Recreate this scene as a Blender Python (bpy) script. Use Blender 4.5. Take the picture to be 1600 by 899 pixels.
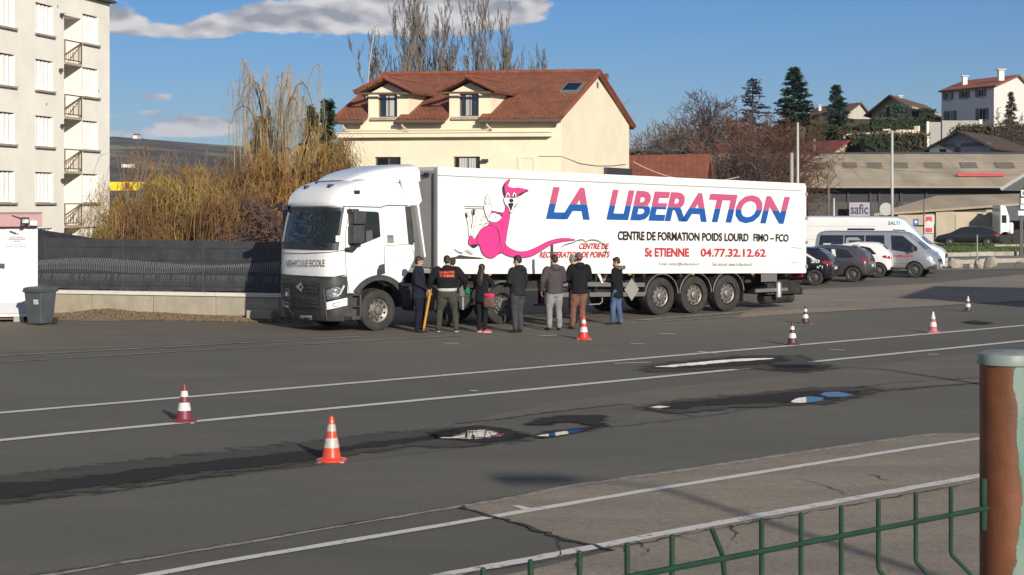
import bpy, bmesh, math, random
from mathutils import Vector, Matrix, Euler, noise as mnoise
from mathutils.bvhtree import BVHTree
for o in list(bpy.data.objects): bpy.data.objects.remove(o)
SC = bpy.context.scene
COL = SC.collection
R = math.radians
CAMH, F, HY = 3.08, 2600.0, 320.0        # camera height, focal length in photo pixels, horizon row
# ---------------------------------------------------------------- camera
cd = bpy.data.cameras.new('camera'); cam = bpy.data.objects.new('camera', cd); COL.objects.link(cam)
cam.location = (0, 0, CAMH); cam.rotation_euler = (R(90), 0, 0)
cd.sensor_width = 36; cd.lens = F/1600*36; cd.shift_y = -(449.5-HY)/1600
cd.clip_start = 0.1; cd.clip_end = 20000
SC.camera = cam
SC.render.resolution_x = 1024; SC.render.resolution_y = 575
SC.view_settings.view_transform = 'Standard'; SC.view_settings.look = 'None'
SC.view_settings.exposure = 0.27; SC.view_settings.gamma = 1
# ---------------------------------------------------------------- sky and sun
SUN_H = (0.40, -0.917); SUN_EL = 20.0
w = bpy.data.worlds.new('World'); SC.world = w; w.use_nodes = True
nt = w.node_tree; N = nt.nodes; L = nt.links; N.clear()
def wn(t, **k):
    n = N.new(t)
    for a, b in k.items(): setattr(n, a, b)
    return n
def wm(op, a, b=None, c=None):
    n = wn('ShaderNodeMath', operation=op)
    for i, v in enumerate((a, b, c)):
        if v is None: continue
        if isinstance(v, (int, float)): n.inputs[i].default_value = v
        else: L.new(v, n.inputs[i])
    return n.outputs[0]
out = wn('ShaderNodeOutputWorld'); bg = wn('ShaderNodeBackground'); bg.inputs[1].default_value = 0.050
sky = wn('ShaderNodeTexSky', sky_type='NISHITA'); sky.sun_disc = False
sky.sun_elevation = R(SUN_EL); sky.sun_rotation = math.atan2(SUN_H[0], SUN_H[1])
sky.altitude = 500; sky.air_density = 1.0; sky.dust_density = 0.1; sky.ozone_density = 1.6
hs = wn('ShaderNodeHueSaturation'); hs.inputs['Saturation'].default_value = 1.12; hs.inputs['Value'].default_value = 1.18
tint = wn('ShaderNodeMix', data_type='RGBA', blend_type='MULTIPLY'); tint.inputs['Factor'].default_value = 1; tint.inputs['B'].default_value = (.42,.71,1.14,1)
L.new(sky.outputs[0], tint.inputs['A']); L.new(tint.outputs['Result'], hs.inputs['Color'])
tc = wn('ShaderNodeTexCoord'); sp = wn('ShaderNodeSeparateXYZ'); L.new(tc.outputs['Generated'], sp.inputs[0])
hyp = wm('SQRT', wm('ADD', wm('MULTIPLY', sp.outputs[0], sp.outputs[0]), wm('MULTIPLY', sp.outputs[1], sp.outputs[1])))
az = wm('ARCTAN2', sp.outputs[0], sp.outputs[1]); el = wm('ARCTAN2', sp.outputs[2], hyp)
def cnoise(sx, sy, ox, det=7, rough=0.55):
    cb = wn('ShaderNodeCombineXYZ'); L.new(wm('MULTIPLY', az, sx), cb.inputs[0]); L.new(wm('MULTIPLY', el, sy), cb.inputs[1]); cb.inputs[2].default_value = ox
    n = wn('ShaderNodeTexNoise'); n.inputs['Scale'].default_value = 1; n.inputs['Detail'].default_value = det; n.inputs['Roughness'].default_value = rough
    L.new(cb.outputs[0], n.inputs['Vector']); return n.outputs['Fac']
def gauss(v, c, s):
    d = wm('DIVIDE', wm('SUBTRACT', v, c), s); return wm('EXPONENT', wm('MULTIPLY', wm('MULTIPLY', d, d), -1))
def blob(a, e, sa, se, amp): return wm('MULTIPLY', wm('MULTIPLY', gauss(az, a, sa), gauss(el, e, se)), amp)
n1 = cnoise(30, 70, 3.1, 9, .6); n2 = cnoise(30, 70, 3.1, 2)
# heaps of cloud where the photograph has them; loose patches elsewhere come from the noise alone
blobs = [(-.135,.1110,.042,.0085,.60),(-.17,.1040,.02,.005,.35),(-.245,.1080,.028,.0075,.62),(-.205,.1015,.03,.005,.35),(-.08,.1160,.040,.0125,.75),(-.03,.121,.036,.0165,.90),(.000,.124,.020,.012,.55),(-.30,.115,.05,.012,.5),
         (-.195,.052,.034,.0055,.31),(-.212,.0635,.022,.003,.30),(-.186,.045,.022,.006,.38),(-.235,.042,.03,.005,.28),(-.165,.047,.03,.004,.2),(-.105,.078,.012,.0035,.18),(-.245,.052,.012,.003,.17),(-.27,.088,.02,.003,.1)]
acc = None
for b in blobs:
    g = blob(*b); acc = g if acc is None else wm('ADD', acc, g)
far = wm('MULTIPLY', wm('SMOOTHSTEP' if False else 'GREATER_THAN', wm('ABSOLUTE', az), 0.34), 0.24)
den = wm('ADD', wm('ADD', acc, wm('MULTIPLY', wm('SUBTRACT', n1, 0.5), 0.95)), far)
mr = wn('ShaderNodeMapRange', interpolation_type='SMOOTHSTEP'); L.new(den, mr.inputs[0]); mr.inputs[1].default_value = 0.20; mr.inputs[2].default_value = 0.33
n3 = cnoise(26, 62, 3.1+0.0, 5)
cbs = wn('ShaderNodeCombineXYZ'); L.new(wm('ADD', wm('MULTIPLY', az, 30), 0.10), cbs.inputs[0]); L.new(wm('ADD', wm('MULTIPLY', el, 70), 0.34), cbs.inputs[1]); cbs.inputs[2].default_value = 3.1
n4 = wn('ShaderNodeTexNoise'); n4.inputs['Scale'].default_value = 1; n4.inputs['Detail'].default_value = 4; L.new(cbs.outputs[0], n4.inputs['Vector'])
shade = wm('SUBTRACT', n2, n4.outputs['Fac'])          # lit sides face the sun, undersides go grey
ms = wn('ShaderNodeMapRange'); L.new(shade, ms.inputs[0]); ms.inputs[1].default_value = -0.11; ms.inputs[2].default_value = 0.13
cm = wn('ShaderNodeMix', data_type='RGBA'); L.new(ms.outputs[0], cm.inputs['Factor'])
cm.inputs['A'].default_value = (4.9, 5.1, 5.9, 1); cm.inputs['B'].default_value = (12.6, 12.2, 12.1, 1)
mx = wn('ShaderNodeMix', data_type='RGBA'); L.new(mr.outputs[0], mx.inputs['Factor']); L.new(hs.outputs[0], mx.inputs['A']); L.new(cm.outputs['Result'], mx.inputs['B'])
L.new(mx.outputs['Result'], bg.inputs[0]); L.new(bg.outputs[0], out.inputs[0])
sl = bpy.data.lights.new('sun', 'SUN'); sl.energy = 4.7; sl.angle = R(0.53); sl.color = (1.0, 0.92, 0.79)
sun = bpy.data.objects.new('sun', sl); COL.objects.link(sun); sun.location = (20, -40, 30)
sdir = Vector((SUN_H[0]*math.cos(R(SUN_EL)), SUN_H[1]*math.cos(R(SUN_EL)), math.sin(R(SUN_EL))))
sun.rotation_euler = sdir.to_track_quat('Z', 'Y').to_euler()
# ---------------------------------------------------------------- helpers
def P(px, py, Y): return Vector(((px-800)/F*Y, Y, CAMH-(py-HY)/F*Y))
def G(px, py, z=0.0):
    Y = (CAMH-z)*F/(py-HY); return Vector(((px-800)/F*Y, Y, z))
def tag(o, label=None, cat=None, group=None, kind=None):
    if label: o['label'] = label
    if cat: o['category'] = cat
    if group: o['group'] = group
    if kind: o['kind'] = kind
    return o
def thing(name, label, cat, loc=(0,0,0), rz=0, group=None):
    o = bpy.data.objects.new(name, None); COL.objects.link(o); o.location = loc; o.rotation_euler = (0,0,rz)
    o.empty_display_size = 0.2
    return tag(o, label, cat, group)
def link(name, me, mat=None, parent=None):
    o = bpy.data.objects.new(name, me); COL.objects.link(o)
    if parent: o.parent = parent
    if mat is not None and not me.materials:
        for m in (mat if isinstance(mat, (list, tuple)) else [mat]): me.materials.append(m)
    return o
def smooth(me, on=True): me.polygons.foreach_set('use_smooth', [on]*len(me.polygons))
def autosmooth(me, ang=35):
    smooth(me)
    bm = bmesh.new(); bm.from_mesh(me)
    for e in bm.edges:
        if len(e.link_faces) == 2 and e.calc_face_angle(0) > R(ang): e.smooth = False
    bm.to_mesh(me); bm.free()
def bake(o):
    "apply the modifiers of o"
    dg = bpy.context.evaluated_depsgraph_get(); dg.update()
    me = bpy.data.meshes.new_from_object(o.evaluated_get(dg)); o.modifiers.clear(); old = o.data; o.data = me
    return o
def copy_tree(o, parent=None):
    c = o.copy(); COL.objects.link(c)
    if parent: c.parent = parent
    for ch in [x for x in COL.objects if x.parent == o]: copy_tree(ch, c)
    return c
class MB:
    def __init__(s): s.v = []; s.f = []; s.mi = []
    def add(s, vs, fs, mi=0):
        b = len(s.v); s.v += [tuple(v) for v in vs]; s.f += [tuple(i+b for i in f) for f in fs]; s.mi += [mi]*len(fs); return s
    def box(s, c, d, rz=0, M=None, mi=0, taper=1.0):
        x, y, z = d[0]/2, d[1]/2, d[2]/2
        vs = [Vector((sx*x*(taper if sz > 0 else 1), sy*y*(taper if sz > 0 else 1), sz*z)) for sz in (-1,1) for sy in (-1,1) for sx in (-1,1)]
        m = M if M is not None else Matrix.Rotation(rz, 3, 'Z')
        vs = [m @ v + Vector(c) for v in vs]
        return s.add(vs, [(0,2,3,1),(4,5,7,6),(0,1,5,4),(2,6,7,3),(0,4,6,2),(1,3,7,5)], mi)
    def bb(s, x0, x1, y0, y1, z0, z1, mi=0): return s.box(((x0+x1)/2,(y0+y1)/2,(z0+z1)/2), (abs(x1-x0),abs(y1-y0),abs(z1-z0)), mi=mi)
    def tube(s, pts, r, n=6, cap=True, mi=0):
        pts = [Vector(p) for p in pts]
        rs = r if isinstance(r, (list, tuple)) else [r]*len(pts)
        t0 = (pts[1]-pts[0]).normalized(); a = t0.orthogonal().normalized(); vs = []; k = len(pts)
        for i, p in enumerate(pts):
            t = (pts[min(i+1,k-1)]-pts[max(i-1,0)])
            if t.length < 1e-9: t = t0
            t.normalize(); a = (a - t*a.dot(t)); a = a.normalized() if a.length > 1e-6 else t.orthogonal().normalized(); b = t.cross(a)
            for j in range(n):
                th = 2*math.pi*j/n; vs.append(p + (a*math.cos(th)+b*math.sin(th))*rs[i])
        fs = [(i*n+j, i*n+(j+1)%n, (i+1)*n+(j+1)%n, (i+1)*n+j) for i in range(k-1) for j in range(n)]
        if cap: fs += [tuple(reversed(range(n))), tuple(range((k-1)*n, k*n))]
        return s.add(vs, fs, mi)
    def lathe(s, prof, n=24, c=(0,0,0), axis='z', mi=0, cap=True):
        vs = []
        for (r, h) in prof:
            for j in range(n):
                th = 2*math.pi*j/n; x, y = r*math.cos(th), r*math.sin(th)
                v = {'z': (x,y,h), 'y': (x,h,-y), 'x': (h,x,y)}[axis]
                vs.append(Vector(v)+Vector(c))
        k = len(prof)
        fs = [(i*n+j, i*n+(j+1)%n, (i+1)*n+(j+1)%n, (i+1)*n+j) for i in range(k-1) for j in range(n)]
        if cap: fs += [tuple(reversed(range(n))), tuple(range((k-1)*n, k*n))]
        return s.add(vs, fs, mi)
    def prism(s, poly, fn, d0, d1, mi=0):
        "poly: 2D points; fn(u,v,d) -> 3D"
        n = len(poly); vs = [fn(u,v,d0) for u,v in poly]+[fn(u,v,d1) for u,v in poly]
        fs = [tuple(range(n-1,-1,-1)), tuple(range(n,2*n))]+[(i,(i+1)%n,n+(i+1)%n,n+i) for i in range(n)]
        return s.add(vs, fs, mi)
    def loft(s, rings, cap=True, mi=0):
        n = len(rings[0]); vs = [v for r in rings for v in r]; k = len(rings)
        fs = [(i*n+j, i*n+(j+1)%n, (i+1)*n+(j+1)%n, (i+1)*n+j) for i in range(k-1) for j in range(n)]
        if cap: fs += [tuple(reversed(range(n))), tuple(range((k-1)*n, k*n))]
        return s.add(vs, fs, mi)
    def sheet(s, pts, mi=0): return s.add(pts, [tuple(range(len(pts)))], mi)
    def ell(s, c, r, nu=12, nv=8, M=None, mi=0):
        rings = []
        for i in range(nv+1):
            ph = -math.pi/2+math.pi*(0.02+0.96*i/nv)
            rg = []
            for j in range(nu):
                th = 2*math.pi*j/nu; v = Vector((r[0]*math.cos(ph)*math.cos(th), r[1]*math.cos(ph)*math.sin(th), r[2]*math.sin(ph)))
                if M is not None: v = M @ v
                rg.append(v+Vector(c))
            rings.append(rg)
        return s.loft(rings, True, mi)
    def mesh(s, name):
        me = bpy.data.meshes.new(name); me.from_pydata([tuple(v) for v in s.v], [], s.f)
        if any(s.mi): me.polygons.foreach_set('material_index', s.mi)
        me.update(); return me
    def build(s, name, mat, parent=None, sm=None, bevel=0, fix=True, seg=2, label=None):
        me = s.mesh(name)
        if fix and len(s.f) < 60000:
            bm = bmesh.new(); bm.from_mesh(me); bmesh.ops.recalc_face_normals(bm, faces=bm.faces)
            big = [f for f in bm.faces if len(f.verts) > 4]
            if big: bmesh.ops.triangulate(bm, faces=big)
            bm.to_mesh(me); bm.free()
        if sm is not None:
            if sm is True: smooth(me)
            else: autosmooth(me, sm)
        o = link(name, me, mat, parent)
        if bevel:
            m = o.modifiers.new('bevel', 'BEVEL'); m.width = bevel; m.segments = seg; m.limit_method = 'ANGLE'; m.angle_limit = R(40)
        if label: o['label'] = label
        return o
def bvh_of(o):
    me = o.data; return BVHTree.FromPolygons([v.co for v in me.vertices], [tuple(p.vertices) for p in me.polygons])
def dense(poly, maxlen):
    "triangulate a 2D polygon and cut it fine enough to follow a curved body"
    bm = bmesh.new(); vs = [bm.verts.new((x, y, 0)) for x, y in poly]; bm.faces.new(vs); bmesh.ops.triangulate(bm, faces=bm.faces)
    for _ in range(7):
        es = [e for e in bm.edges if e.calc_length() > maxlen]
        if not es: break
        bmesh.ops.subdivide_edges(bm, edges=es, cuts=1, use_grid_fill=False); bmesh.ops.triangulate(bm, faces=[f for f in bm.faces if len(f.verts) > 3])
    bm.verts.index_update(); r = [(v.co.x, v.co.y) for v in bm.verts], [tuple(v.index for v in f.verts) for f in bm.faces]; bm.free(); return r
def on_body(poly, fn, bvh, direction, off, name, mat, parent, maxlen=0.12, sm=True, thick=0):
    "lay a polygon on a body: fn(u,v) gives the start point, direction the way it is pressed on"
    pts, fs = dense(poly, maxlen); vs = []; d = Vector(direction).normalized(); last = None
    for (u, v) in pts:
        o = Vector(fn(u, v)); h = bvh.ray_cast(o, d)
        if h[0] is None: h = bvh.find_nearest(o + d*1.0)
        vs.append(h[0] - d*off)
    m = MB(); m.add(vs, fs)
    if thick:
        n = len(vs); m.add([v + d*thick for v in vs], [tuple(reversed(f)) for f in fs])
    return m.build(name, mat, parent, sm=sm, fix=False)
def seen(poly, bvh, frame, off, name, mat, parent, maxlen=12, sm=True):
    "the same, with the outline read off the photograph and landed on the body itself (frame: world -> body)"
    pts, fs = dense(poly, maxlen); o = frame @ Vector((0,0,CAMH)); vs = []
    hits = []
    for (px, py) in pts:
        tgt = frame @ P(px, py, 10.0); d = (tgt-o).normalized(); h = bvh.ray_cast(o, d); hits.append((h, d))
    dist = [h[3] for h, d in hits if h[0] is not None]; md = sum(dist)/len(dist)
    for h, d in hits:
        if h[0] is None:
            q = bvh.find_nearest(o+d*md)[0]
            vs.append(q - d*off)
        else:
            n = h[1] if h[1].dot(d) < 0 else -h[1]
            vs.append(h[0] + n*off)
    m = MB(); m.add(vs, fs); return m.build(name, mat, parent, sm=sm, fix=False)
def text_geo(txt, bold=0.0, shear=0.0, spacing=1.0, res=3, ref=None):
    c = bpy.data.curves.new('t', 'FONT'); c.body = txt; c.size = 1; c.offset = bold; c.shear = shear; c.space_character = spacing; c.resolution_u = res
    o = bpy.data.objects.new('t', c); COL.objects.link(o)
    dg = bpy.context.evaluated_depsgraph_get(); dg.update(); me = bpy.data.meshes.new_from_object(o.evaluated_get(dg))
    vs = [(v.co.x, v.co.y) for v in me.vertices]; fs = [tuple(p.vertices) for p in me.polygons]
    bpy.data.objects.remove(o); bpy.data.curves.remove(c); bpy.data.meshes.remove(me)
    return vs, fs
def text_on(txt, fn, u0, u1, v0, v1, name, mat, parent, bold=0.02, shear=0, spacing=1.0, label=None, flip=False):
    vs, fs = text_geo(txt, bold, shear, spacing)
    xs = [a for a, b in vs]; ys = [b for a, b in vs]; ax, bx, ay, by = min(xs), max(xs), min(ys), max(ys)
    m = MB(); m.add([fn(u0+(x-ax)/(bx-ax)*(u1-u0), v0+(y-ay)/(by-ay)*(v1-v0)) for x, y in vs], fs)
    return m.build(name, mat, parent, fix=False, label=label)
# ---------------------------------------------------------------- materials
MATS = {}
def mat(name, col, rough=0.7, metal=0.0, var=0.0, vscale=6.0, bump=0.0, bscale=40.0, dirt=None, dscale=1.2, damt=0.4, spec=0.5, coat=0.0, detail=6, stretch=None, emit=None, objspace=True):
    m = bpy.data.materials.new(name); m.use_nodes = True; n = m.node_tree.nodes; l = m.node_tree.links; b = n['Principled BSDF']
    b.inputs['Roughness'].default_value = rough; b.inputs['Metallic'].default_value = metal; b.inputs['Specular IOR Level'].default_value = spec
    b.inputs['Coat Weight'].default_value = coat; b.inputs['Base Color'].default_value = (*col, 1)
    tcn = n.new('ShaderNodeTexCoord'); src = tcn.outputs['Object']
    if stretch:
        mp = n.new('ShaderNodeMapping'); mp.inputs['Scale'].default_value = stretch; l.new(src, mp.inputs[0]); src = mp.outputs[0]
    last = None
    if var:
        nz = n.new('ShaderNodeTexNoise'); nz.inputs['Scale'].default_value = vscale; nz.inputs['Detail'].default_value = detail; l.new(src, nz.inputs['Vector'])
        mrn = n.new('ShaderNodeMapRange'); mrn.inputs[1].default_value = 0.3; mrn.inputs[2].default_value = 0.7; mrn.inputs[3].default_value = 1-var; mrn.inputs[4].default_value = 1+var; l.new(nz.outputs['Fac'], mrn.inputs[0])
        vm = n.new('ShaderNodeVectorMath'); vm.operation = 'SCALE'; vm.inputs[0].default_value = col; l.new(mrn.outputs[0], vm.inputs['Scale']); last = vm.outputs[0]
    if dirt:
        nz = n.new('ShaderNodeTexNoise'); nz.inputs['Scale'].default_value = dscale; nz.inputs['Detail'].default_value = 8; nz.inputs['Roughness'].default_value = 0.65; l.new(src, nz.inputs['Vector'])
        mrn = n.new('ShaderNodeMapRange'); mrn.inputs[1].default_value = 0.45; mrn.inputs[2].default_value = 0.72; mrn.inputs[4].default_value = damt; l.new(nz.outputs['Fac'], mrn.inputs[0])
        mxn = n.new('ShaderNodeMix'); mxn.data_type = 'RGBA'; l.new(mrn.outputs[0], mxn.inputs['Factor'])
        if last: l.new(last, mxn.inputs['A'])
        else: mxn.inputs['A'].default_value = (*col, 1)
        mxn.inputs['B'].default_value = (*dirt, 1); last = mxn.outputs['Result']
    if last: l.new(last, b.inputs['Base Color'])
    if bump:
        nz = n.new('ShaderNodeTexNoise'); nz.inputs['Scale'].default_value = bscale; nz.inputs['Detail'].default_value = 5; l.new(src, nz.inputs['Vector'])
        bp = n.new('ShaderNodeBump'); bp.inputs['Strength'].default_value = 1; bp.inputs['Distance'].default_value = bump; l.new(nz.outputs['Fac'], bp.inputs['Height']); l.new(bp.outputs[0], b.inputs['Normal'])
    if emit:
        b.inputs['Emission Color'].default_value = (*emit[:3], 1); b.inputs['Emission Strength'].default_value = emit[3]
    MATS[name] = m; return m
def asphalt(name, col, brown, speck=0.25, big=0.22, bump=0.006, rough=0.88):
    m = bpy.data.materials.new(name); m.use_nodes = True; n = m.node_tree.nodes; l = m.node_tree.links; b = n['Principled BSDF']
    geo = n.new('ShaderNodeNewGeometry'); pos = geo.outputs['Position']
    def nz(scale, det, rg=0.6, st=None):
        s = pos
        if st:
            mp = n.new('ShaderNodeMapping'); mp.inputs['Scale'].default_value = st; mp.inputs['Rotation'].default_value = (0,0,R(-41)); l.new(s, mp.inputs[0]); s = mp.outputs[0]
        t = n.new('ShaderNodeTexNoise'); t.inputs['Scale'].default_value = scale; t.inputs['Detail'].default_value = det; t.inputs['Roughness'].default_value = rg; l.new(s, t.inputs['Vector']); return t.outputs['Fac']
    def mrg(v, a, bb, c, d):
        t = n.new('ShaderNodeMapRange'); l.new(v, t.inputs[0])
        for i, q in enumerate((a, bb, c, d)): t.inputs[i+1].default_value = q
        return t.outputs[0]
    def mixc(f, a, bb):
        t = n.new('ShaderNodeMix'); t.data_type = 'RGBA'; l.new(f, t.inputs['Factor'])
        for s, q in (('A', a), ('B', bb)):
            if isinstance(q, tuple): t.inputs[s].default_value = (*q, 1)
            else: l.new(q, t.inputs[s])
        return t.outputs['Result']
    c0 = mixc(mrg(nz(0.35, 6, 0.6, (1, 3.2, 1)), 0.40, 0.60, 0, 1), col, brown)
    c1 = mixc(mrg(nz(1.7, 7, 0.7, (1, 4.0, 1)), 0.5, 0.78, 0, big*1.3), c0, tuple(q*0.55 for q in col))
    c1 = mixc(mrg(nz(.16, 5, 0.65, (1, 2.2, 1)), 0.46, 0.58, 0, .30), c1, tuple(q*0.72 for q in col))
    c1 = mixc(mrg(nz(.45, 8, 0.75, (.6, 2.6, 1)), 0.55, 0.68, 0, .28), c1, tuple(min(1, q*1.5) for q in col))
    c2 = mixc(mrg(nz(75, 3, 0.7), 0.60, 0.75, 0, speck), c1, (0.34, 0.32, 0.29))
    c3 = mixc(mrg(nz(20, 3, 0.75), 0.50, 0.72, 0, min(1, speck*2.2)), c2, tuple(q*0.5 for q in col))
    c3 = mixc(mrg(nz(13, 4, 0.8), 0.54, 0.72, 0, min(1, speck*1.1)), c3, tuple(min(1, q*1.55) for q in col))
    c3 = mixc(mrg(nz(3.2, 6, 0.8, (.25, 3.5, 1)), 0.56, 0.70, 0, .30), c3, tuple(q*0.62 for q in col))
    l.new(c3, b.inputs['Base Color']); b.inputs['Roughness'].default_value = rough; b.inputs['Specular IOR Level'].default_value = 0.35
    bp = n.new('ShaderNodeBump'); bp.inputs['Distance'].default_value = bump; l.new(nz(60, 4, 0.7), bp.inputs['Height']); l.new(bp.outputs[0], b.inputs['Normal'])
    return m
def tiles(name, col, dark, sx, sy, rot=(0,0,0)):
    "roof tiles: rows and rolls as relief and colour"
    m = bpy.data.materials.new(name); m.use_nodes = True; n = m.node_tree.nodes; l = m.node_tree.links; b = n['Principled BSDF']
    uv = n.new('ShaderNodeUVMap'); br = n.new('ShaderNodeTexBrick'); br.inputs['Scale'].default_value = 1
    br.inputs['Brick Width'].default_value = sx; br.inputs['Row Height'].default_value = sy; br.inputs['Mortar Size'].default_value = sy*0.10; br.inputs['Mortar Smooth'].default_value = 0.4
    br.inputs['Color1'].default_value = (*col, 1); br.inputs['Color2'].default_value = (*[c*0.72 for c in col], 1); br.inputs['Mortar'].default_value = (*dark, 1); br.inputs['Bias'].default_value = -0.2
    l.new(uv.outputs[0], br.inputs['Vector'])
    nz = n.new('ShaderNodeTexNoise'); nz.inputs['Scale'].default_value = 0.9; nz.inputs['Detail'].default_value = 8; nz.inputs['Roughness'].default_value = 0.7; l.new(uv.outputs[0], nz.inputs['Vector'])
    mr_ = n.new('ShaderNodeMapRange'); mr_.inputs[1].default_value = 0.35; mr_.inputs[2].default_value = 0.75; mr_.inputs[3].default_value = 1.15; mr_.inputs[4].default_value = 0.62; l.new(nz.outputs['Fac'], mr_.inputs[0])
    vm = n.new('ShaderNodeVectorMath'); vm.operation = 'SCALE'; l.new(br.outputs['Color'], vm.inputs[0]); l.new(mr_.outputs[0], vm.inputs['Scale']); l.new(vm.outputs[0], b.inputs['Base Color'])
    b.inputs['Roughness'].default_value = 0.85
    bp = n.new('ShaderNodeBump'); bp.inputs['Distance'].default_value = 0.05; bp.invert = True; l.new(br.outputs['Fac'], bp.inputs['Height']); l.new(bp.outputs[0], b.inputs['Normal'])
    return m
def uv_plane(o, ax, ay, s=1.0):
    "flat UVs in metres along two directions"
    me = o.data; u = me.uv_layers.new(name='UVMap'); ax, ay = Vector(ax), Vector(ay)
    for lp in me.loops: c = me.vertices[lp.vertex_index].co; u.data[lp.index].uv = (c.dot(ax)*s, c.dot(ay)*s)
white = mat('white_paint', (.78,.77,.74), .38, var=.025, vscale=2, dirt=(.50,.46,.39), dscale=2.2, damt=.30, coat=.3, stretch=(1,1,.10))
cabwhite = mat('cab_white', (.79,.79,.78), .28, coat=.6, dirt=(.6,.58,.54), dscale=1.5, damt=.10)
black = mat('black_plastic', (.018,.018,.02), .5, var=.2, dirt=(.09,.085,.08), dscale=3, damt=.3)
dgrey = mat('dark_grey_plastic', (.038,.038,.042), .55, var=.15, dirt=(.12,.11,.1), dscale=3, damt=.3)
rubber = mat('tyre_rubber', (.022,.021,.020), .85, var=.2, vscale=9, dirt=(.075,.066,.056), dscale=4, damt=.5)
rimm = mat('rim_metal', (.22,.205,.185), .5, .6, var=.2, dirt=(.12,.10,.08), dscale=6, damt=.6)
alum = mat('aluminium', (.30,.29,.27), .45, .7, dirt=(.2,.19,.17), dscale=4, damt=.4)
galv = mat('galvanised', (.36,.37,.37), .5, .5, var=.1)
glassd = mat('dark_glass', (.012,.016,.018), .04, spec=.8, coat=.6)
chrome = mat('lamp_reflector', (.6,.6,.6), .15, .9, var=.4, vscale=14, bump=.02, bscale=12)
lens = mat('clear_lens', (.5,.52,.55), .08, spec=.8, coat=1, var=.5, vscale=9)
chassis = mat('chassis_black', (.013,.012,.012), .75, var=.3, dirt=(.1,.085,.07), dscale=3, damt=.4)
# ---------------------------------------------------------------- ground and terrain
def sst(x, a, b):
    t = max(0, min(1, (x-a)/(b-a))); return t*t*(3-2*t)
def fbm(x, y, s, o=0): return mnoise.fractal(Vector((x*s, y*s, o)), 1.0, 2.0, 4)
def hill_profile(a):      # skyline of the far hills by azimuth (x/y), as rise over distance
    pts = [(-.6,.035),(-.40,.034),(-.315,.036),(-.27,.0435),(-.24,.0435),(-.222,.0405),(-.20,.0405),(-.18,.0395),(-.16,.0375),(-.14,.037),(-.10,.034),(0,.03),(.1,.022),(.3,.02),(.6,.018)]
    if a <= pts[0][0]: return pts[0][1]
    for (a0,b0),(a1,b1) in zip(pts, pts[1:]):
        if a <= a1: return b0+(b1-b0)*(a-a0)/(a1-a0)
    return pts[-1][1]
def terrain(x, y):
    z = -0.06
    lw = sst(-x, 8.5, 13)
    z -= 7.0*lw*sst(y, 52, 110)
    z -= 7.0*(1-lw)*sst(y, 230, 420)*sst(-x+y*0.02, 0, 20)
    # slope with the villas on the right
    rx = sst(x, 0.1*y, 15+0.1*y)
    z += 14.5*rx*sst(y, 158, 222)
    z += 1.5*rx*sst(y, 120, 400)*(fbm(x, y, 0.02, 5))
    if y > 300 or abs(x) > 150:
        d = math.hypot(x, y)
        if y > 0:
            a = x/max(y, 1); t = sst(d, 900, 2600)
            z += t*(hill_profile(a)*2600*.93+CAMH)*(1-0.5*sst(d, 2700, 5200)) + t*5*fbm(x, y, 0.0018, 2)
            z += sst(d, 350, 1100)*5*fbm(x, y, 0.004, 7)
    return z
xs = [-7000,-5000,-3600]+[i*110 for i in range(-27, 28)]+[3600,5000,7000]
xs += [i*6 for i in range(-25, 26)]; xs += [-8.5+i*1.5 for i in range(-5, 5)]
ys = [-300,-60,0,20,40,46,48,50,52]+[52+i*5 for i in range(1, 46)]+[290,320,360,410,470,540,620,720,840,960,1100,1250,1400,1550,1700,1850,2000,2150,2300,2450,2600,2800,3100,3600,4300,5300,7000,9000]
xs = sorted(set(xs)); ys = sorted(set(ys))
m = MB(); nx = len(xs)
m.v = [(x, y, terrain(x, y)) for y in ys for x in xs]
m.f = [(j*nx+i, j*nx+i+1, (j+1)*nx+i+1, (j+1)*nx+i) for j in range(len(ys)-1) for i in range(nx-1)]
tm = bpy.data.materials.new('terrain'); tm.use_nodes = True; n_ = tm.node_tree.nodes; l_ = tm.node_tree.links
g_ = n_.new('ShaderNodeNewGeometry'); cr_ = n_.new('ShaderNodeValToRGB'); t_ = n_.new('ShaderNodeTexNoise'); t_.inputs['Scale'].default_value = 0.0065; t_.inputs['Detail'].default_value = 9; t_.inputs['Roughness'].default_value = .65
l_.new(g_.outputs['Position'], t_.inputs['Vector']); l_.new(t_.outputs['Fac'], cr_.inputs[0])
e = cr_.color_ramp.elements; e[0].position = .40; e[0].color = (.030,.028,.026,1); e[1].position = .60; e[1].color = (.19,.20,.09,1)
q = e.new(.48); q.color = (.075,.055,.042,1); q = e.new(.56); q.color = (.11,.085,.05,1)
t2_ = n_.new('ShaderNodeTexNoise'); t2_.inputs['Scale'].default_value = 0.9; t2_.inputs['Detail'].default_value = 8; l_.new(g_.outputs['Position'], t2_.inputs['Vector'])
mm_ = n_.new('ShaderNodeMix'); mm_.data_type = 'RGBA'; mm_.blend_type = 'MULTIPLY'; mm_.inputs['Factor'].default_value = .5; l_.new(cr_.outputs[0], mm_.inputs['A']); l_.new(t2_.outputs['Color'], mm_.inputs['B'])
l_.new(cr_.outputs[0], n_['Principled BSDF'].inputs['Base Color']); n_['Principled BSDF'].inputs['Roughness'].default_value = 1; n_['Principled BSDF'].inputs['Specular IOR Level'].default_value = .1
tag(m.build('terrain', tm, sm=True, fix=False), kind='structure')

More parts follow.
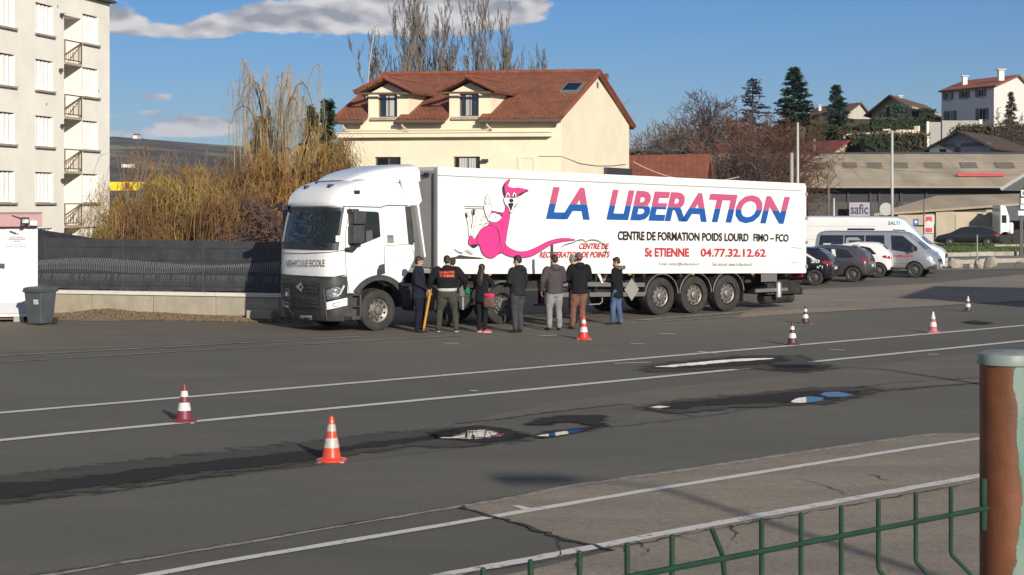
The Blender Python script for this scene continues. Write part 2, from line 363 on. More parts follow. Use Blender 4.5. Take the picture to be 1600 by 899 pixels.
A_new = asphalt('asphalt_new', (.112,.108,.088), (.128,.118,.094), speck=.22, big=.25)
A_dark = asphalt('asphalt_dark', (.102,.099,.081), (.113,.105,.085), speck=.16, big=.3)
A_old = asphalt('asphalt_old', (.275,.235,.178), (.215,.187,.145), speck=.5, big=.4, bump=.01)
A_tan = asphalt('asphalt_tan', (.150,.130,.098), (.122,.109,.084), speck=.3, big=.3)
A_pale = asphalt('asphalt_pale', (.27,.228,.175), (.20,.172,.135), speck=.25, big=.35)
m = MB(); m.sheet([(-70,-8,0),(90,-8,0),(90,150,0),(2,150,0),(-6.6,46.2,0),(-13.2,48.2,0),(-70,60,0)])
tag(m.build('asphalt_yard', A_new, fix=False), kind='structure')
def patch(name, pts, matl, z, jit=0.0, seed=1, sub=0.5, kind='structure', amp2=0):
    rg = random.Random(seed); g = [G(x, y, z) if not isinstance(x, Vector) else x for x, y in pts]; outp = []
    for i, a in enumerate(g):
        b = g[(i+1) % len(g)]; k = max(1, int((b-a).length/sub)); pr = Vector((-(b-a).y, (b-a).x, 0)).normalized()
        for j in range(k):
            p = a.lerp(b, j/k); o = jit*(mnoise.noise(Vector((p.x*1.7, p.y*1.7, seed)))*1.4+rg.uniform(-.4,.4))
            outp.append(p+pr*o)
    m = MB(); m.sheet(outp); o = m.build(name, matl, fix=True)
    me = o.data
    for p in me.polygons:
        pass
    bm = bmesh.new(); bm.from_mesh(me)
    for f in bm.faces:
        f.normal_update()
        if f.normal.z < 0: f.normal_flip()
    bm.to_mesh(me); bm.free()
    return tag(o, kind=kind)
patch('dark_asphalt_band', [(-150,660),(0,645),(800,577),(1600,508.7),(1900,483),(1900,560),(1532,598),(1400,609),(1277,612),(1012,636),(936,672),(820,688),(520,724),(0,788),(-300,840)], A_dark, .004, .03, 2, 1.2)
patch('tan_asphalt_strip', [(700,676),(779,655),(848,645),(974,631),(1012,637),(1150,622),(1277,611),(1400,607),(1532,598),(1900,560),(1900,520),(1600,545),(1450,560),(1250,585),(1050,605),(860,630),(760,650)], A_tan, .008, .06, 3, .8)
patch('old_asphalt_area', [(715,791),(800,775),(900,755),(1100,727),(1300,697),(1425,680),(1465,676.5),(1532,677),(2000,620),(2000,1300),(300,1300),(640,930),(850,886),(960,860),(870,838),(790,812)], A_old, .008, .015, 4, .25)
patch('dark_lane', [(-400,1010),(50,899),(295,859),(500,825),(700,791.5),(715,791),(790,812),(870,838),(960,860),(850,886),(640,930),(300,1300),(-900,1300)], A_dark, .004, .015, 5, .6)
patch('yard_by_trailer', [(-300,560),(0,552),(300,538),(600,521),(800,509),(1000,497),(1250,484),(1460,475),(1700,462),(2100,440),(2100,425),(1700,428),(1400,440),(1250,452),(700,470),(300,488),(0,498),(-300,510)], A_tan, .004, .05, 6, 1.5)
patch('pale_yard_strip', [(1150,497),(1250,490),(1460,478.5),(1600,470),(2200,440),(2300,412),(1800,418),(1600,429),(1440,444),(1260,452),(1200,470)], A_pale, .008, .06, 7, 1.5)
# kerbed edge seam: pale raised lip along the lane joint
def ribbon(name, pts, width, matl, z, jit=0.0, seed=1, kind='structure', sub=.3, wj=0.0, parent=None):
    rg = random.Random(seed); g = [G(x, y, z) for x, y in pts]; fine = []
    for a, b in zip(g, g[1:]):
        k = max(1, int((b-a).length/sub)); fine += [a.lerp(b, j/k) for j in range(k)]
    fine.append(g[-1]); vs = []
    for i, p in enumerate(fine):
        t = (fine[min(i+1, len(fine)-1)]-fine[max(i-1, 0)]).normalized(); pr = Vector((-t.y, t.x, 0)); o = rg.uniform(-jit, jit); w_ = width*(1+rg.uniform(-wj, wj))/2
        vs += [p+pr*(o-w_), p+pr*(o+w_)]
    m = MB(); m.add(vs, [(2*i, 2*i+1, 2*i+3, 2*i+2) for i in range(len(fine)-1)]); o = m.build(name, matl, parent, fix=False)
    if kind: tag(o, kind=kind)
    return o
def paintmat(name, col, wear, under, scale=9):
    m = bpy.data.materials.new(name); m.use_nodes = True; n = m.node_tree.nodes; l = m.node_tree.links; b = n['Principled BSDF']
    g = n.new('ShaderNodeNewGeometry'); t = n.new('ShaderNodeTexNoise'); t.inputs['Scale'].default_value = scale; t.inputs['Detail'].default_value = 9; t.inputs['Roughness'].default_value = .75; l.new(g.outputs['Position'], t.inputs['Vector'])
    r = n.new('ShaderNodeMapRange'); r.inputs[1].default_value = wear; r.inputs[2].default_value = wear+.09; l.new(t.outputs['Fac'], r.inputs[0])
    x = n.new('ShaderNodeMix'); x.data_type = 'RGBA'; l.new(r.outputs[0], x.inputs['Factor']); x.inputs['A'].default_value = (*col, 1); x.inputs['B'].default_value = (*under, 1)
    l.new(x.outputs['Result'], b.inputs['Base Color']); b.inputs['Roughness'].default_value = .7; return m
Wp = paintmat('road_paint', (.56,.54,.50), .565, (.13,.12,.11))
Wd = paintmat('road_paint_cracked', (.56,.53,.49), .55, (.16,.14,.12), 6)
Wf = paintmat('road_paint_faint', (.27,.25,.22), .47, (.14,.127,.112), 5)
dk = mat('crack_dark', (.03,.028,.026), .95)
lip = paintmat('joint_lip', (.30,.275,.24), .5, (.14,.13,.115), 7)
ribbon('lane_line', [(-200,662),(0,645.1),(100,636.5),(800,577.5),(1480,519.2),(1600,508.7),(1900,483)], .19, Wp, .014, seed=1, jit=.006, wj=.05)
ribbon('lane_line', [(-200,708),(0,687.9),(100,677.7),(800,611.5),(1480,544.6),(1600,532.5),(1900,502)], .20, Wp, .014, seed=2, jit=.006, wj=.05)
ribbon('lane_line', [(60,927),(240,897),(320,882.5),(700,819),(1000,768),(1420,701),(1532,685),(1800,650)], .13, Wp, .014, seed=3, jit=.005, wj=.07)
ribbon('lane_line', [(560,922),(697,898),(860,868),(1000,840),(1200,803),(1420,763),(1532,743),(1800,700)], .16, Wd, .014, seed=4, jit=.008, wj=.1, sub=.12)
ribbon('faint_line', [(-200,578),(0,566),(300,548),(600,531),(720,524)], .10, Wf, .012, seed=5, jit=.01, wj=.3)
ribbon('faint_line', [(-200,566),(0,556),(300,540),(560,526)], .16, Wf, .012, seed=6, jit=.02, wj=.3)
ribbon('faint_line', [(980,505),(1250,489),(1460,478),(1600,469),(1900,455)], .12, Wf, .012, seed=7, jit=.01, wj=.2)
ribbon('faint_line', [(1000,500),(1200,484),(1400,469)], .3, Wf, .012, seed=8, jit=.03, wj=.3)
for a, b in (((692,536),(717,537)), ((985,537),(1008,537.5)), ((1030,521),(1056,522)), ((960,568),(1018,566)), ((805,790),(830,797)), ((1450,553.5),(1466,554)), ((735,610),(745,611)), ((1295,546),(1320,547.5)), ((840,525),(870,524)), ((1090,549),(1120,552))):
    ribbon('paint_tick', [a, b], .09, Wp, .016, seed=9, wj=.2)
for i, (pl, wd) in enumerate([([(50,899),(200,875),(295,859),(400,842),(500,825),(600,808),(700,791.5),(800,775)], .018), ([(800,775),(900,755),(1100,727),(1300,697),(1425,680)], .012), ([(720,790),(760,806),(790,812),(870,838),(915,849),(960,860)], .05),
    ([(560,922),(690,902),(860,875),(1000,848),(1200,812),(1420,772),(1532,752)], .022), ([(710,661.6),(779,655),(848,645),(974,631)], .03), ([(955,667),(1060,655),(1160,642)], .03), ([(1350,614),(1450,604),(1532,598),(1700,583)], .05), ([(1290,612),(1400,598),(1600,585)], .03),
    ([(1240,746),(1290,757),(1330,775),(1380,779)], .01), ([(1010,640),(1060,646),(1090,650)], .03), ([(0,788),(90,776),(160,770),(300,748),(400,735),(500,724)], .03),
    ([(975,853),(985,866),(978,878),(992,892),(985,910)], .012), ([(1000,845),(1010,858),(1002,868)], .01), ([(900,860),(905,875),(896,890)], .012), ([(1050,835),(1080,845),(1140,855)], .008), ([(1140,820),(1152,836),(1140,842),(1150,850)], .01), ([(1360,741),(1390,751)], .012), ([(700,805),(760,806),(790,800)], .01), ([(1080,770),(1110,776)], .008), ([(870,838),(880,858),(870,870)], .01)]):
    ribbon('crack', pl, wd, dk, .018, jit=.035, seed=20+i, sub=.09, wj=.7)
ribbon('joint_lip', [(60,901),(295,862),(500,828),(700,794.5),(800,778),(900,758),(1100,730),(1300,700),(1425,683),(1465,678.5)], .075, lip, .012, jit=.015, seed=40, wj=.5)
# damp patches and standing water
def wetmat(name, col, ro, lo, hi, amp, sc, spec=.3, bump=.005, ior=1.45, under=None):
    m = bpy.data.materials.new(name); m.use_nodes = True; n = m.node_tree.nodes; l = m.node_tree.links; b = n['Principled BSDF']; ou = n['Material Output']
    g = n.new('ShaderNodeNewGeometry'); at_ = n.new('ShaderNodeAttribute'); at_.attribute_name = 'edge'
    def nz(s_, d, st=(1,1,1)):
        t = n.new('ShaderNodeTexNoise'); t.inputs['Scale'].default_value = s_; t.inputs['Detail'].default_value = d; t.inputs['Roughness'].default_value = .72
        mp = n.new('ShaderNodeMapping'); mp.inputs['Rotation'].default_value = (0,0,R(-41)); mp.inputs['Scale'].default_value = st; l.new(g.outputs['Position'], mp.inputs[0]); l.new(mp.outputs[0], t.inputs['Vector']); return t.outputs['Fac']
    a = n.new('ShaderNodeMath'); a.operation = 'MULTIPLY_ADD'; l.new(nz(sc, 9, (.4,1,1)), a.inputs[0]); a.inputs[1].default_value = amp; l.new(at_.outputs['Fac'], a.inputs[2])
    r = n.new('ShaderNodeMapRange'); r.interpolation_type = 'SMOOTHSTEP'; r.inputs[1].default_value = lo+amp*.5; r.inputs[2].default_value = hi+amp*.5; l.new(a.outputs[0], r.inputs[0])
    tr = n.new('ShaderNodeBsdfTransparent'); mx = n.new('ShaderNodeMixShader'); l.new(r.outputs[0], mx.inputs[0]); l.new(tr.outputs[0], mx.inputs[1]); l.new(b.outputs[0], mx.inputs[2]); l.new(mx.outputs[0], ou.inputs['Surface'])
    b.inputs['Base Color'].default_value = (*col, 1); b.inputs['Roughness'].default_value = ro; b.inputs['Specular IOR Level'].default_value = spec; b.inputs['IOR'].default_value = ior
    if bump: bp = n.new('ShaderNodeBump'); bp.inputs['Distance'].default_value = bump; l.new(nz(50, 4), bp.inputs['Height']); l.new(bp.outputs[0], b.inputs['Normal'])
    return m
def damp(name, pts, matl, z, cell=.13, jit=.04, seed=1):
    "a filled outline with each vertex knowing its distance to the margin"
    g = [G(x, y) for x, y in pts]; ol = []
    for i, p in enumerate(g):
        q = g[(i+1) % len(g)]; k = max(1, int((q-p).length/.25)); pr = Vector((-(q-p).y, (q-p).x, 0)).normalized()
        for j in range(k): c = p.lerp(q, j/k); ol.append(c+pr*jit*mnoise.noise(Vector((c.x*1.3, c.y*1.3, seed)))*2)
    rot = R(41); cs, sn = math.cos(-rot), math.sin(-rot); o2 = [(p.x*cs-p.y*sn, p.x*sn+p.y*cs) for p in ol]; n_ = len(o2)
    def inside(x, y):
        c = False; j = n_-1
        for i in range(n_):
            xi, yi = o2[i]; xj, yj = o2[j]
            if (yi > y) != (yj > y) and x < (xj-xi)*(y-yi)/(yj-yi)+xi: c = not c
            j = i
        return c
    def dist(x, y):
        best = 9
        for i in range(n_):
            ax, ay = o2[i]; bx, by = o2[(i+1) % n_]; dx, dy = bx-ax, by-ay; L2 = dx*dx+dy*dy or 1e-9; t = max(0, min(1, ((x-ax)*dx+(y-ay)*dy)/L2)); d = (x-ax-t*dx)**2+(y-ay-t*dy)**2
            if d < best: best = d
        return math.sqrt(best)
    x0, x1 = min(a for a, b in o2)-.2, max(a for a, b in o2)+.2; y0, y1 = min(b for a, b in o2)-.2, max(b for a, b in o2)+.2; cx = cell*2; nx_, ny_ = int((x1-x0)/cx)+1, int((y1-y0)/(cell*.8))+1
    dd = [[0]*(nx_+1) for _ in range(ny_+1)]
    for j in range(ny_+1):
        for i in range(nx_+1): x, y = x0+i*cx, y0+j*cell*.8; dd[j][i] = dist(x, y)*(1 if inside(x, y) else -1)
    vid = {}; vs = []; ed = []; fs = []
    def vv(i, j):
        if (i, j) not in vid: x, y = x0+i*cx, y0+j*cell*.8; vid[(i,j)] = len(vs); vs.append((x*cs+y*sn, -x*sn+y*cs, z)); ed.append(dd[j][i])
        return vid[(i,j)]
    for j in range(ny_):
        for i in range(nx_):
            if max(dd[j][i], dd[j][i+1], dd[j+1][i], dd[j+1][i+1]) > -.16: fs.append((vv(i,j), vv(i+1,j), vv(i+1,j+1), vv(i,j+1)))
    m = MB(); m.add(vs, fs); o = m.build(name, matl, fix=False); at_ = o.data.attributes.new('edge', 'FLOAT', 'POINT'); at_.data.foreach_set('value', ed); return tag(o, kind='structure')
wet = wetmat('damp_asphalt', (.031,.029,.026), .8, .03, .14, .75, 5.0, spec=.12); wet2 = wetmat('drying_asphalt', (.078,.073,.062), .9, -.0, .14, 1.6, 7.0, spec=.1)
water = wetmat('water', (.010,.011,.012), .012, .0, .03, .12, 2.0, spec=.45, bump=0, ior=1.4); water2 = wetmat('broken_water', (.010,.011,.012), .012, .20, .24, 1.4, 5.0, spec=.45, bump=0, ior=1.4)
damp('damp_fringe', [(-60,750),(0,744),(100,733),(200,722),(300,711),(400,701),(470,692),(560,680),(640,673),(720,668),(800,672),(830,690),(750,700),(640,702),(560,712),(500,726),(400,738),(300,750),(200,764),(100,777),(-60,798)], wet2, .016, seed=1)
damp('damp_streak', [(-60,764),(0,757),(100,748),(200,737),(300,725),(400,714),(470,706),(520,702),(560,694),(640,685),(690,676),(700,688),(640,696),(560,706),(500,722),(400,733),(300,745),(200,759),(100,771),(-60,793)], wet, .020, seed=2)
damp('damp_patch', [(655,682),(672,674),(705,670),(749,666),(787,669),(832,682),(826,689),(790,692),(754,697),(719,693),(685,690)], wet, .020, .08, seed=3)
damp('damp_patch', [(815,667),(837,655),(884,649.6),(939,649.6),(963,652),(946,657),(957,668),(936,671),(908,680.5),(870,686),(837,688),(824,683),(856,674),(919,668.5),(884,661),(867,667)], wet, .020, .08, seed=4)
damp('damp_streak', [(1008,636),(1050,630),(1120,625),(1162,621),(1225,615),(1277,611),(1350,612.5),(1345,617.5),(1312,625.5),(1275,630),(1237,633),(1175,633),(1112,636),(1060,643),(1030,642)], wet, .020, seed=5)
damp('damp_patch', [(1006,575),(1050,568.5),(1100,563),(1160,558.5),(1228,558.5),(1240,565),(1190,572),(1100,577.5),(1020,579)], wet, .020, seed=6)
damp('damp_patch', [(1205,574),(1250,572.5),(1300,577.5),(1250,581.5),(1205,580)], wet, .020, seed=7)
damp('damp_patch', [(1500,504),(1520,501.5),(1560,505.5),(1545,508.5),(1515,507.5)], wet, .020, seed=8); damp('damp_patch', [(1333,606),(1352,604),(1359,606),(1338,608.5)], wet, .020, seed=9)
damp('damp_fringe', [(985,640),(1050,626),(1160,617),(1280,606),(1380,607),(1350,622),(1290,633),(1180,639),(1060,649)], wet2, .016, seed=10); damp('damp_fringe', [(990,577),(1050,565),(1160,556),(1250,556),(1310,577),(1250,584),(1180,578),(1010,583)], wet2, .016, seed=11)
def pond(pts, seed, mt=None): return damp('puddle', pts, mt or water, .024, .035, .01, seed)
pond([(680,688),(700,680),(719,674),(749,671.5),(800,676),(810,682),(785,687),(760,690),(730,690),(700,690)], 21, water2)
pond([(833,684.5),(868,678),(914,673.2),(901,679),(864,685)], 22)
pond([(1233,630),(1243,624.5),(1265,621.5),(1288,624),(1286,628.5),(1262,632),(1238,632)], 23)
pond([(1280,619),(1288,615),(1310,614.3),(1336,619.5),(1320,622.6),(1294,622.8)], 24)
pond([(1014,638.5),(1030,636),(1048,638),(1030,641)], 25)
pond([(1020,575.8),(1050,571.5),(1082,568.8),(1125,564.6),(1165,562),(1220,561),(1195,564.2),(1150,567),(1100,571.5),(1050,575.6)], 26, wetmat('ruffled_water', (.010,.011,.012), .02, -.01, .03, .38, 3.5, spec=.45, bump=0, ior=1.4))
patch('grass_verge', [(1380,372),(1480,377),(1600,372),(1900,368),(1900,396),(1600,396),(1462,399.5),(1380,398)], mat('grass_base', (.055,.085,.025), .95, var=.5, vscale=1.5, bump=.05, bscale=3), .01, .2, 30, 3)
grv = mat('gravel', (.20,.175,.14), .95, var=.4, vscale=9, bump=.03, bscale=14)
patch('gravel_bed', [(1400,406),(1600,400),(1900,398),(1900,420),(1600,420),(1470,423),(1400,424)], grv, .02, .15, 31, 2)
patch('gravel_bed', [(60,500),(140,494),(250,495),(440,501),(430,504),(260,500),(150,502)], grv, .012, .08, 32, .5)
# raised terrace the photograph is taken from
conc = mat('concrete', (.36,.33,.28), .9, var=.15, vscale=2, dirt=(.18,.16,.13), dscale=1.3, damt=.5, bump=.01, bscale=20)
m = MB(); m.bb(-40, 40, -30, 2.3, -.5, 1.43); tag(m.build('terrace', conc), kind='structure')
# short grass on the verge
rg = random.Random(5); m = MB()
for i in range(9000):
    px = rg.uniform(1380, 1640); y0 = 379 if px > 1475 else 386
    p = G(px, rg.uniform(y0, 398), .01); h = rg.uniform(.05,.16); a = rg.uniform(0, 6.28); d = Vector((math.cos(a), math.sin(a), 0))*.03
    m.add([p-d, p+d, p+Vector((rg.uniform(-.05,.05), rg.uniform(-.05,.05), h))], [(0,1,2)])
tag(m.build('grass_blades', mat('grass', (.07,.11,.03), .9, var=.4, vscale=.5), fix=False), 'rough green winter grass on the verge behind the kerb', 'grass', kind='stuff')
# ---------------------------------------------------------------- lorry: frame along its near flank, origin under the front corner of the trailer
TA = math.atan2(.614, .789); TO = Vector((-1.84, 41.6, 0)); TM = Matrix.Translation(TO) @ Matrix.Rotation(TA, 4, 'Z'); TI = TM.inverted()
def flank(px, py, y=0.0):
    "photo pixel -> (s, z) on the plane of the near flank (y to the far side)"
    o = TI @ Vector((0,0,CAMH)); d = (TI @ P(px, py, 10.0))-o; k = (y-o.y)/d.y; p = o+d*k; return (p.x, p.z)
tilt = math.tan(R(1.36))
def zb(s): return 1.36-tilt*s
TL, TW, TH = 13.45, 2.55, 2.66
trl = thing('semi_trailer', 'long white box trailer with red and blue lettering coupled behind the white lorry cab', 'trailer', TO, TA)
def sh(m):      # lean the box with its load bed
    m.v = [(x, y, z-tilt*x) for x, y, z in m.v]; return m
m = MB(); m.bb(0, TL, 0, TW, 1.36, 1.36+TH); sh(m)
box = m.build('box_body', white, trl, bevel=.025)
seam = mat('panel_seam', (.42,.40,.37), .6); seald = mat('dark_seal', (.12,.12,.12), .6)
m = MB(); m.bb(-.012, TL+.012, -.018, TW+.018, 1.36+TH-.20, 1.36+TH+.012); m.bb(-.012, TL+.012, -.018, TW+.018, 1.345, 1.345+.10); sh(m); m.build('edge_rail', white, trl, bevel=.01)
m = MB(); m.bb(.0, TL, -.022, -.002, 1.36+TH-.215, 1.36+TH-.203); m.bb(0, TL, -.022, -.002, 1.446, 1.453); sh(m); m.build('rail_seam', seam, trl)
m = MB()
for y in (.06, TW-.06): m.bb(-.03, 0.0, y-.05, y+.05, 1.36, 1.36+TH-.02)
m.bb(-.03, 0, .1, TW-.1, 1.36+TH-.16, 1.36+TH-.08); sh(m); m.build('front_frame', mat('trailer_grey', (.40,.395,.385), .5, var=.05), trl)
m = MB(); m.bb(-.02, -.001, .12, TW-.12, 1.5, 1.36+TH-.2); sh(m); m.build('front_panel', mat('trailer_front', (.46,.455,.445), .5, dirt=(.3,.29,.27), dscale=1, damt=.4), trl)
m = MB(); m.bb(-.06, -.02, .36, .56, 1.36+TH-.23, 1.36+TH-.14); m.tube([(-.03,.5,1.36+TH-.2),(-.03,1.6,1.36+TH-.22)], .012); sh(m); m.build('front_lamp', black, trl)
m = MB(); m.bb(-.045, -.02, .17, .20, 1.36, 1.36+TH-.16); sh(m); m.build('front_cable', black, trl)
# rear corner posts, hinges, doors
m = MB()
m.bb(TL-.17, TL+.03, -.03, .02, 1.36, 1.36+TH-.05); sh(m); m.build('corner_post', white, trl, bevel=.008)
m = MB(); m.bb(TL, TL+.05, .03, TW/2-.01, 1.42, 1.36+TH-.12); sh(m); m.build('rear_door', white, trl, bevel=.01)
m = MB(); m.bb(TL, TL+.05, TW/2+.01, TW-.03, 1.42, 1.36+TH-.12); sh(m); m.build('rear_door', white, trl, bevel=.01)
for k in range(4):
    m = MB(); z = 1.55+k*.72; m.bb(TL-.03, TL+.09, -.045, .03, z-.05, z+.05); sh(m); m.build('hinge', galv, trl, bevel=.006)
m = MB(); m.tube([(TL+.07,.9,1.3),(TL+.07,.9,3.9)], .018); m.tube([(TL+.07,1.65,1.3),(TL+.07,1.65,3.9)], .018); sh(m); m.build('locking_bar', galv, trl)
m = MB()
for (a, b) in (((1235,386),(1256,389)), ((1236,410),(1248,411))):
    p0, p1 = flank(*a), flank(*b); m.tube([(p0[0],-.022,p0[1]),(p1[0],-.022,p1[1])], .008, 4)
m.build('scrape_mark', seam, trl)
# running gear
def LS(p, y=0.0): return flank(p[0], p[1], y)
ws = [flank(x, y)[0] for x, y in ((1034,493), (1086.5,490.5), (1136,487.5))]
AX = [ws[0], ws[0]+1.31, ws[0]+2.62]
m = MB()
for y in (.62, 1.93):
    m.bb(.3, TL-.1, y-.06, y+.06, 1.05, 1.36); 
for s in (1.0, 2.4, 4.2, 5.6, 7.0, 8.4, 9.9, 11.3, 12.7): m.bb(s-.05, s+.05, .05, TW-.05, 1.24, 1.36)
m.bb(2.6, 9, .55, 2.0, .93, 1.2); sh(m); m.bb(AX[0]-.7, AX[2]+.7, .5, 2.05, .62, .95)
m.build('chassis_frame', chassis, trl)
def wheel(parent, s, y, r, w, kind, side=-1, zc=None):
    "side -1 = outer face to -y"
    zc = r if zc is None else zc; k = -side
    e = MB()
    if kind == 'trailer':      # flat-faced steel disc with hand holes and a hub cap
        e.lathe([(.29,.02),(.30,.05),(.275,.07),(.235,.075),(.20,.06),(.13,.055),(.125,.0),(.09,-.02),(.001,-.025)], 28, axis='y', cap=False)
    elif kind == 'front':
        e.lathe([(.30,.0),(.305,.05),(.27,.06),(.20,.10),(.14,.045),(.11,.02),(.09,-.02),(.001,-.03)], 28, axis='y', cap=False)
    elif kind == 'drive':
        e.lathe([(.30,.0),(.305,.05),(.29,.14),(.22,.20),(.16,.22),(.12,.10),(.10,.05),(.001,.045)], 28, axis='y', cap=False)
    else:
        e.lathe([(r*.62,.0),(r*.64,.03),(r*.56,.045),(r*.42,.03),(r*.22,.02),(r*.14,.005),(.001,.0)], 24, axis='y', cap=False)
    rim = e
    rim.v = [(x+s, y+yy*k, z+zc) for x, yy, z in rim.v]
    wo = rim.build('wheel', rimm if kind != 'car' else MATS.get('car_rim', rimm), parent, sm=40)
    t = MB(); q = r*.60 if kind != 'car' else r*.64
    t.lathe([(q,.03),(q*1.02,.0),(r*.78,-.012),(r*.93,.0),(r*.985,.02),(r,.05),(r,w-.05),(r*.985,w-.02),(r*.93,w),(q,w)], 40, axis='y', cap=False)
    # tread grooves
    t.v = [(x+s, y+yy*k, z+zc) for x, yy, z in t.v]; to = t.build('tyre', rubber, wo, sm=35)
    h = MB()
    if kind in ('trailer', 'front', 'drive'):
        rr, dd, nn, hr = {'trailer': (.165,.052,10,.018), 'front': (.15,.04,10,.018), 'drive': (.14,.11,10,.02)}[kind]
        for j in range(nn):
            a = 2*math.pi*j/nn; h.lathe([(hr,-.022),(hr,.012)], 6, c=(s+rr*math.cos(a), y+(dd)*k*1, zc+rr*math.sin(a)), axis='y')
        h.build('wheel_nut', galv, wo)
        hh = MB(); rr2, d2, sz = {'trailer': (.232,.0715,.030), 'front': (.235,.078,.034), 'drive': (.25,.165,.034)}[kind]
        for j in range(10):
            a = 2*math.pi*(j+.5)/10; hh.lathe([(sz,-.004),(sz,.004)], 10, c=(s+rr2*math.cos(a), y+(d2-.008)*k, zc+rr2*math.sin(a)), axis='y')
        hh.build('hand_hole', black, wo)
    else:
        for j in range(5):
            a = 2*math.pi*j/5; h.lathe([(.013,-.015),(.013,.012)], 6, c=(s+r*.3*math.cos(a), y+.022*k, zc+r*.3*math.sin(a)), axis='y')
        h.build('wheel_nut', galv, wo)
    return wo
RT = .525
for s in AX:
    wheel(trl, s, .03, RT, .37, 'trailer'); wheel(trl, s, TW-.03, RT, .37, 'trailer', side=1)
    m = MB(); m.tube([(s,.3,RT),(s,TW-.3,RT)], .08, 10); m.build('axle', chassis, trl)
    # mudguard with pale rim
    for y0, y1 in ((.0,.46), (TW-.46, TW)):
        pr = [(s+.62*math.cos(R(a)), RT+.05+.62*math.sin(R(a))*.93) for a in range(2, 180, 8)]
        m = MB()
        vs = []; 
        for (a, b) in pr: vs += [(a, y0, b), (a, y1, b)]
        m.add(vs, [(2*i, 2*i+1, 2*i+3, 2*i+2) for i in range(len(pr)-1)]); g = m.build('mudguard', chassis, trl, fix=False)
        sm_ = g.modifiers.new('t', 'SOLIDIFY'); sm_.thickness = .015
        m = MB(); m.tube([(a, y0 if y0 < 1 else y1, b) for a, b in pr], .017, 6); m.build('mudguard_rim', alum, g)
m = MB(); m.bb(AX[2]+.62, AX[2]+.64, .03, .42, .28, 1.0); m.build('mud_flap', chassis, trl)
m = MB(); m.bb(AX[0]-.64, AX[0]-.62, .03, .42, .45, 1.1); m.build('mud_flap', chassis, trl)
# side guard rails, diamond plate, landing legs, tank, pallet box, under-run bar
def rail(a, b, zt0, zt1, y=-.0):
    "pale plank between two pixels of its top edge"
    p0, p1 = flank(*a), flank(*b); m = MB()
    m.add([(p0[0],y,p0[1]-zt0),(p1[0],y,p1[1]-zt0),(p1[0],y,p1[1]),(p0[0],y,p0[1]),(p0[0],y+.03,p0[1]-zt0),(p1[0],y+.03,p1[1]-zt0),(p1[0],y+.03,p1[1]),(p0[0],y+.03,p0[1])], [(0,1,2,3),(7,6,5,4),(0,4,5,1),(3,2,6,7),(0,3,7,4),(1,5,6,2)])
    return m.build('side_guard_rail', alum, trl, bevel=.006)
rail((880,440.5),(1008,442), .12, .12); rail((880,457.5),(1008,456.5), .12, .12)
sA, sB = flank(884,450)[0], flank(1006,450)[0]
for s in (sA+.1, (sA+sB)/2-.3, sB-.35):
    m = MB(); m.bb(s-.03, s+.03, .03, .07, .62, 1.25); m.build('guard_bracket', chassis, trl)
c0 = flank(986, 452.5); m = MB(); d = .27
m.prism([(-d,0),(0,-d*1.15),(d,0),(0,d*1.15)], lambda u,v,w_: (c0[0]+u, w_, c0[1]+v), -.03, -.018); m.build('diamond_plate', mat('plate_grey', (.33,.32,.30), .55, .4, dirt=(.2,.18,.16), damt=.4), trl)
for y in (.45, 2.1):
    s0 = flank(862,455)[0]
    m = MB(); m.bb(s0-.06, s0+.06, y-.06, y+.06, .45, 1.25); m.bb(s0-.16, s0+.16, y-.12, y+.12, .40, .44); m.tube([(s0,y-.08,.9),(s0+.2,y-.2,.9),(s0+.2,y-.3,.9)], .012); m.build('landing_leg', chassis, trl, bevel=.005)
s0, s1 = flank(915,470)[0], flank(944,470)[0]; m = MB(); z0 = flank(930,476)[1]
m.tube([(s0,.08,z0),(s1-.1,.08,z0),(s1,.08,z0+.06),(s1,.08,z0+.2)], .018); m.tube([(s0-.4,.08,.9),(s0-.2,.08,z0)], .012); m.build('spare_carrier', galv, trl)
m = MB(); m.lathe([(.0,0),(.19,0),(.2,.03),(.2,.9),(.19,.93),(0,.93)], 16, c=(sB-1.8,.45,.78), axis='x'); m.build('air_tank', chassis, trl, sm=40)
# behind the axles: bracket, tank and the rear under-run bar
q0, q1 = flank(1185,455), flank(1232,455)
m = MB(); m.bb(q0[0]-.1, q1[0]+.0, .02, .05, q0[1]-.04, q0[1]+.06); m.build('rear_guard_rail', alum, trl)
p = flank(1202,433); m = MB(); m.bb(p[0]-.33, p[0]+.33, .0, .03, p[1]-.14, p[1]+.10); m.build('rear_plate', alum, trl, bevel=.006)
p = flank(1217,447); m = MB(); m.lathe([(.0,-.22),(.09,-.21),(.09,.18),(.05,.24),(0,.25)], 12, c=(p[0],.02,p[1]-.12)); m.build('air_cylinder', galv, trl, sm=40)
m = MB(); m.bb(TL-1.6, TL+.02, .12, .2, .74, .82); m.bb(TL-.06, TL+.02, .1, TW-.1, .38, .60); m.bb(TL-1.0, TL-.9, .3, .4, .55, 1.0)
m.build('under_run_bar', chassis, trl, bevel=.01)
m = MB(); m.bb(TL-1.5, TL-.1, .10, 1.1, .42, .74); m.lathe([(0,0),(.17,0),(.17,1.3),(0,1.3)], 14, c=(TL-1.45,.42,.30), axis='x'); m.build('pallet_box', chassis, trl, bevel=.02)
m = MB(); m.bb(TL-.02, TL+.03, .1, .5, .9, 1.02); m.build('rear_lamp', mat('red_lens', (.35,.02,.02), .2, coat=.6), trl)
m = MB()
for s in (1.6, 4.0, 6.4, 8.8, 11.2): m.bb(s-.05, s+.05, -.024, -.003, zb(s)-.055, zb(s)-.02)
m.build('side_marker', mat('amber_lens', (.6,.25,.03), .3, coat=.5), trl)
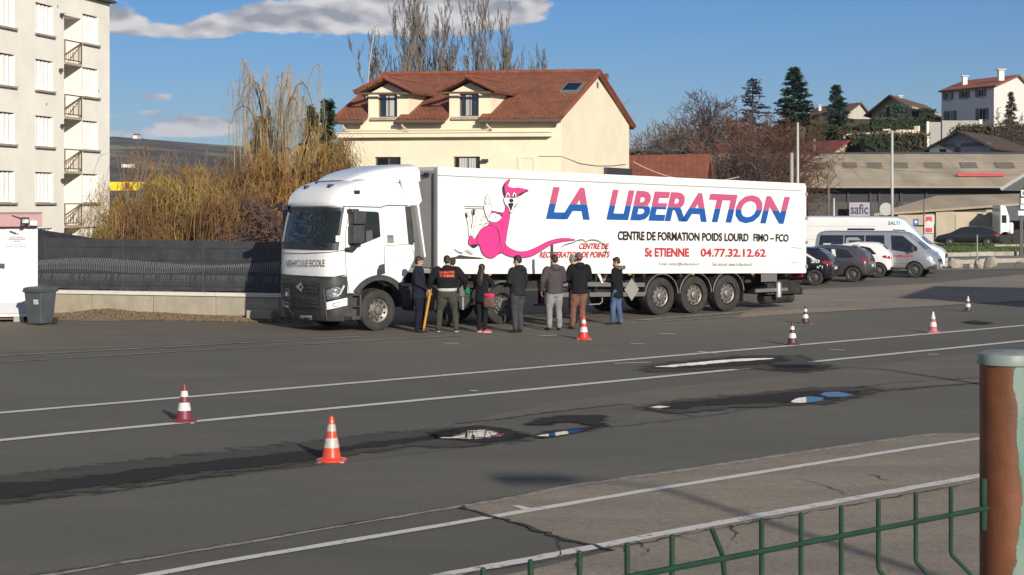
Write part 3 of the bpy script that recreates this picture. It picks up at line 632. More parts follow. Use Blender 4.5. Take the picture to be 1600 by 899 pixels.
# ---- print on the flank
pink = mat('print_pink', (.62,.04,.22), .4, coat=.2); pinkd = mat('print_shade', (.10,.008,.04), .4); inkb = mat('print_black', (.025,.022,.03), .4); printw = mat('print_white', (.80,.79,.76), .38)
redp = mat('print_red', (.46,.035,.06), .4); rosep = mat('print_rose', (.47,.085,.18), .4, coat=.2); bluep = mat('print_blue', (.010,.085,.33), .4, coat=.2)
def fl(off): return lambda px, py: (flank(px, py, -off)[0], -off, flank(px, py, -off)[1])
def letters_two_tone():
    "the big sheared capitals, rose above and blue below, a thin white slit between"
    for word, (xa, xb), (ta, tb), (ba, bb_), sc in (('LA', (853.5, 921.5), (291.8, 294.0), (342.0, 343.5), 1), ('LIBERATION', (948, 1234.5), (295.5, 307.5), (343.8, 350.6), 1)):
        vs, fs = text_geo(word, .034, .26, .98)
        X = [a for a, b in vs]; Yy = [b for a, b in vs]; ax, bx, ay, by = min(X), max(X), min(Yy), max(Yy)
        for half, mt in ((0, bluep), (1, rosep)):
            bm = bmesh.new(); bv = [bm.verts.new((x, y, 0)) for x, y in vs]
            for f in fs:
                try: bm.faces.new([bv[i] for i in f])
                except ValueError: pass
            cut = ay+(by-ay)*(.475 if half == 0 else .49)
            g = bm.verts[:]+bm.edges[:]+bm.faces[:]
            bmesh.ops.bisect_plane(bm, geom=g, plane_co=(0,cut,0), plane_no=(0,1 if half == 0 else -1,0), clear_outer=True)
            bm.verts.index_update(); out = []
            for v in bm.verts:
                u = (v.co.x-ax)/(bx-ax); t = (v.co.y-ay)/(by-ay)
                px = xa+u*(xb-xa)
                yt = ta+u*(tb-ta); yb = ba+u*(bb_-ba); out.append(fl(.024)(px, yb+(yt-yb)*t))
            fl_ = [tuple(v.index for v in f.verts) for f in bm.faces]; bm.free()
            par = list(range(len(out)))
            def fd(a):
                while par[a] != a: par[a] = par[par[a]]; a = par[a]
                return a
            for f in fl_:
                for q in f[1:]: par[fd(f[0])] = fd(q)
            gr = {}
            for f in fl_: gr.setdefault(fd(f[0]), []).append(f)
            for k_, ff in gr.items():
                ids = sorted({i for f in ff for i in f}); mp_ = {a: b for b, a in enumerate(ids)}
                m = MB(); m.add([out[i] for i in ids], [tuple(mp_[i] for i in f) for f in ff]); m.build('letter', mt, trl, fix=False)
letters_two_tone()
def line_on(txt, xa, xb, ya, yb, ya2, yb2, mt, bold, spacing=1.0, shear=0.0, name='lettering', off=.024):
    "ya..yb: top and bottom rows at xa, ya2..yb2 at xb"
    vs, fs = text_geo(txt, bold, shear, spacing); X = [a for a, b in vs]; Yy = [b for a, b in vs]; ax, bx, ay, by = min(X), max(X), min(Yy), max(Yy); out = []
    for x, y in vs:
        u = (x-ax)/(bx-ax); t = (y-ay)/(by-ay); yt = ya+u*(ya2-ya); ybm = yb+u*(yb2-yb); out.append(fl(off)(xa+u*(xb-xa), ybm+(yt-ybm)*t))
    m = MB(); m.add(out, fs); return tag(m.build(name, mt, trl, fix=False), kind='stuff')
line_on('CENTRE DE FORMATION POIDS LOURD', 965.5, 1170, 361, 375.5, 365, 377.5, inkb, .03)
line_on('FIMO – FCO', 1177.5, 1232.5, 365.2, 377.5, 366, 378, inkb, .03)
line_on('St ETIENNE', 1008, 1077, 387, 401.5, 388, 401.5, redp, .03)
line_on('04.77.32.12.62', 1095, 1196.5, 388, 401.5, 389, 401.8, redp, .026)
line_on('E-mail: contact@la-liberation.fr', 1030, 1093, 409.5, 416, 410, 416.3, mat('print_grey', (.22,.21,.21), .5), 0)
line_on('Site Internet: www.la-liberation.fr', 1113.5, 1176, 409.8, 416, 410, 416.2, MATS['print_grey'], 0)
line_on('CENTRE DE', 905, 952, 380, 389.5, 380.5, 389.5, redp, .028, shear=.3); line_on('RECUPERATION DE POINTS', 843, 953, 393.5, 403, 393, 402.8, redp, .028, shear=.3)
# the running kangaroo emblem, drawn anew as a plain cartoon animal of the same size and colour
def kz(x, y): return (690+x/5.8, 265+y/5.8)
def curve(pts, closed=True, k=6):
    n = len(pts); o = []
    rngi = range(n if closed else n-1)
    for i in rngi:
        p0, p1, p2, p3 = [Vector(pts[j % n] if closed else pts[max(0, min(n-1, j))]) for j in (i-1, i, i+1, i+2)]
        for a in range(k):
            t = a/k; o.append(.5*((2*p1)+(-p0+p2)*t+(2*p0-5*p1+4*p2-p3)*t*t+(-p0+3*p1-3*p2+p3)*t**3))
    if not closed: o.append(Vector(pts[-1]))
    return [(v.x, v.y) for v in o]
klay = [.026]
def kpoly(pts, mt, k=6):
    c = [kz(*p) for p in (curve(pts, True, k) if k > 1 else pts)]; off = klay[0]; klay[0] += .0008
    m = MB(); m.sheet([fl(off)(*p) for p in c]); o = m.build('kangaroo_emblem', mt, trl); return c
def kline(pts, wd=.013, closed=False, smoothc=True, mt=None):
    c = [kz(*p) for p in (curve(pts, closed, 6) if smoothc else pts)]
    if closed: c.append(c[0])
    off = klay[0]; klay[0] += .0004; g = [Vector(fl(off)(*p)) for p in c]; vs = []; n = len(g)
    for i, p in enumerate(g):
        t = (g[min(i+1,n-1)]-g[max(i-1,0)]).normalized(); pr = Vector((-t.z,0,t.x)); ww = wd/2
        vs += [p-pr*ww, p+pr*ww]
    m = MB(); m.add(vs, [(2*i,2*i+1,2*i+3,2*i+2) for i in range(n-1)]); m.build('kangaroo_outline', mt or inkb, trl, fix=False)
def kshape(pts, mt, wd=.013): kpoly(pts, mt); kline(pts, wd, True)
# tail
kshape([(560,650),(600,700),(680,740),(760,742),(840,715),(960,655),(1060,628),(1150,625),(1210,640),(1100,655),(1000,680),(900,740),(820,785),(740,800),(640,795),(560,765),(535,730)], pink)
# legs stretched forward
kshape([(215,400),(240,395),(262,470),(268,560),(262,610),(245,600),(240,500)], printw)
kshape([(272,375),(300,365),(322,400),(300,500),(282,600),(262,610),(272,520),(285,450)], printw)
kpoly([(280,372),(300,370),(300,410),(282,415)], inkb)
kpoly([(214,400),(230,400),(238,432),(222,436)], inkb)
kshape([(262,600),(282,612),(300,630),(360,560),(420,640),(360,690),(340,685),(300,700),(262,690),(244,670),(248,630)], pink)
kpoly([(262,690),(300,678),(335,682),(320,698),(292,712)], inkb)
# body, neck and head with upright ears
kshape([(585,330),(618,385),(614,460),(596,560),(582,650),(556,740),(500,760),(470,640),(430,510),(450,470),(500,440),(548,430),(530,400),(470,395),(455,375),(520,388),(570,385)], pink)
kshape([(345,560),(400,515),(460,512),(510,550),(528,620),(540,700),(520,760),(470,800),(420,800),(370,760),(345,690),(325,640)], pink)
kline([(500,540),(524,600),(520,660),(505,700)], .014)
kshape([(455,395),(500,400),(545,430),(520,465),(480,480),(440,470),(430,440)], printw)
kshape([(390,320),(430,300),(455,340),(450,390),(430,430),(440,460),(425,466),(408,430),(392,390),(386,350)], printw)
kshape([(402,320),(396,270),(412,228),(430,250),(434,310)], printw)
for y in (345, 378, 408): kline([(396,y),(418,y-2),(430,y+4)], .009)
# pushed bar
kline([(210,332),(385,338)], .012, smoothc=False); kline([(210,352),(385,356)], .012, smoothc=False)
# head
kshape([(560,210),(556,160),(580,115),(612,90),(618,105),(600,150),(650,170),(700,168),(785,188),(760,205),(715,220),(690,240),(700,270),(680,320),(650,350),(610,345),(580,310),(572,250)], pink)
kpoly([(560,215),(556,170),(578,120),(570,170),(580,235)], inkb)
kpoly([(700,225),(740,205),(785,190),(755,210),(710,238)], inkb)
kshape([(566,262),(600,250),(640,258),(690,252),(702,280),(680,315),(655,345),(640,390),(622,388),(600,340),(575,315)], printw)
kpoly([(605,308),(652,308),(640,345),(628,378),(615,350)], inkb)
kpoly([(614,272),(632,264),(650,274),(650,292),(632,300),(614,290)], inkb)
for ex in (602, 660):
    kshape([(ex-16,250),(ex-14,220),(ex,205),(ex+14,220),(ex+16,250)], printw); kpoly([(ex-7,250),(ex-5,226),(ex+3,222),(ex+9,250)], inkb)
kline([(370,520),(390,495),(430,478)], .012)
for a, b in (((372,415),(400,438)), ((350,452),(378,458)), ((340,498),(372,492)), ((486,448),(494,418))): kline([a, b], .010, smoothc=False)
# ground shadow and speed marks
kpoly([(80,805),(160,780),(150,772),(240,788),(330,796),(400,808)], mat('print_brown', (.045,.036,.03), .5), 1)
kline([(118,720),(150,745),(192,758)], .02); kline([(212,735),(245,755),(285,765)], .016); kline([(228,724),(250,738),(272,744)], .012)
# puff of cloud round the slogan
kline([(1088,702),(1120,682),(1165,668),(1190,663),(1215,650),(1240,640),(1275,636),(1300,646),(1312,655),(1340,640),(1385,638),(1430,650),(1470,680),(1492,720),(1488,760),(1462,790)], .02)
# ---------------------------------------------------------------- tractor unit
trk = thing('lorry_tractor', 'white high-roof lorry cab with VEHICULE ECOLE on its nose, pulling the long trailer', 'lorry', TO, TA)
YC = TW/2
def ring(z, sc, b, a, sr, e=.62, off=0.0, n=26, th0=-90, th1=90, full=True):
    b += off; a += off; pts = []
    if full: pts += [(sr, YC-a, z), ((sr*2+sc)/3, YC-a, z), ((sr+sc*2)/3, YC-a, z)]
    for i in range(n+1):
        t = R(th0+(th1-th0)*i/n); c, s_ = abs(math.cos(t)), math.sin(t)
        pts.append((sc-b*(c**e), YC+a*math.copysign(abs(s_)**e, s_), z))
    if full: pts += [((sr+sc*2)/3, YC+a, z), ((sr*2+sc)/3, YC+a, z), (sr, YC+a, z)]
    return pts
UP = [(.93,-2.74,.46,1.215,-1.40),(1.15,-2.76,.49,1.235,-1.12),(1.34,-2.77,.50,1.24,-.95),(1.70,-2.77,.50,1.24,-.72),(1.99,-2.76,.50,1.24,-.70),(2.30,-2.72,.48,1.24,-.72),(2.65,-2.67,.45,1.235,-.76),(2.90,-2.62,.43,1.228,-.79),(3.05,-2.59,.43,1.225,-.82)]
RF = [(3.05,-2.60,.47,1.235,-.80),(3.12,-2.59,.50,1.235,-.80),(3.28,-2.53,.49,1.225,-.80),(3.42,-2.43,.48,1.20,-.80),(3.54,-2.27,.47,1.15,-.80),(3.63,-2.05,.46,1.08,-.80),(3.70,-1.75,.45,.98,-.80),(3.73,-1.45,.40,.84,-.80)]
def interp(T, z):
    for a, b in zip(T, T[1:]):
        if z <= b[0]: t = (z-a[0])/(b[0]-a[0]); return tuple(p+(q-p)*t for p, q in zip(a, b))
    return T[-1]
m = MB(); m.loft([ring(*interp(UP, .93+(3.05-.93)*i/24)) for i in range(25)]); cab = m.build('cab_shell', cabwhite, trk)
c = MB(); c.lathe([(.74,-.3),(.74,.75)], 32, c=(-1.75,0,.52), axis='y'); c.lathe([(.74,1.8),(.74,2.9)], 32, c=(-1.75,0,.52), axis='y')
cut = c.build('cut', black); cut.data.transform(Matrix.Identity(4))
cut.parent = trk
md = cab.modifiers.new('arch', 'BOOLEAN'); md.object = cut; md.operation = 'DIFFERENCE'; md.solver = 'EXACT'
bpy.context.view_layer.update(); bake(cab); bpy.data.objects.remove(cut); autosmooth(cab.data, 32)
m = MB(); m.loft([ring(*interp(RF, 3.05+(3.73-3.05)*i/14)) for i in range(15)]); roof = m.build('cab_roof', cabwhite, trk, sm=32)
mj = MB()
for o_ in (cab, roof): mj.add([v.co for v in o_.data.vertices], [tuple(p.vertices) for p in o_.data.polygons])
CB = BVHTree.FromPolygons([Vector(v) for v in mj.v], mj.f)
LO = [(.28,-2.74,.40,1.17,-2.66),(.40,-2.74,.46,1.22,-2.66),(.75,-2.75,.52,1.25,-2.66),(1.10,-2.76,.53,1.255,-2.66),(1.30,-2.77,.52,1.25,-2.66),(1.36,-2.77,.50,1.243,-2.66)]
m = MB(); m.loft([ring(*interp(LO, .28+1.08*i/10)) for i in range(11)]); low = m.build('front_bumper', dgrey, trk, sm=32)
mj.add([v.co for v in low.data.vertices], [tuple(p.vertices) for p in low.data.polygons]); CB = BVHTree.FromPolygons([Vector(v) for v in mj.v], mj.f)
def front_grid(T, z0, z1, t0, t1, off, name, mt, nz=8, n=30, sm=True):
    m = MB(); k = n+1
    for i in range(nz+1): m.v += ring(*interp(T, z0+(z1-z0)*i/nz), off=off, n=n, th0=t0, th1=t1, full=False)
    m.f = [(i*k+j, i*k+j+1, (i+1)*k+j+1, (i+1)*k+j) for i in range(nz) for j in range(n)]
    return m.build(name, mt, trk, sm=sm, fix=False)
front_grid(UP, 1.985, 3.02, -82, 82, .012, 'windscreen_surround', black); 
front_grid(UP, 2.16, 2.93, -76, 76, .020, 'windscreen', mat('windscreen_glass', (.012,.017,.016), .03, spec=.45, coat=0))
front_grid(LO, .52, 1.20, -36, 30, .012, 'grille_panel', black)
# grille bars
m = MB()
for i in range(7):
    z = .60+i*.088
    if i in (3,): continue
    for j in range(13):
        ta, tb_ = -30+j*4.3, -30+(j+1)*4.3; pa = ring(*interp(LO, z), off=.03, n=1, th0=ta, th1=ta+.01, full=False)[0]; pb = ring(*interp(LO, z+.06), off=.03, n=1, th0=tb_, th1=tb_+.01, full=False)[0]
        m.tube([pa, pb], .012, 4)
tag(m.build('grille_bar', dgrey, trk), kind='stuff')
def lozenge(c_, w_, h_, name, mt, T, off, par):
    m = MB(); th, z = c_
    o = [ring(*interp(T, z+dz), off=off, n=1, th0=th+dt, th1=th+dt+.01, full=False)[0] for dt, dz in ((0,h_),(w_,0),(0,-h_),(-w_,0))]
    i_ = [ring(*interp(T, z+dz*.45), off=off, n=1, th0=th+dt*.45, th1=th+dt*.45+.01, full=False)[0] for dt, dz in ((0,h_),(w_,0),(0,-h_),(-w_,0))]
    m.add(o+i_, [(k, (k+1)%4, 4+(k+1)%4, 4+k) for k in range(4)]); return m.build(name, mt, par, fix=False)
lozenge((-3, 1.08), 3.2, .12, 'badge', galv, LO, .045, trk)
def z7(x, y): return (430+x/6.92, 380+y/6.92)
def z8(x, y): return (535+x/5.62, 300+y/5.62)
def z1(x, y): return (420+x/2.996, 240+y/2.996)
def sf(pts, cv, off, name, mt, parent=None, ml=5): return seen([cv(*p) for p in pts], CB, TI, off, name, mt, parent or trk, ml)
def sline(pts, cv, wpx, off, name, mt, parent=None):
    g = [Vector(cv(*p)) for p in pts]; lft, rgt = [], []
    for i, p in enumerate(g):
        t = (g[min(i+1,len(g)-1)]-g[max(i-1,0)]).normalized(); pr = Vector((-t.y, t.x))*wpx/2; lft.append(tuple(p+pr)); rgt.append(tuple(p-pr))
    return seen(lft+rgt[::-1], CB, TI, off, name, mt, parent or trk, 6)
hl = sf([(545,500),(735,438),(770,452),(775,588),(560,625)], z7, .016, 'headlight', black)
sf([(552,510),(680,470),(720,500),(690,585),(565,612)], z7, .024, 'reflector', chrome, hl, 3); sf([(735,448),(752,462),(700,560),(690,545)], z7, .025, 'running_lamp', lens, hl)
hl2 = sf([(112,485),(152,490),(152,592),(120,592)], z7, .018, 'headlight', lens)
sf([(556,640),(776,590),(778,672),(562,722)], z7, .015, 'bumper_panel', cabwhite); sf([(90,612),(150,640),(150,702),(94,680)], z7, .015, 'bumper_panel', cabwhite)
sline([(625,655),(700,635),(680,680),(630,684),(625,655)], z7, .9, .022, 'range_badge', inkb)
sline([(165,495),(168,740),(202,745),(205,830)], z7, 1.2, .03, 'grille_trim', alum); sline([(530,495),(548,640),(565,822)], z7, 1.5, .03, 'grille_trim', alum)
sf([(225,452),(440,452),(448,490),(220,490)], z7, .013, 'upper_intake', black)
pl = sf([(278,778),(408,782),(408,838),(278,832)], z7, .03, 'number_plate', mat('plate_white', (.62,.62,.60), .4))
def text_seen(txt, tl, tr, bl, br, cv, off, name, mt, bold, parent=None, bvh=None, frame=None):
    vs, fs = text_geo(txt, bold); X = [a for a, b in vs]; Y_ = [b for a, b in vs]; ax, bx, ay, by = min(X), max(X), min(Y_), max(Y_); o = frame or TI; org = o @ Vector((0,0,CAMH)); outp = []
    for x, y in vs:
        u, t = (x-ax)/(bx-ax), (y-ay)/(by-ay); top = Vector(tl).lerp(Vector(tr), u); bot = Vector(bl).lerp(Vector(br), u); q = bot.lerp(top, t); q = cv(q.x, q.y)
        d = ((o @ P(q[0], q[1], 10.0))-org).normalized(); h = (bvh or CB).ray_cast(org, d)
        if h[0] is None: outp.append((bvh or CB).find_nearest(org+d*40)[0]); continue
        n = h[1] if h[1].dot(d) < 0 else -h[1]; outp.append(h[0]+n*off)
    m = MB(); m.add(outp, fs); return m.build(name, mt, parent or trk, fix=False)
text_seen('JL 481 NW', (290,792), (398,796), (290,822), (398,828), z7, .036, 'lettering', inkb, .04, pl)
text_seen('VEHICULE ECOLE', (120,184), (541,180), (128,256), (541,252), z7, .022, 'lettering', inkb, .0)
# white nose panel keeps its lower edge: dark shadow gap below
sline([(92,378),(150,390),(225,360),(445,362),(540,385),(755,345)], z7, 1.6, .012, 'nose_gap', black)
sline([(90,108),(300,112),(590,100),(755,75)], z7, 1.0, .016, 'nose_gap', black)
# side of the cab
dw = sf([(68,200),(92,163),(150,168),(300,174),(320,186),(334,393),(240,432),(150,468),(84,472),(62,458)], z8, .008, 'door_surround', black)
sf([(84,205),(100,176),(150,180),(295,186),(308,196),(322,388),(235,424),(150,456),(96,460),(76,448)], z8, .014, 'door_window', mat('side_glass', (.010,.012,.012), .05, spec=.7), dw)
sf([(205,345),(258,335),(265,420),(205,442)], z8, .017, 'seat_seen_through_window', mat('seat_grey', (.08,.08,.085), .8), dw)
gap = mat('panel_gap', (.10,.10,.10), .7)
sline([(66,130),(30,340),(22,520),(35,740),(60,890)], z8, .8, .008, 'door_gap', gap); sline([(372,470),(368,720)], z8, .8, .008, 'door_gap', gap)
sline([(330,180),(352,300),(372,470)], z8, .35, .008, 'door_gap', gap)
sline([(378,472),(600,460),(652,625),(600,775)], z8, .8, .008, 'panel_gap', gap)
sline([(38,750),(180,715),(300,668)], z8, .5, .008, 'door_crease', seam); sline([(385,640),(540,598)], z8, .5, .008, 'panel_crease', seam)
sline([(0,126),(335,136),(395,117),(575,120)], z8, 1.6, .010, 'gutter', gap); sline([(548,0),(568,112)], z8, .9, .012, 'roof_gap', gap)
vt = sf([(548,128),(632,128),(646,440),(628,466),(580,462)], z8, .010, 'side_vent', dgrey)
sf([(390,378),(446,378),(452,450),(394,450)], z8, .010, 'side_hatch', mat('hatch_grey', (.22,.21,.20), .6)); sf([(302,690),(322,642),(370,630),(374,716),(300,740)], z8, .010, 'wing_intake', dgrey)
sf([(398,386),(440,386),(442,404),(400,404)], z8, .014, 'hatch_slot', alum)
m = MB(); pr = [(-1.75+.87*math.cos(R(a))*1.02, .50+.87*math.sin(R(a))) for a in range(8, 150, 6)]; pi = [(-1.75+.72*math.cos(R(a)), .52+.72*math.sin(R(a))) for a in range(8, 150, 6)]
for y0, y1 in ((.005, .30), (TW-.30, TW-.005)):
    n = len(pr); b0 = len(m.v)
    for (a, b), (c_, d) in zip(pr, pi): m.v += [(a,y0,b),(c_,y0,d),(c_,y1,d),(a,y1,b)]
    m.f += [(b0+4*i+j, b0+4*i+(j+1)%4, b0+4*(i+1)+(j+1)%4, b0+4*(i+1)+j) for i in range(n-1) for j in range(4)]
m.build('wheel_arch', dgrey, trk, sm=30)
# steps ahead of the wheel
m = MB(); m.bb(-2.70, -2.50, .03, .5, .30, .95); m.bb(-2.70, -2.24, .03, .5, .30, .40); m.bb(-2.70, -2.24, .03, .5, .88, .95); m.bb(-2.30, -2.24, .03, .5, .30, .95); m.bb(-2.66, -2.26, .18, .5, .32, .92); m.bb(-2.60, -2.28, .05, .3, .60, .64); m.build('step_well', dgrey, trk, bevel=.012)
# mirrors on their arms
def mbox(px0, px1, py0, py1, y0, y1, name, mt=dgrey, bev=.03, par=None):
    a = flank(px0, py1, y0); b = flank(px1, py0, y0); m = MB(); m.bb(a[0], b[0], y0, y1, a[1], b[1]); return m.build(name, mt, par or trk, bevel=bev, seg=3)
mh = mbox(553, 570.5, 352, 381, -.26, .0, 'mirror'); mbox(554, 573, 332, 351, -.26, .0, 'mirror'); mbox(550, 562, 326.5, 333, -.20, .05, 'mirror_arm'); mbox(552, 570, 348, 356, -.18, .03, 'mirror_arm', black)
a = flank(545, 391, -.02); b = flank(560, 383, -.2); m = MB(); m.tube([(a[0]-.06,.06,a[1]),(a[0]+.1,-.06,a[1]+.02),(b[0],-.18,b[1])], [.06,.06,.04], 8); m.build('mirror_arm', black, trk)
m = MB(); m.bb(-2.85, -2.6, TW+.02, TW+.26, 2.2, 2.95); m.build('mirror', dgrey, trk, bevel=.03)
a = ring(*interp(UP, 3.0), n=1, th0=60, th1=61, full=False)[0]; m = MB(); m.bb(a[0]-.25, a[0]+.02, a[1]-.1, a[1]+.16, 2.93, 3.06); m.build('kerb_mirror', black, trk, bevel=.02)
# roof air deflector
m = MB(); prof = [(-2.42,.62,3.60,3.63),(-2.25,.82,3.60,3.74),(-2.0,.95,3.60,3.86),(-1.6,1.05,3.62,3.97),(-1.1,1.13,3.64,4.06),(-.48,1.17,3.66,4.10)]
rs = []
for s, a_, za, zt in prof:
    rg_ = []
    for i in range(17):
        t = math.pi*i/16; rg_.append((s, YC-a_*math.copysign(abs(math.cos(t))**.45, math.cos(t)), za+(zt-za)*math.sin(t)**.45))
    rs.append(rg_)
m.loft(rs); m.build('roof_deflector', cabwhite, trk, sm=40)
m = MB(); pg = [flank(*p) for p in ((627,279),(653.5,277),(660,314),(655,321),(637,321.5))]; m.prism(pg, lambda u,v,d: (u,d,v), .02, .09); m.build('side_deflector', cabwhite, trk, bevel=.01); m = MB(); m.prism(pg, lambda u,v,d: (u,d,v), TW-.09, TW-.02); m.build('side_deflector', cabwhite, trk, bevel=.01)
m = MB(); pg = [flank(*p) for p in ((651.5,319),(654.5,319),(665.5,402),(663.2,402))]; m.prism(pg, lambda u,v,d: (u,d,v), .0, .12); m.build('deflector_edge', cabwhite, trk)
m = MB()
for a in ((480,293),(517,291),(557,300.5)):
    o = TI @ Vector((0,0,CAMH)); d = ((TI @ P(a[0], a[1], 10))-o).normalized(); h = CB.ray_cast(o, d)
    if h[0]: mm = MB(); mm.box(h[0], (.16,.10,.09)); mm.build('roof_lamp', black, trk, bevel=.02)
sline([(215,134),(330,128),(450,122),(600,118),(625,128)], z1, 1.0, .012, 'roof_cable', black)
# wipers
m = MB()
for t0, t1 in ((-52,-20),(10,40)):
    p0 = ring(*interp(UP, 2.08), off=.05, n=1, th0=t0, th1=t0+.01, full=False)[0]; p1 = ring(*interp(UP, 2.16), off=.05, n=1, th0=t1, th1=t1+.01, full=False)[0]; mm = MB(); mm.tube([p0, p1], .014, 5); mm.build('wiper', black, trk)
sf([(345,388-0),(0,0),(0,0)], z1, .03, 'x', white) if False else None
sf([(313,385),(333,385),(333,414),(313,414)], z1, .03, 'permit_sticker', mat('paper_white', (.6,.6,.58), .7))
# chassis, tank, rear axle
m = MB()
for y in (.85, 1.70): m.bb(-2.4, 2.95, y-.05, y+.05, .68, .95)
m.bb(-1.1, 1.3, .25, 2.3, .95, 1.05); m.bb(1.5, 2.5, .5, 2.05, .98, 1.22); m.bb(-2.2, -1.2, .6, 1.95, .5, 1.3); m.build('tractor_frame', chassis, trk, bevel=.01)
m = MB(); m.bb(-.62, 1.12, .12, .78, .42, 1.02); m.build('fuel_tank', mat('tank_metal', (.10,.098,.095), .45, .6, dirt=(.06,.055,.05), damt=.6), trk, bevel=.09, seg=4)
for s in (-.3, .3, .85): m = MB(); m.bb(s-.025, s+.025, .105, .8, .41, 1.035); m.build('tank_strap', galv, trk, bevel=.01)
m = MB(); m.bb(-1.05, -.7, .12, .6, .55, 1.0); m.build('battery_box', dgrey, trk, bevel=.04)
a = flank(725, 450); m = MB(); m.box((a[0], .1, a[1]), (.3,.08,.45)); m.build('toolbox_lid', alum, trk, bevel=.02)
wheel(trk, -1.75, .06, .505, .33, 'front'); wheel(trk, -1.75, TW-.06, .505, .33, 'front', side=1)
wheel(trk, 2.05, .05, .505, .60, 'drive'); wheel(trk, 2.05, TW-.05, .505, .60, 'drive', side=1)
m = MB(); m.tube([(2.05,.4,.5),(2.05,2.1,.5)], .11, 10); m.build('axle', chassis, trk); m = MB(); m.tube([(-1.75,.3,.45),(-1.75,2.2,.45)], .07, 8); m.build('axle', chassis, trk)
for y0, y1 in ((.03,.62), (TW-.62, TW-.03)):
    pr = [(2.05+.60*math.cos(R(a)), .53+.60*math.sin(R(a))) for a in range(-5, 186, 9)]; m = MB()
    for a, b in pr: m.v += [(a,y0,b),(a,y1,b)]
    m.f = [(2*i,2*i+1,2*i+3,2*i+2) for i in range(len(pr)-1)]; g = m.build('mudguard', mat('mudguard_grey', (.085,.083,.08), .7, dirt=(.14,.12,.1), damt=.5), trk, fix=False); q = g.modifiers.new('t', 'SOLIDIFY'); q.thickness = .05
# ---------------------------------------------------------------- people
skinm = mat('skin', (.42,.23,.16), .55, var=.08, vscale=30); hairm = mat('hair_dark', (.018,.013,.010), .6, var=.4, vscale=60, stretch=(1,1,.2)); hairb = mat('hair_brown', (.045,.028,.018), .6, var=.4, vscale=60)
def cloth(name, col, **k): return mat(name, col, .92, var=.16, vscale=7, bump=.012, bscale=12, spec=.2, **k)
ctex = bpy.data.textures.new('folds', 'CLOUDS'); ctex.noise_scale = .11; ctex.noise_depth = 2
ctex2 = bpy.data.textures.new('fluff', 'CLOUDS'); ctex2.noise_scale = .03; ctex2.noise_depth = 2
def fused(mb, name, mt, parent, vox=.016, disp=0.0, it=3, tex=None):
    o = mb.build(name, mt, parent, fix=True)
    r = o.modifiers.new('r', 'REMESH'); r.mode = 'VOXEL'; r.voxel_size = vox; r.use_smooth_shade = True
    s = o.modifiers.new('s', 'SMOOTH'); s.factor = .6; s.iterations = it
    if disp:
        d = o.modifiers.new('d', 'DISPLACE'); d.texture = tex or ctex; d.strength = disp; d.mid_level = .5
    bake(o); smooth(o.data); return o
def V(*a): return Vector(a)
def limb(mb, pts, rs, n=10, sq=None):
    "a tapering limb, rounded off at both ends"
    mb.tube(pts, rs, n)
    mb.ell(pts[0], (rs[0],)*3, 10, 6); mb.ell(pts[-1], (rs[-1],)*3, 10, 6)
def torso_rings(rows, n=16):
    return [[V(cx+rx*math.copysign(abs(math.cos(2*math.pi*j/n))**.85, math.cos(2*math.pi*j/n)), cy+ry*math.copysign(abs(math.sin(2*math.pi*j/n))**.85, math.sin(2*math.pi*j/n)), z) for j in range(n)] for z, rx, ry, cx, cy in rows]
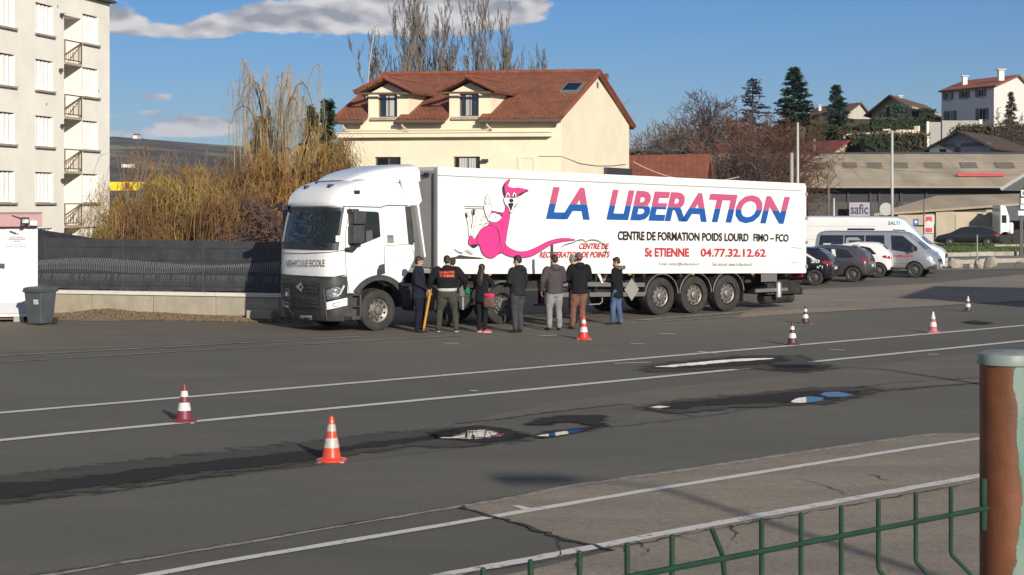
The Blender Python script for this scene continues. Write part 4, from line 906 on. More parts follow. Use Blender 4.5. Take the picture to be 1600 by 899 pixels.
def person(pos, face, H, label, group, coat, legs, shoes, hair, pose=None, build=1.0, coat_len=.80, hood=None, hat=None, longhair=False, bald=False, skin=skinm, shoe_col2=None, head_yaw=0.0, head_pitch=0.0, leg_w=1.0, stance=.09, fur=False):
    """pos: ground point; face: direction the figure faces (world, degrees from +X). Local +Y is forward."""
    p = pose or {}
    root = thing('person', label, 'person', pos, R(face-90), group); root.scale = (H/1.80,)*3
    SW = .185*build; lean = p.get('lean', 0.0)
    sh = {s: V(s*SW, lean*.9, 1.46) for s in (-1, 1)}
    el = {-1: V(*p.get('elL', (-.27*build, -.04, 1.17))), 1: V(*p.get('elR', (.27*build, -.04, 1.17)))}
    wr = {-1: V(*p.get('wrL', (-.27*build, .06, .93))), 1: V(*p.get('wrR', (.27*build, .06, .93)))}
    ft = {-1: V(*p.get('ftL', (-stance*1.25, .0, .085))), 1: V(*p.get('ftR', (stance*1.25, .0, .085)))}
    hip = {s: V(s*.092, 0, .92) for s in (-1, 1)}
    kn = {s: V(*p.get('knL' if s < 0 else 'knR', (hip[s].x*.45+ft[s].x*.6, (ft[s].y)*.5+.025, .50))) for s in (-1, 1)}
    hy = Matrix.Rotation(R(head_yaw), 3, 'Z') @ Matrix.Rotation(R(head_pitch), 3, 'X'); hc = V(0, lean*1.1+.02, 1.665)
    # ---- body: one continuous surface
    b = MB()
    b.loft(torso_rings([(.86,.14,.095,0,0),(.95,.155*build,.105*build,0,0),(1.08,.135*build,.095*build,0,lean*.3),(1.25,.15*build,.105*build,0,lean*.6),(1.38,.165*build,.105,0,lean*.8),(1.45,.13,.08,0,lean*.95),(1.50,.06,.06,0,lean),(1.60,.052,.055,0,lean+.01)]))
    for s in (-1, 1):
        limb(b, [sh[s]+V(-s*.03,0,-.02), sh[s].lerp(el[s], .5), el[s]], [.055,.047,.038]); limb(b, [el[s], el[s].lerp(wr[s], .4), wr[s]], [.038,.036,.025])
        limb(b, [hip[s], hip[s].lerp(kn[s], .5), kn[s]], [.088,.075,.055]); limb(b, [kn[s], kn[s].lerp(ft[s], .35), ft[s]], [.052,.052,.038])
        b.ell(ft[s]+V(0,.02,-.03), (.03,.04,.03), 10, 6)
        # hand: palm, four fingers, thumb
        d = (wr[s]-el[s]).normalized(); d = V(*p['hdL' if s < 0 else 'hdR']).normalized() if ('hdL' if s < 0 else 'hdR') in p else d
        side = d.cross(V(0,1,0)) if abs(d.y) < .8 else V(1,0,0); fwd = side.cross(d).normalized(); side = d.cross(fwd).normalized()
        pc = wr[s]+d*.05; Mx = Matrix((fwd, side, d)).transposed(); b.ell(pc, (.040,.017,.052), 10, 6, M=Mx)
        inner = side*(1 if side.x*s < 0 else -1)
    def place(v): return hy @ (v) + hc
    # skull, jaw, nose, ears
    b.ell(place(V(0,-.012,.03)), (.074,.094,.088), 14, 10, M=hy); b.ell(place(V(0,.022,-.045)), (.056,.066,.07), 12, 8, M=hy)
    b.ell(place(V(0,.045,-.092)), (.03,.032,.022), 10, 6, M=hy); b.tube([place(V(0,.078,.012)), place(V(0,.103,-.028)), place(V(0,.086,-.040))], [.009,.015,.010], 8)
    for s in (-1, 1): b.ell(place(V(s*.077,-.005,-.01)), (.012,.02,.032), 8, 6, M=hy)
    b.ell(place(V(0,.082,-.062)), (.024,.010,.007), 8, 5, M=hy)
    body = fused(b, 'body', skin, root, .013, it=2)
    bm_ = MB()
    for s in (-1, 1):      # fingers: separate little chains rooted in the palm
        d = (wr[s]-el[s]).normalized(); d = V(*p['hdL' if s < 0 else 'hdR']).normalized() if ('hdL' if s < 0 else 'hdR') in p else d
        side = d.cross(V(0,1,0)) if abs(d.y) < .8 else V(1,0,0); fwd = side.cross(d).normalized(); side = d.cross(fwd).normalized()
        inn = side*(1 if side.dot(V(-s,0,0)) > 0 else -1)
        for k, (o_, ln) in enumerate(((-.029,.066),(-.010,.082),(.010,.088),(.029,.080))):
            r0 = wr[s]+d*.085+fwd*o_; bm_.tube([r0, r0+d*ln*.45+inn*.006, r0+d*ln*.75+inn*.026, r0+d*ln*.85+inn*.045], [.0095,.009,.008,.006], 6)
        r0 = wr[s]+d*.03+fwd*.034; bm_.tube([r0, r0+fwd*.022+d*.03+inn*.01, r0+fwd*.024+d*.055+inn*.02], [.011,.010,.007], 6)
    me = body.data; bmx = bmesh.new(); bmx.from_mesh(me); fm = bm_.mesh('f'); bmx.from_mesh(fm); bmx.to_mesh(me); bmx.free(); smooth(me)
    for s in (-1, 1):
        e_ = MB(); e_.ell(place(V(s*.030,.081,.006)), (.012,.006,.007), 8, 6, M=hy); e_.build('eye', mat('eye_dark', (.03,.02,.015), .2) if 'eye_dark' not in MATS else MATS['eye_dark'], root, sm=True)
    # ---- trousers
    t = MB(); top = .98
    t.loft(torso_rings([(.80,.135*build,.11*build,0,0),(.88,.17*build,.12*build,0,-.005),(.97,.165*build,.118*build,0,0),(top+.06,.155*build,.112*build,0,0)]))
    for s in (-1, 1):
        limb(t, [hip[s]+V(0,-.005,-.01), hip[s].lerp(kn[s], .5), kn[s], kn[s].lerp(ft[s], .4)+V(0,-.008,0), ft[s]+V(0,-.01,.02)], [.108*build*leg_w,.100*leg_w*build,.080*leg_w,.078*leg_w,.068*leg_w], 12)
    fused(t, 'trousers', legs, root, .016, disp=.022, it=2)
    # ---- coat
    c = MB(); hemz = coat_len; kx = .205*build
    rows = [(hemz,.170*build+.02,.155*build,0,lean*.1),(hemz+.1,.172*build+.018,.138*build,0,lean*.15),(1.10,.168*build+.01,.132*build,0,lean*.35),(1.25,.178*build+.012,.135*build,0,lean*.6),(1.38,.19*build+.01,.128,0,lean*.8),(1.46,.165*build,.105,0,lean*.95),(1.51,.09,.085,0,lean*1.0),(1.55,.075,.078,0,lean+.005)]
    c.loft(torso_rings(sorted(rows)))
    for s in (-1, 1): limb(c, [sh[s]+V(-s*.02,0,-.02), sh[s].lerp(el[s], .5), el[s], el[s].lerp(wr[s], .5), wr[s]-(wr[s]-el[s]).normalized()*.02], [.082*build,.072*build,.062*build,.056,.046], 12)
    if hood is not None: c.ell(V(0,lean-.095,1.49), (.125,.065,.085), 14, 8); c.ell(V(0,lean-.02,1.53), (.11,.10,.045), 14, 6)
    else: c.lathe([(.072,1.52),(.080,1.56),(.072,1.575)], 14, c=(0,lean,0))
    co = fused(c, 'jacket', coat, root, .016, disp=.03, it=3)
    if fur:
        f = MB()
        for i in range(15):
            a = math.pi*(i/14)*1.25-math.pi*1.125; f.ell(V(.135*math.cos(a), lean-.075+.115*math.sin(a), 1.53-.02*abs(math.cos(a))), (.05,.05,.045), 8, 6)
        fused(f, 'fur_trim', mat('fur', (.17,.13,.09), .95, var=.5, vscale=60, bump=.02, bscale=90), root, .014, disp=.05, it=1, tex=ctex2)
    # ---- shoes
    for s in (-1, 1):
        q = MB(); a = R(p.get('toe', 12))*s; fd = V(math.sin(a), math.cos(a), 0)
        if 'toedir' in p: fd = V(*p['toedir']).normalized()
        base = V(ft[s].x, ft[s].y, 0); up = ft[s].z-.085
        Mx = Matrix((V(fd.y,-fd.x,0), fd, V(0,0,1))).transposed()
        q.ell(base+fd*.0+V(0,0,up+.055), (.042,.055,.05), 10, 6, M=Mx); q.ell(base+fd*.07+V(0,0,up+.042), (.045,.115,.036), 12, 6, M=Mx); q.ell(base+fd*.13+V(0,0,up+.034), (.046,.06,.028), 10, 6, M=Mx)
        so = fused(q, 'shoe', shoes, root, .012, it=1)
        if shoe_col2:
            w_ = MB(); w_.ell(base+fd*.06+V(0,0,up+.014), (.050,.140,.016), 14, 6, M=Mx); w_.build('sole', shoe_col2, so, sm=True)
    # ---- hair or hat
    h = MB()
    if hat:
        h.ell(place(V(0,-.012,.055)), (.086,.104,.085), 14, 10, M=hy); h.lathe([(.083,.018),(.094,.02),(.096,.05),(.086,.055)], 16); 
        n4 = 16*4; h.v[-n4:] = [tuple(place(V(x, y*1.18-.012, z))) for x, y, z in h.v[-n4:]]
        fused(h, 'hat', hat, root, .012, disp=.008, it=1)
        h = MB(); h.ell(place(V(0,-.055,-.02)), (.066,.05,.05), 12, 8, M=hy)
        if not bald: fused(h, 'hair', hair, root, .011, disp=.012, it=1)
    elif longhair:
        h.ell(place(V(0,-.02,.045)), (.087,.10,.088), 14, 10, M=hy); h.ell(place(V(0,-.065,-.05)), (.082,.06,.12), 12, 10, M=hy)
        h.loft(torso_rings([(1.22,.06,.03,.0,-.135),(1.32,.09,.045,0,-.13),(1.45,.10,.06,0,-.11),(1.58,.09,.065,0,-.07),(1.66,.06,.05,0,-.05)], 12))
        fused(h, 'hair', hair, root, .013, disp=.03, it=1)
    else:
        h.ell(place(V(0,-.022,.048)), (.084,.098,.084), 14, 10, M=hy); h.ell(place(V(0,-.062,-.005)), (.070,.052,.065), 12, 8, M=hy); h.ell(place(V(0,.045,.085)), (.06,.05,.032), 10, 6, M=hy)
        fused(h, 'hair', hair, root, .011, disp=.018, it=1)
    return root
GP = 'people standing in front of the lorry'
navy = cloth('navy_jacket', (.013,.016,.028)); blk = cloth('black_cloth', (.011,.011,.013)); blk2 = cloth('charcoal_jacket', (.019,.019,.022)); olive = cloth('olive_joggers', (.050,.050,.036)); gjean = cloth('grey_trousers', (.045,.047,.055)); gh = cloth('grey_hoodie', (.062,.055,.058)); ljean = cloth('light_grey_jeans', (.19,.185,.185), dirt=(.32,.31,.31), dscale=3, damt=.7); rust = cloth('rust_trousers', (.155,.078,.058)); djean = cloth('blue_jeans', (.055,.095,.19), dirt=(.17,.22,.30), dscale=4, damt=.6); dkn = cloth('dark_navy_trousers', (.010,.012,.022)); greenc = cloth('green_sweatshirt', (.012,.11,.05)); greyc = cloth('grey_trousers_pale', (.14,.14,.14))
bsh = mat('black_shoes', (.018,.016,.016), .5); brsh = mat('brown_shoes', (.03,.02,.016), .5); psh = mat('pink_trainers', (.62,.05,.13), .6); wsole = mat('white_soles', (.6,.58,.56), .6)
def gp(px, py): return G(px, py)
# man with the yellow stick
p1 = person(gp(655, 519.5), -8, 1.84, 'man in a navy jacket and dark trousers beside the front wheel, yellow stick in hand', GP, navy, dkn, bsh, hairm,
    pose=dict(elR=(.21,-.02,1.18), wrR=(.20,.24,1.02), elL=(-.22,-.05,1.18), wrL=(-.21,.10,.95), ftL=(-.07,.05,.085), ftR=(.08,-.03,.085), lean=-.02, hdR=(0,.5,-.8)), coat_len=.80, head_pitch=-10, build=1.2)
# big man seen from behind
p2 = person(gp(698.5, 519), 92, 1.86, 'broad man seen from behind in a black hoodie with orange back lettering', GP, blk, olive, bsh, hairm,
    pose=dict(elR=(.41,.0,1.20), wrR=(.43,.12,.97), elL=(-.40,.0,1.18), wrL=(-.42,.05,.93), ftL=(-.20,.02,.085), ftR=(.21,-.02,.085), knL=(-.17,.03,.5), knR=(.18,.03,.5)), build=1.32, coat_len=1.03, hood=1, shoe_col2=wsole, leg_w=1.0, head_pitch=-8)
hm = MB(); hm.loft(torso_rings([(.955,.228,.166,0,0),(1.03,.235,.170,0,0)])); hm.build('shirt_hem', cloth('pale_grey_shirt', (.45,.45,.47)), p2, sm=True)
org = mat('orange_print', (.75,.10,.03), .6)
bb2 = bvh_of([c for c in p2.children if c.name.startswith('jacket')][0])
for txt, z0, z1 in (('LA LIBERATION', 1.375, 1.435), ('ST ETIENNE', 1.29, 1.35)):
    vs, fs = text_geo(txt, .03); X = [a for a, b in vs]; Y_ = [b for a, b in vs]; o_ = []
    for x, y in vs:
        u = (x-min(X))/(max(X)-min(X)); t = (y-min(Y_))/(max(Y_)-min(Y_)); st = V(-.17+.34*u, -1, z0+(z1-z0)*t); h_ = bb2.ray_cast(st, V(0,1,0)); o_.append((h_[0] if h_[0] else V(st.x,-.2,st.z))+V(0,-.008,0))
    m = MB(); m.add(o_, fs); m.build('lettering', org, p2, fix=False)
bb3 = None
# person half hidden behind the broad man
p3 = person(gp(707, 511.5), 110, 1.76, 'person in dark clothes mostly hidden behind the broad man in the orange-lettered hoodie', GP, blk2, gjean, bsh, hairm, pose=dict(elR=(.26,.02,1.16), wrR=(.22,.2,1.0)), build=1.0, coat_len=.9)
# woman with the bag
p4 = person(gp(753, 520), 62, 1.66, 'long-haired woman in black with pink trainers and a pink and brown bag', GP, blk, blk, psh, hairm,
    pose=dict(elR=(.31,.05,1.24), wrR=(.08,.24,1.22), elL=(-.25,.06,1.18), wrL=(-.02,.24,1.18), hdR=(-1,.2,.1), hdL=(1,.2,0), toedir=(1,.4,0)), build=.98, coat_len=.80, longhair=True, shoe_col2=wsole, stance=.065, leg_w=.85, head_pitch=-4)
# man facing left with the dark hood
p5 = person(gp(809, 520), 138, 1.87, 'man in a charcoal hooded jacket and grey trousers looking left beside the driven wheel', GP, blk2, gjean, bsh, hairm,
    pose=dict(elR=(.27,.0,1.18), wrR=(.22,.16,1.0), elL=(-.25,.04,1.18), wrL=(-.16,.26,1.08), hdL=(.6,.6,.1), toedir=(-.2,1,0)), build=1.1, coat_len=.86, hood=1, head_yaw=22, head_pitch=-8, stance=.07)
# grey hoodie
p6 = person(gp(866, 516.5), 112, 1.86, 'man seen from behind in a grey hooded sweatshirt and pale grey jeans', GP, gh, ljean, brsh, hairm,
    pose=dict(elL=(-.30,.0,1.18), wrL=(-.29,.08,.94), elR=(.27,.05,1.18), wrR=(.19,.24,1.1), hdR=(-.5,.8,0), ftL=(-.12,.02,.085), ftR=(.13,0,.085)), build=1.12, coat_len=.88, hood=1, head_yaw=15, head_pitch=-6)
# tall one in black with rust trousers, and the one behind
p7 = person(gp(905, 515), 105, 1.90, 'tall person from behind in a black coat, mauve hat and rust-brown trousers', GP, blk, rust, brsh, hairb,
    pose=dict(elR=(.28,.06,1.18), wrR=(.16,.24,1.1), elL=(-.28,.06,1.18), wrL=(-.16,.24,1.1), hdL=(.6,.6,0), hdR=(-.6,.6,0), ftL=(-.14,.08,.085), ftR=(.06,-.02,.085)), build=1.12, coat_len=.84, hood=1, hat=cloth('mauve_knit', (.15,.085,.09)), head_pitch=-12)
p8 = person(gp(896.5, 508.5), 165, 1.80, 'person in a pale grey knitted hat looking left, behind the one in rust trousers', GP, blk2, blk, bsh, hairb,
    pose=dict(elL=(-.24,.08,1.18), wrL=(-.14,.26,1.1), elR=(.26,.06,1.18), wrR=(.15,.24,1.1), toedir=(0,1,0)), build=1.0, coat_len=.86, hat=cloth('grey_knit', (.21,.20,.19)), head_pitch=-18)
# parka
p9 = person(gp(964, 507.5), 158, 1.74, 'bearded man in a long black parka with fur-trimmed hood and blue jeans holding white papers', GP, blk, djean, bsh, hairm,
    pose=dict(elL=(-.26,.02,1.16), wrL=(-.16,.24,1.18), elR=(.26,.0,1.16), wrR=(.18,.22,1.16), hdL=(.2,1,.1), hdR=(-.2,1,.1), ftL=(-.10,.10,.085), ftR=(.10,-.06,.085)), build=1.12, coat_len=.72, hood=1, fur=True, head_yaw=12, head_pitch=-14)
bd = MB(); bd.ell((-.01,.075,1.572), (.05,.045,.038), 10, 8); bd.build('beard', hairm, p9, sm=True)
# held things: each its own thing
paper = mat('paper', (.75,.75,.73), .8)
def held(name, label, cat, fn):
    m = MB(); fn(m); return m
M9 = Matrix.Translation(p9.location) @ Matrix.Rotation(p9.rotation_euler.z, 4, 'Z')
def loc_thing(person_, name, label, cat, mb, mt, sc=1.0, **k):
    "a thing built in the figure's own frame but standing at top level"
    o = mb.build(name, mt, None, **k); o.location = person_.location; o.rotation_euler = person_.rotation_euler; o.scale = person_.scale; return tag(o, label, cat)
m = MB(); m.box((-.14,.40,1.22), (.19,.012,.27), M=Matrix.Rotation(R(-28), 3, 'X')); loc_thing(p9, 'paper_sheets', 'white sheets held out by the man in the fur-hooded parka', 'paper', m, paper)
m = MB(); m.box((.245,.12,1.14), (.09,.012,.20), M=Matrix.Rotation(R(72), 3, 'Z')@Matrix.Rotation(R(8), 3, 'X')); m.v = [(x+.05, y-.0, z) for x, y, z in m.v]; loc_thing(p9, 'folded_leaflet', 'small white leaflet tucked at the arm of the man in the parka', 'leaflet', m, paper)
m = MB(); m.tube([(.22,.30,.93),(.06,.12,.10)], [.030,.030], 8); m.tube([(.06,.12,.12),(.05,.11,.02)], [.016,.014], 8); m.tube([(.225,.31,.93),(.25,.34,1.04)], [.012,.012], 8)
loc_thing(p1, 'yellow_stick', 'long yellow-orange stick slanting down from the hand of the man in navy', 'stick', m, mat('yellow_sleeve', (.58,.27,.03), .6, bump=.01, bscale=18), sm=40)
bag = thing('shoulder_bag', 'pink-topped brown fabric bag hanging at the hip of the woman in black', 'bag', p4.location, p4.rotation_euler.z); bag.scale = p4.scale
m = MB()
m.loft(torso_rings([(.66,.13,.05,.24,-.06),(.72,.175,.075,.24,-.06),(.85,.165,.08,.24,-.06),(.98,.15,.06,.24,-.06)], 14)); m.v = [(x, y, z+.02*math.sin(x*30)) for x, y, z in m.v]; m.build('bag_body', cloth('brown_fabric', (.13,.075,.065)), bag, sm=True)
m = MB(); m.loft(torso_rings([(.935,.158,.068,.24,-.06),(1.03,.15,.06,.24,-.06)], 14)); m.build('bag_top', cloth('pink_fabric', (.60,.03,.10)), bag, sm=True)
m = MB(); m.tube([(.15,-.06,1.0),(.20,-.05,1.25),(.17,-.02,1.49),(.24,.03,1.3),(.33,-.02,1.0)], .012, 6); m.build('strap', mat('strap_black', (.02,.02,.02), .8), bag)
m = MB(); m.loft(torso_rings([(.86,.05,.03,.50,.10),(.94,.085,.04,.48,.10),(1.05,.05,.03,.43,.10)], 12)); loc_thing(p2, 'green_bag', 'green bag held at the right side of the broad man in the black hoodie', 'bag', m, cloth('green_fabric', (.01,.16,.07)), sm=True)
# ---------------------------------------------------------------- plants
def leafmat(name, col, rough=.8, var=.5, vs=1.5): return mat(name, col, rough, var=var, vscale=vs, spec=.2)
bark_g = mat('bark_grey', (.13,.11,.09), .95, var=.3, vscale=12); bark_b = mat('bark_brown', (.075,.052,.04), .95, var=.3, vscale=12); bark_o = mat('bark_ochre', (.17,.12,.06), .95, var=.3, vscale=12)
def grow(tm_, cm, rg, p, d, ln, r, depth, cfg):
    n = cfg.get('seg', 4); pts = [p]; rs = [r]; q = p.copy(); dd = d.copy()
    for i in range(n):
        dd = (dd+Vector((rg.gauss(0,1), rg.gauss(0,1), rg.gauss(0,1)))*cfg['wob']+Vector((0,0,1))*cfg['up']*(1 if depth > 0 else 0)).normalized()
        q = q+dd*ln/n; pts.append(q.copy()); rs.append(max(cfg['rmin'], r*(1-(1-cfg.get('tap', .35))*(i+1)/n)))
    big = depth <= cfg.get('trunkdepth', 0)
    (tm_ if big else cm).tube(pts, rs, 6 if big else (4 if depth <= 2 else 3), cap=False)
    if depth >= cfg['depth']: return
    k = cfg['kids'][min(depth, len(cfg['kids'])-1)]
    for i in range(k):
        t = cfg['first'] + (1-cfg['first'])*((i+rg.random())/k) if depth == 0 else .2+.8*(i+rg.random())/k
        f = t*n; a = int(min(f, n-1)); b = pts[a].lerp(pts[a+1], f-a); td = (pts[a+1]-pts[a]).normalized()
        s = Vector((rg.gauss(0,1), rg.gauss(0,1), rg.gauss(0,1))); s = (s-td*s.dot(td)).normalized(); an = R(cfg['ang']*rg.uniform(.7, 1.25))
        nd = (td*math.cos(an)+s*math.sin(an)).normalized()
        grow(tm_, cm, rg, b, nd, ln*cfg['ratio']*rg.uniform(.7, 1.15)*(1-.35*t*(depth == 0)), rs[a]*cfg.get('rr', .55), depth+1, cfg)
def bare_tree(name, label, cat, group, X, Y, z, H, seed, cfg, bark, twig, lean=(0,0,1), stems=1):
    rg = random.Random(seed); t = MB(); c = MB()
    for s in range(stems):
        d = (Vector(lean)+Vector((rg.uniform(-.2,.2), rg.uniform(-.2,.2), 0))*(stems > 1)).normalized()
        grow(t, c, rg, Vector((rg.uniform(-.3,.3)*(stems > 1),rg.uniform(-.3,.3)*(stems > 1),-.3)), d, H*cfg['trunk'], H*cfg['r0'], 0, cfg)
    k = (H-.0)/max(v[2] for v in c.v); kx = k if k < 1.35 else 1.35+.5*(k-1.35)
    for q in (t, c): q.v = [(x*kx, y*kx, zz*k) for x, y, zz in q.v]
    o = thing(name, label, cat, (X, Y, z), 0, group); t.build('trunk', bark, o, sm=True, fix=False); c.build('crown', twig, o, fix=False); return o
POP = dict(seg=5, wob=.05, up=.20, rmin=.0155, depth=4, kids=[20,7,5,4], first=.12, ang=27, ratio=.42, trunk=.93, r0=.011, rr=.5, trunkdepth=0)
OPEN = dict(seg=5, wob=.11, up=.05, rmin=.018, depth=5, kids=[7,5,4,4,3], first=.3, ang=42, ratio=.62, trunk=.55, r0=.02, rr=.6, trunkdepth=1)
BUSHY = dict(seg=4, wob=.14, up=.07, rmin=.013, depth=5, kids=[6,5,5,3,3], first=.15, ang=45, ratio=.68, trunk=.5, r0=.02, rr=.6, trunkdepth=1)
twig_g = mat('twig_grey', (.20,.17,.145), .95, var=.3, vscale=2); twig_m = mat('twig_mauve', (.105,.072,.062), .95, var=.3, vscale=2); twig_r = mat('twig_red_brown', (.14,.068,.042), .95, var=.3, vscale=2); twig_k = mat('twig_pale', (.22,.19,.165), .95, var=.3, vscale=2)
for i, (px, Y, ytop, seed, lab) in enumerate([(614,112,40,1,'low spreading bare tree at the left behind the cream house roof'),(628,110,-38,2,'tall bare poplar second from the left behind the cream house'),(652,112,-34,3,'tallest bare poplar with dense upright twigs behind the left dormer'),(688,110,-30,4,'tall bare poplar between the two dormers of the cream house'),(704,114,-8,41,'slender bare poplar crowding the right side of the pair between the dormers'),(741,110,-30,5,'tall lone bare poplar behind the right dormer'),(770,114,2,6,'thinner bare poplar right of the tall lone one'),(800,116,52,7,'short bare poplar above the roof ridge left of the skylight'),(826,116,62,8,'lowest bare poplar at the right end of the row behind the ridge')]):
    p = P(px, 320, Y); H = CAMH+(320-ytop)/F*Y
    bare_tree('bare_poplar', lab, 'tree', 'bare poplars behind the cream house', p.x, Y, 0, H, seed, dict(POP, ratio=.42, ang=22 if i else 28, wob=.05 if i else .07), bark_g, twig_g)
def ribbons(mb, pts, w_, rg):
    a = rg.uniform(0, math.pi); dv = Vector((math.cos(a), math.sin(a), 0))*w_/2; n = len(pts)
    b = len(mb.v); mb.v += [tuple(q) for p in pts for q in (p-dv, p+dv)]; mb.f += [(b+2*i, b+2*i+1, b+2*i+3, b+2*i+2) for i in range(n-1)]; mb.mi += [0]*(n-1)
def willow(label, px, Y, zg, ytop, rad, seed, twig, bark, n=420, w_=.017, droop=1.0, arch=10, low=.2, thin=1.0, group='bare willows behind the screened fence', up=.75):
    rg = random.Random(seed); p = P(px, 320, Y); H = CAMH+(320-ytop)/F*Y-zg; o = thing('willow_tree', label, 'tree', (p.x, Y, zg), rg.uniform(0,6), group)
    t = MB(); c = MB(); t.tube([V(0,0,-.3), V(.1,0,H*.25), V(-.05,.1,H*.5)], [H*.035,H*.028,H*.02], 8); limbs = []
    for i in range(arch):
        a = 2*math.pi*(i+rg.random()*.8)/arch; h = H*rg.uniform(up,1.0)
        d = V(math.cos(a), math.sin(a), 0); rr = rad*rg.uniform(.45, 1.0)*(.45+.55*math.sqrt(max(0, 1-(h/H-.7)**2*3)))
        st = V(0,0,H*rg.uniform(.3,.5)); pts = []
        for k in range(9):
            s = k/8
            if n <= 700:
                r2 = rad*rg.uniform(.75,1.1) if k == 0 else r2; pts.append(V(0,0,H*.42)+d*r2*s**1.15+V(0,0,(h-H*.42)*math.sin(s*2.15))+V(rg.gauss(0,.03), rg.gauss(0,.03), 0)*s); continue
            pts.append(st*(1-s)+d*rr*(s**1.25)+V(0,0,st.z*0+s*(h)+ (math.sin(s*math.pi)*.12*H) - (s**5)*h*.18) + V(rg.gauss(0,.05),rg.gauss(0,.05),0)*s)
        t.tube(pts, [H*(.014 if n > 700 else .0055)*(1-s/9)+(.012 if n > 700 else .007) for s in range(9)], 5, cap=False); limbs.append(pts)
        for j in range(3):
            k = rg.randint(3, 7); a2 = a+rg.uniform(-1.3,1.3); e = pts[k]; d2 = V(math.cos(a2), math.sin(a2), 0)*rad*rg.uniform(.2,.5)
            sub = [e+d2*(s/5)+V(0,0,(math.sin(s/5*math.pi*.75))*H*.10) for s in range(6)]; c.tube(sub, [.02-.0025*s for s in range(6)], 3, cap=False); limbs.append(sub)
    for i in range(int(n*.45) if n > 700 else n):
        L_ = rg.choice(limbs); k = rg.uniform(len(L_)*(.25 if n > 700 else .45), len(L_)-1.001); a = int(k); q = L_[a].lerp(L_[a+1], k-a)
        end = max(low*rg.uniform(.2,1.8), q.z-H*rg.uniform(.25,.85)*droop); a2 = rg.uniform(0, 6.28); out = V(math.cos(a2), math.sin(a2), 0)*rg.uniform(.03,.34)
        if q.z <= end: continue
        pts = []
        for s in range(7):
            u = s/6; pts.append(V(q.x+out.x*math.sin(u*1.7)*1.0, q.y+out.y*math.sin(u*1.7), q.z+.12*math.sin(min(1,u*2.4)*math.pi)*(1-u)-(q.z-end)*(u**1.25))+V(rg.gauss(0,.02), rg.gauss(0,.02), 0))
        ribbons(c, pts, w_*rg.uniform(.6,1.2)*thin, rg)
        if rg.random() < .5:
            e = pts[2]; ribbons(c, [e, e+V(out.x*.5+.05,out.y*.5,-.1), e+V(out.x*.8,out.y*.9,-.5*(q.z-end)*.6)], w_*.7*thin, rg)
    if n > 700:
        for i in range(int(n*2.4)):      # fine twigs through the whole crown, every way but mostly hanging
            a = rg.uniform(0, 6.28); rr = rad*1.05*math.sqrt(rg.random()); q = V(math.cos(a)*rr, math.sin(a)*rr, 0)
            tz = H*(.62+.40*mnoise.noise(Vector((q.x*.9+seed, q.y*.9, 1.3)))+.30*math.sqrt(max(0, 1-(rr/(rad*1.1))**2))); q.z = tz*rg.random()**.55
            d = V(rg.gauss(0,.8), rg.gauss(0,.8), rg.gauss(-.15,.75)).normalized(); L2 = rg.uniform(.2,.75); pts = [q]
            for s in range(4): d = (d+V(rg.gauss(0,.22), rg.gauss(0,.22), -.30)).normalized(); pts.append(pts[-1]+d*L2/4)
            ribbons(c, pts, w_*rg.uniform(.6,1.2), rg)
    t.build('trunk', bark, o, sm=True, fix=False); c.build('crown', twig, o, fix=False); return o
w_or = mat('willow_orange', (.255,.145,.042), .9, var=.35, vscale=1.2); w_ye = mat('willow_yellow', (.26,.175,.048), .9, var=.35, vscale=1.2); w_br = mat('willow_brown', (.175,.095,.038), .9, var=.35, vscale=1.2); w_pa = mat('willow_pale', (.33,.245,.13), .9, var=.3, vscale=1.2); w_dk = mat('briar_mauve', (.085,.052,.045), .95, var=.35, vscale=1.4)
willow('tall pale weeping willow arching above the orange thicket behind the lorry cab', 430, 61, -1.2, 116, 1.5, 11, w_pa, bark_g, n=600, thin=.62, arch=17, droop=.62, up=.62)
willow('broad orange-yellow willow at the foot of the apartment block', 205, 60, -1.5, 296, 1.9, 12, w_ye, bark_o, n=3000, arch=12, up=.5)
willow('orange-brown willow thicket left of the hill gap', 265, 62, -1.5, 246, 1.9, 13, w_or, bark_o, n=3000, arch=12, up=.5)
willow('olive-yellow willow in front of the thicket above the small white building', 300, 56, -1.2, 262, 1.6, 14, w_ye, bark_o, n=2400, arch=11, up=.5)
willow('orange willow thicket below the hill crest', 335, 62, -1.5, 243, 1.8, 15, w_or, bark_o, n=3000, arch=12, up=.5)
willow('red-brown willow below the tall weeping one', 395, 60, -1.2, 236, 1.7, 16, w_br, bark_o, n=3000, arch=12, up=.5)
willow('orange willow just left of the cream house front', 455, 58, -1.0, 222, 1.5, 17, w_or, bark_o, n=3200, arch=12, up=.5)
willow('golden willow hanging against the left corner of the cream house', 505, 61, -.8, 203, 1.35, 18, w_ye, bark_o, n=3000, arch=11, up=.5)
willow('brown willow behind the lorry roof at the house corner', 522, 57, -.5, 225, .9, 19, w_br, bark_o, n=1600, arch=9, up=.5)
willow('dark brown scrub willow low behind the fence by the cab', 375, 54, -1, 282, 1.4, 20, w_br, bark_o, n=2000, arch=10, up=.45)
willow('brown scrub willow low behind the middle of the fence', 240, 55, -1, 300, 1.3, 201, w_br, bark_o, n=1600, arch=10, up=.45)
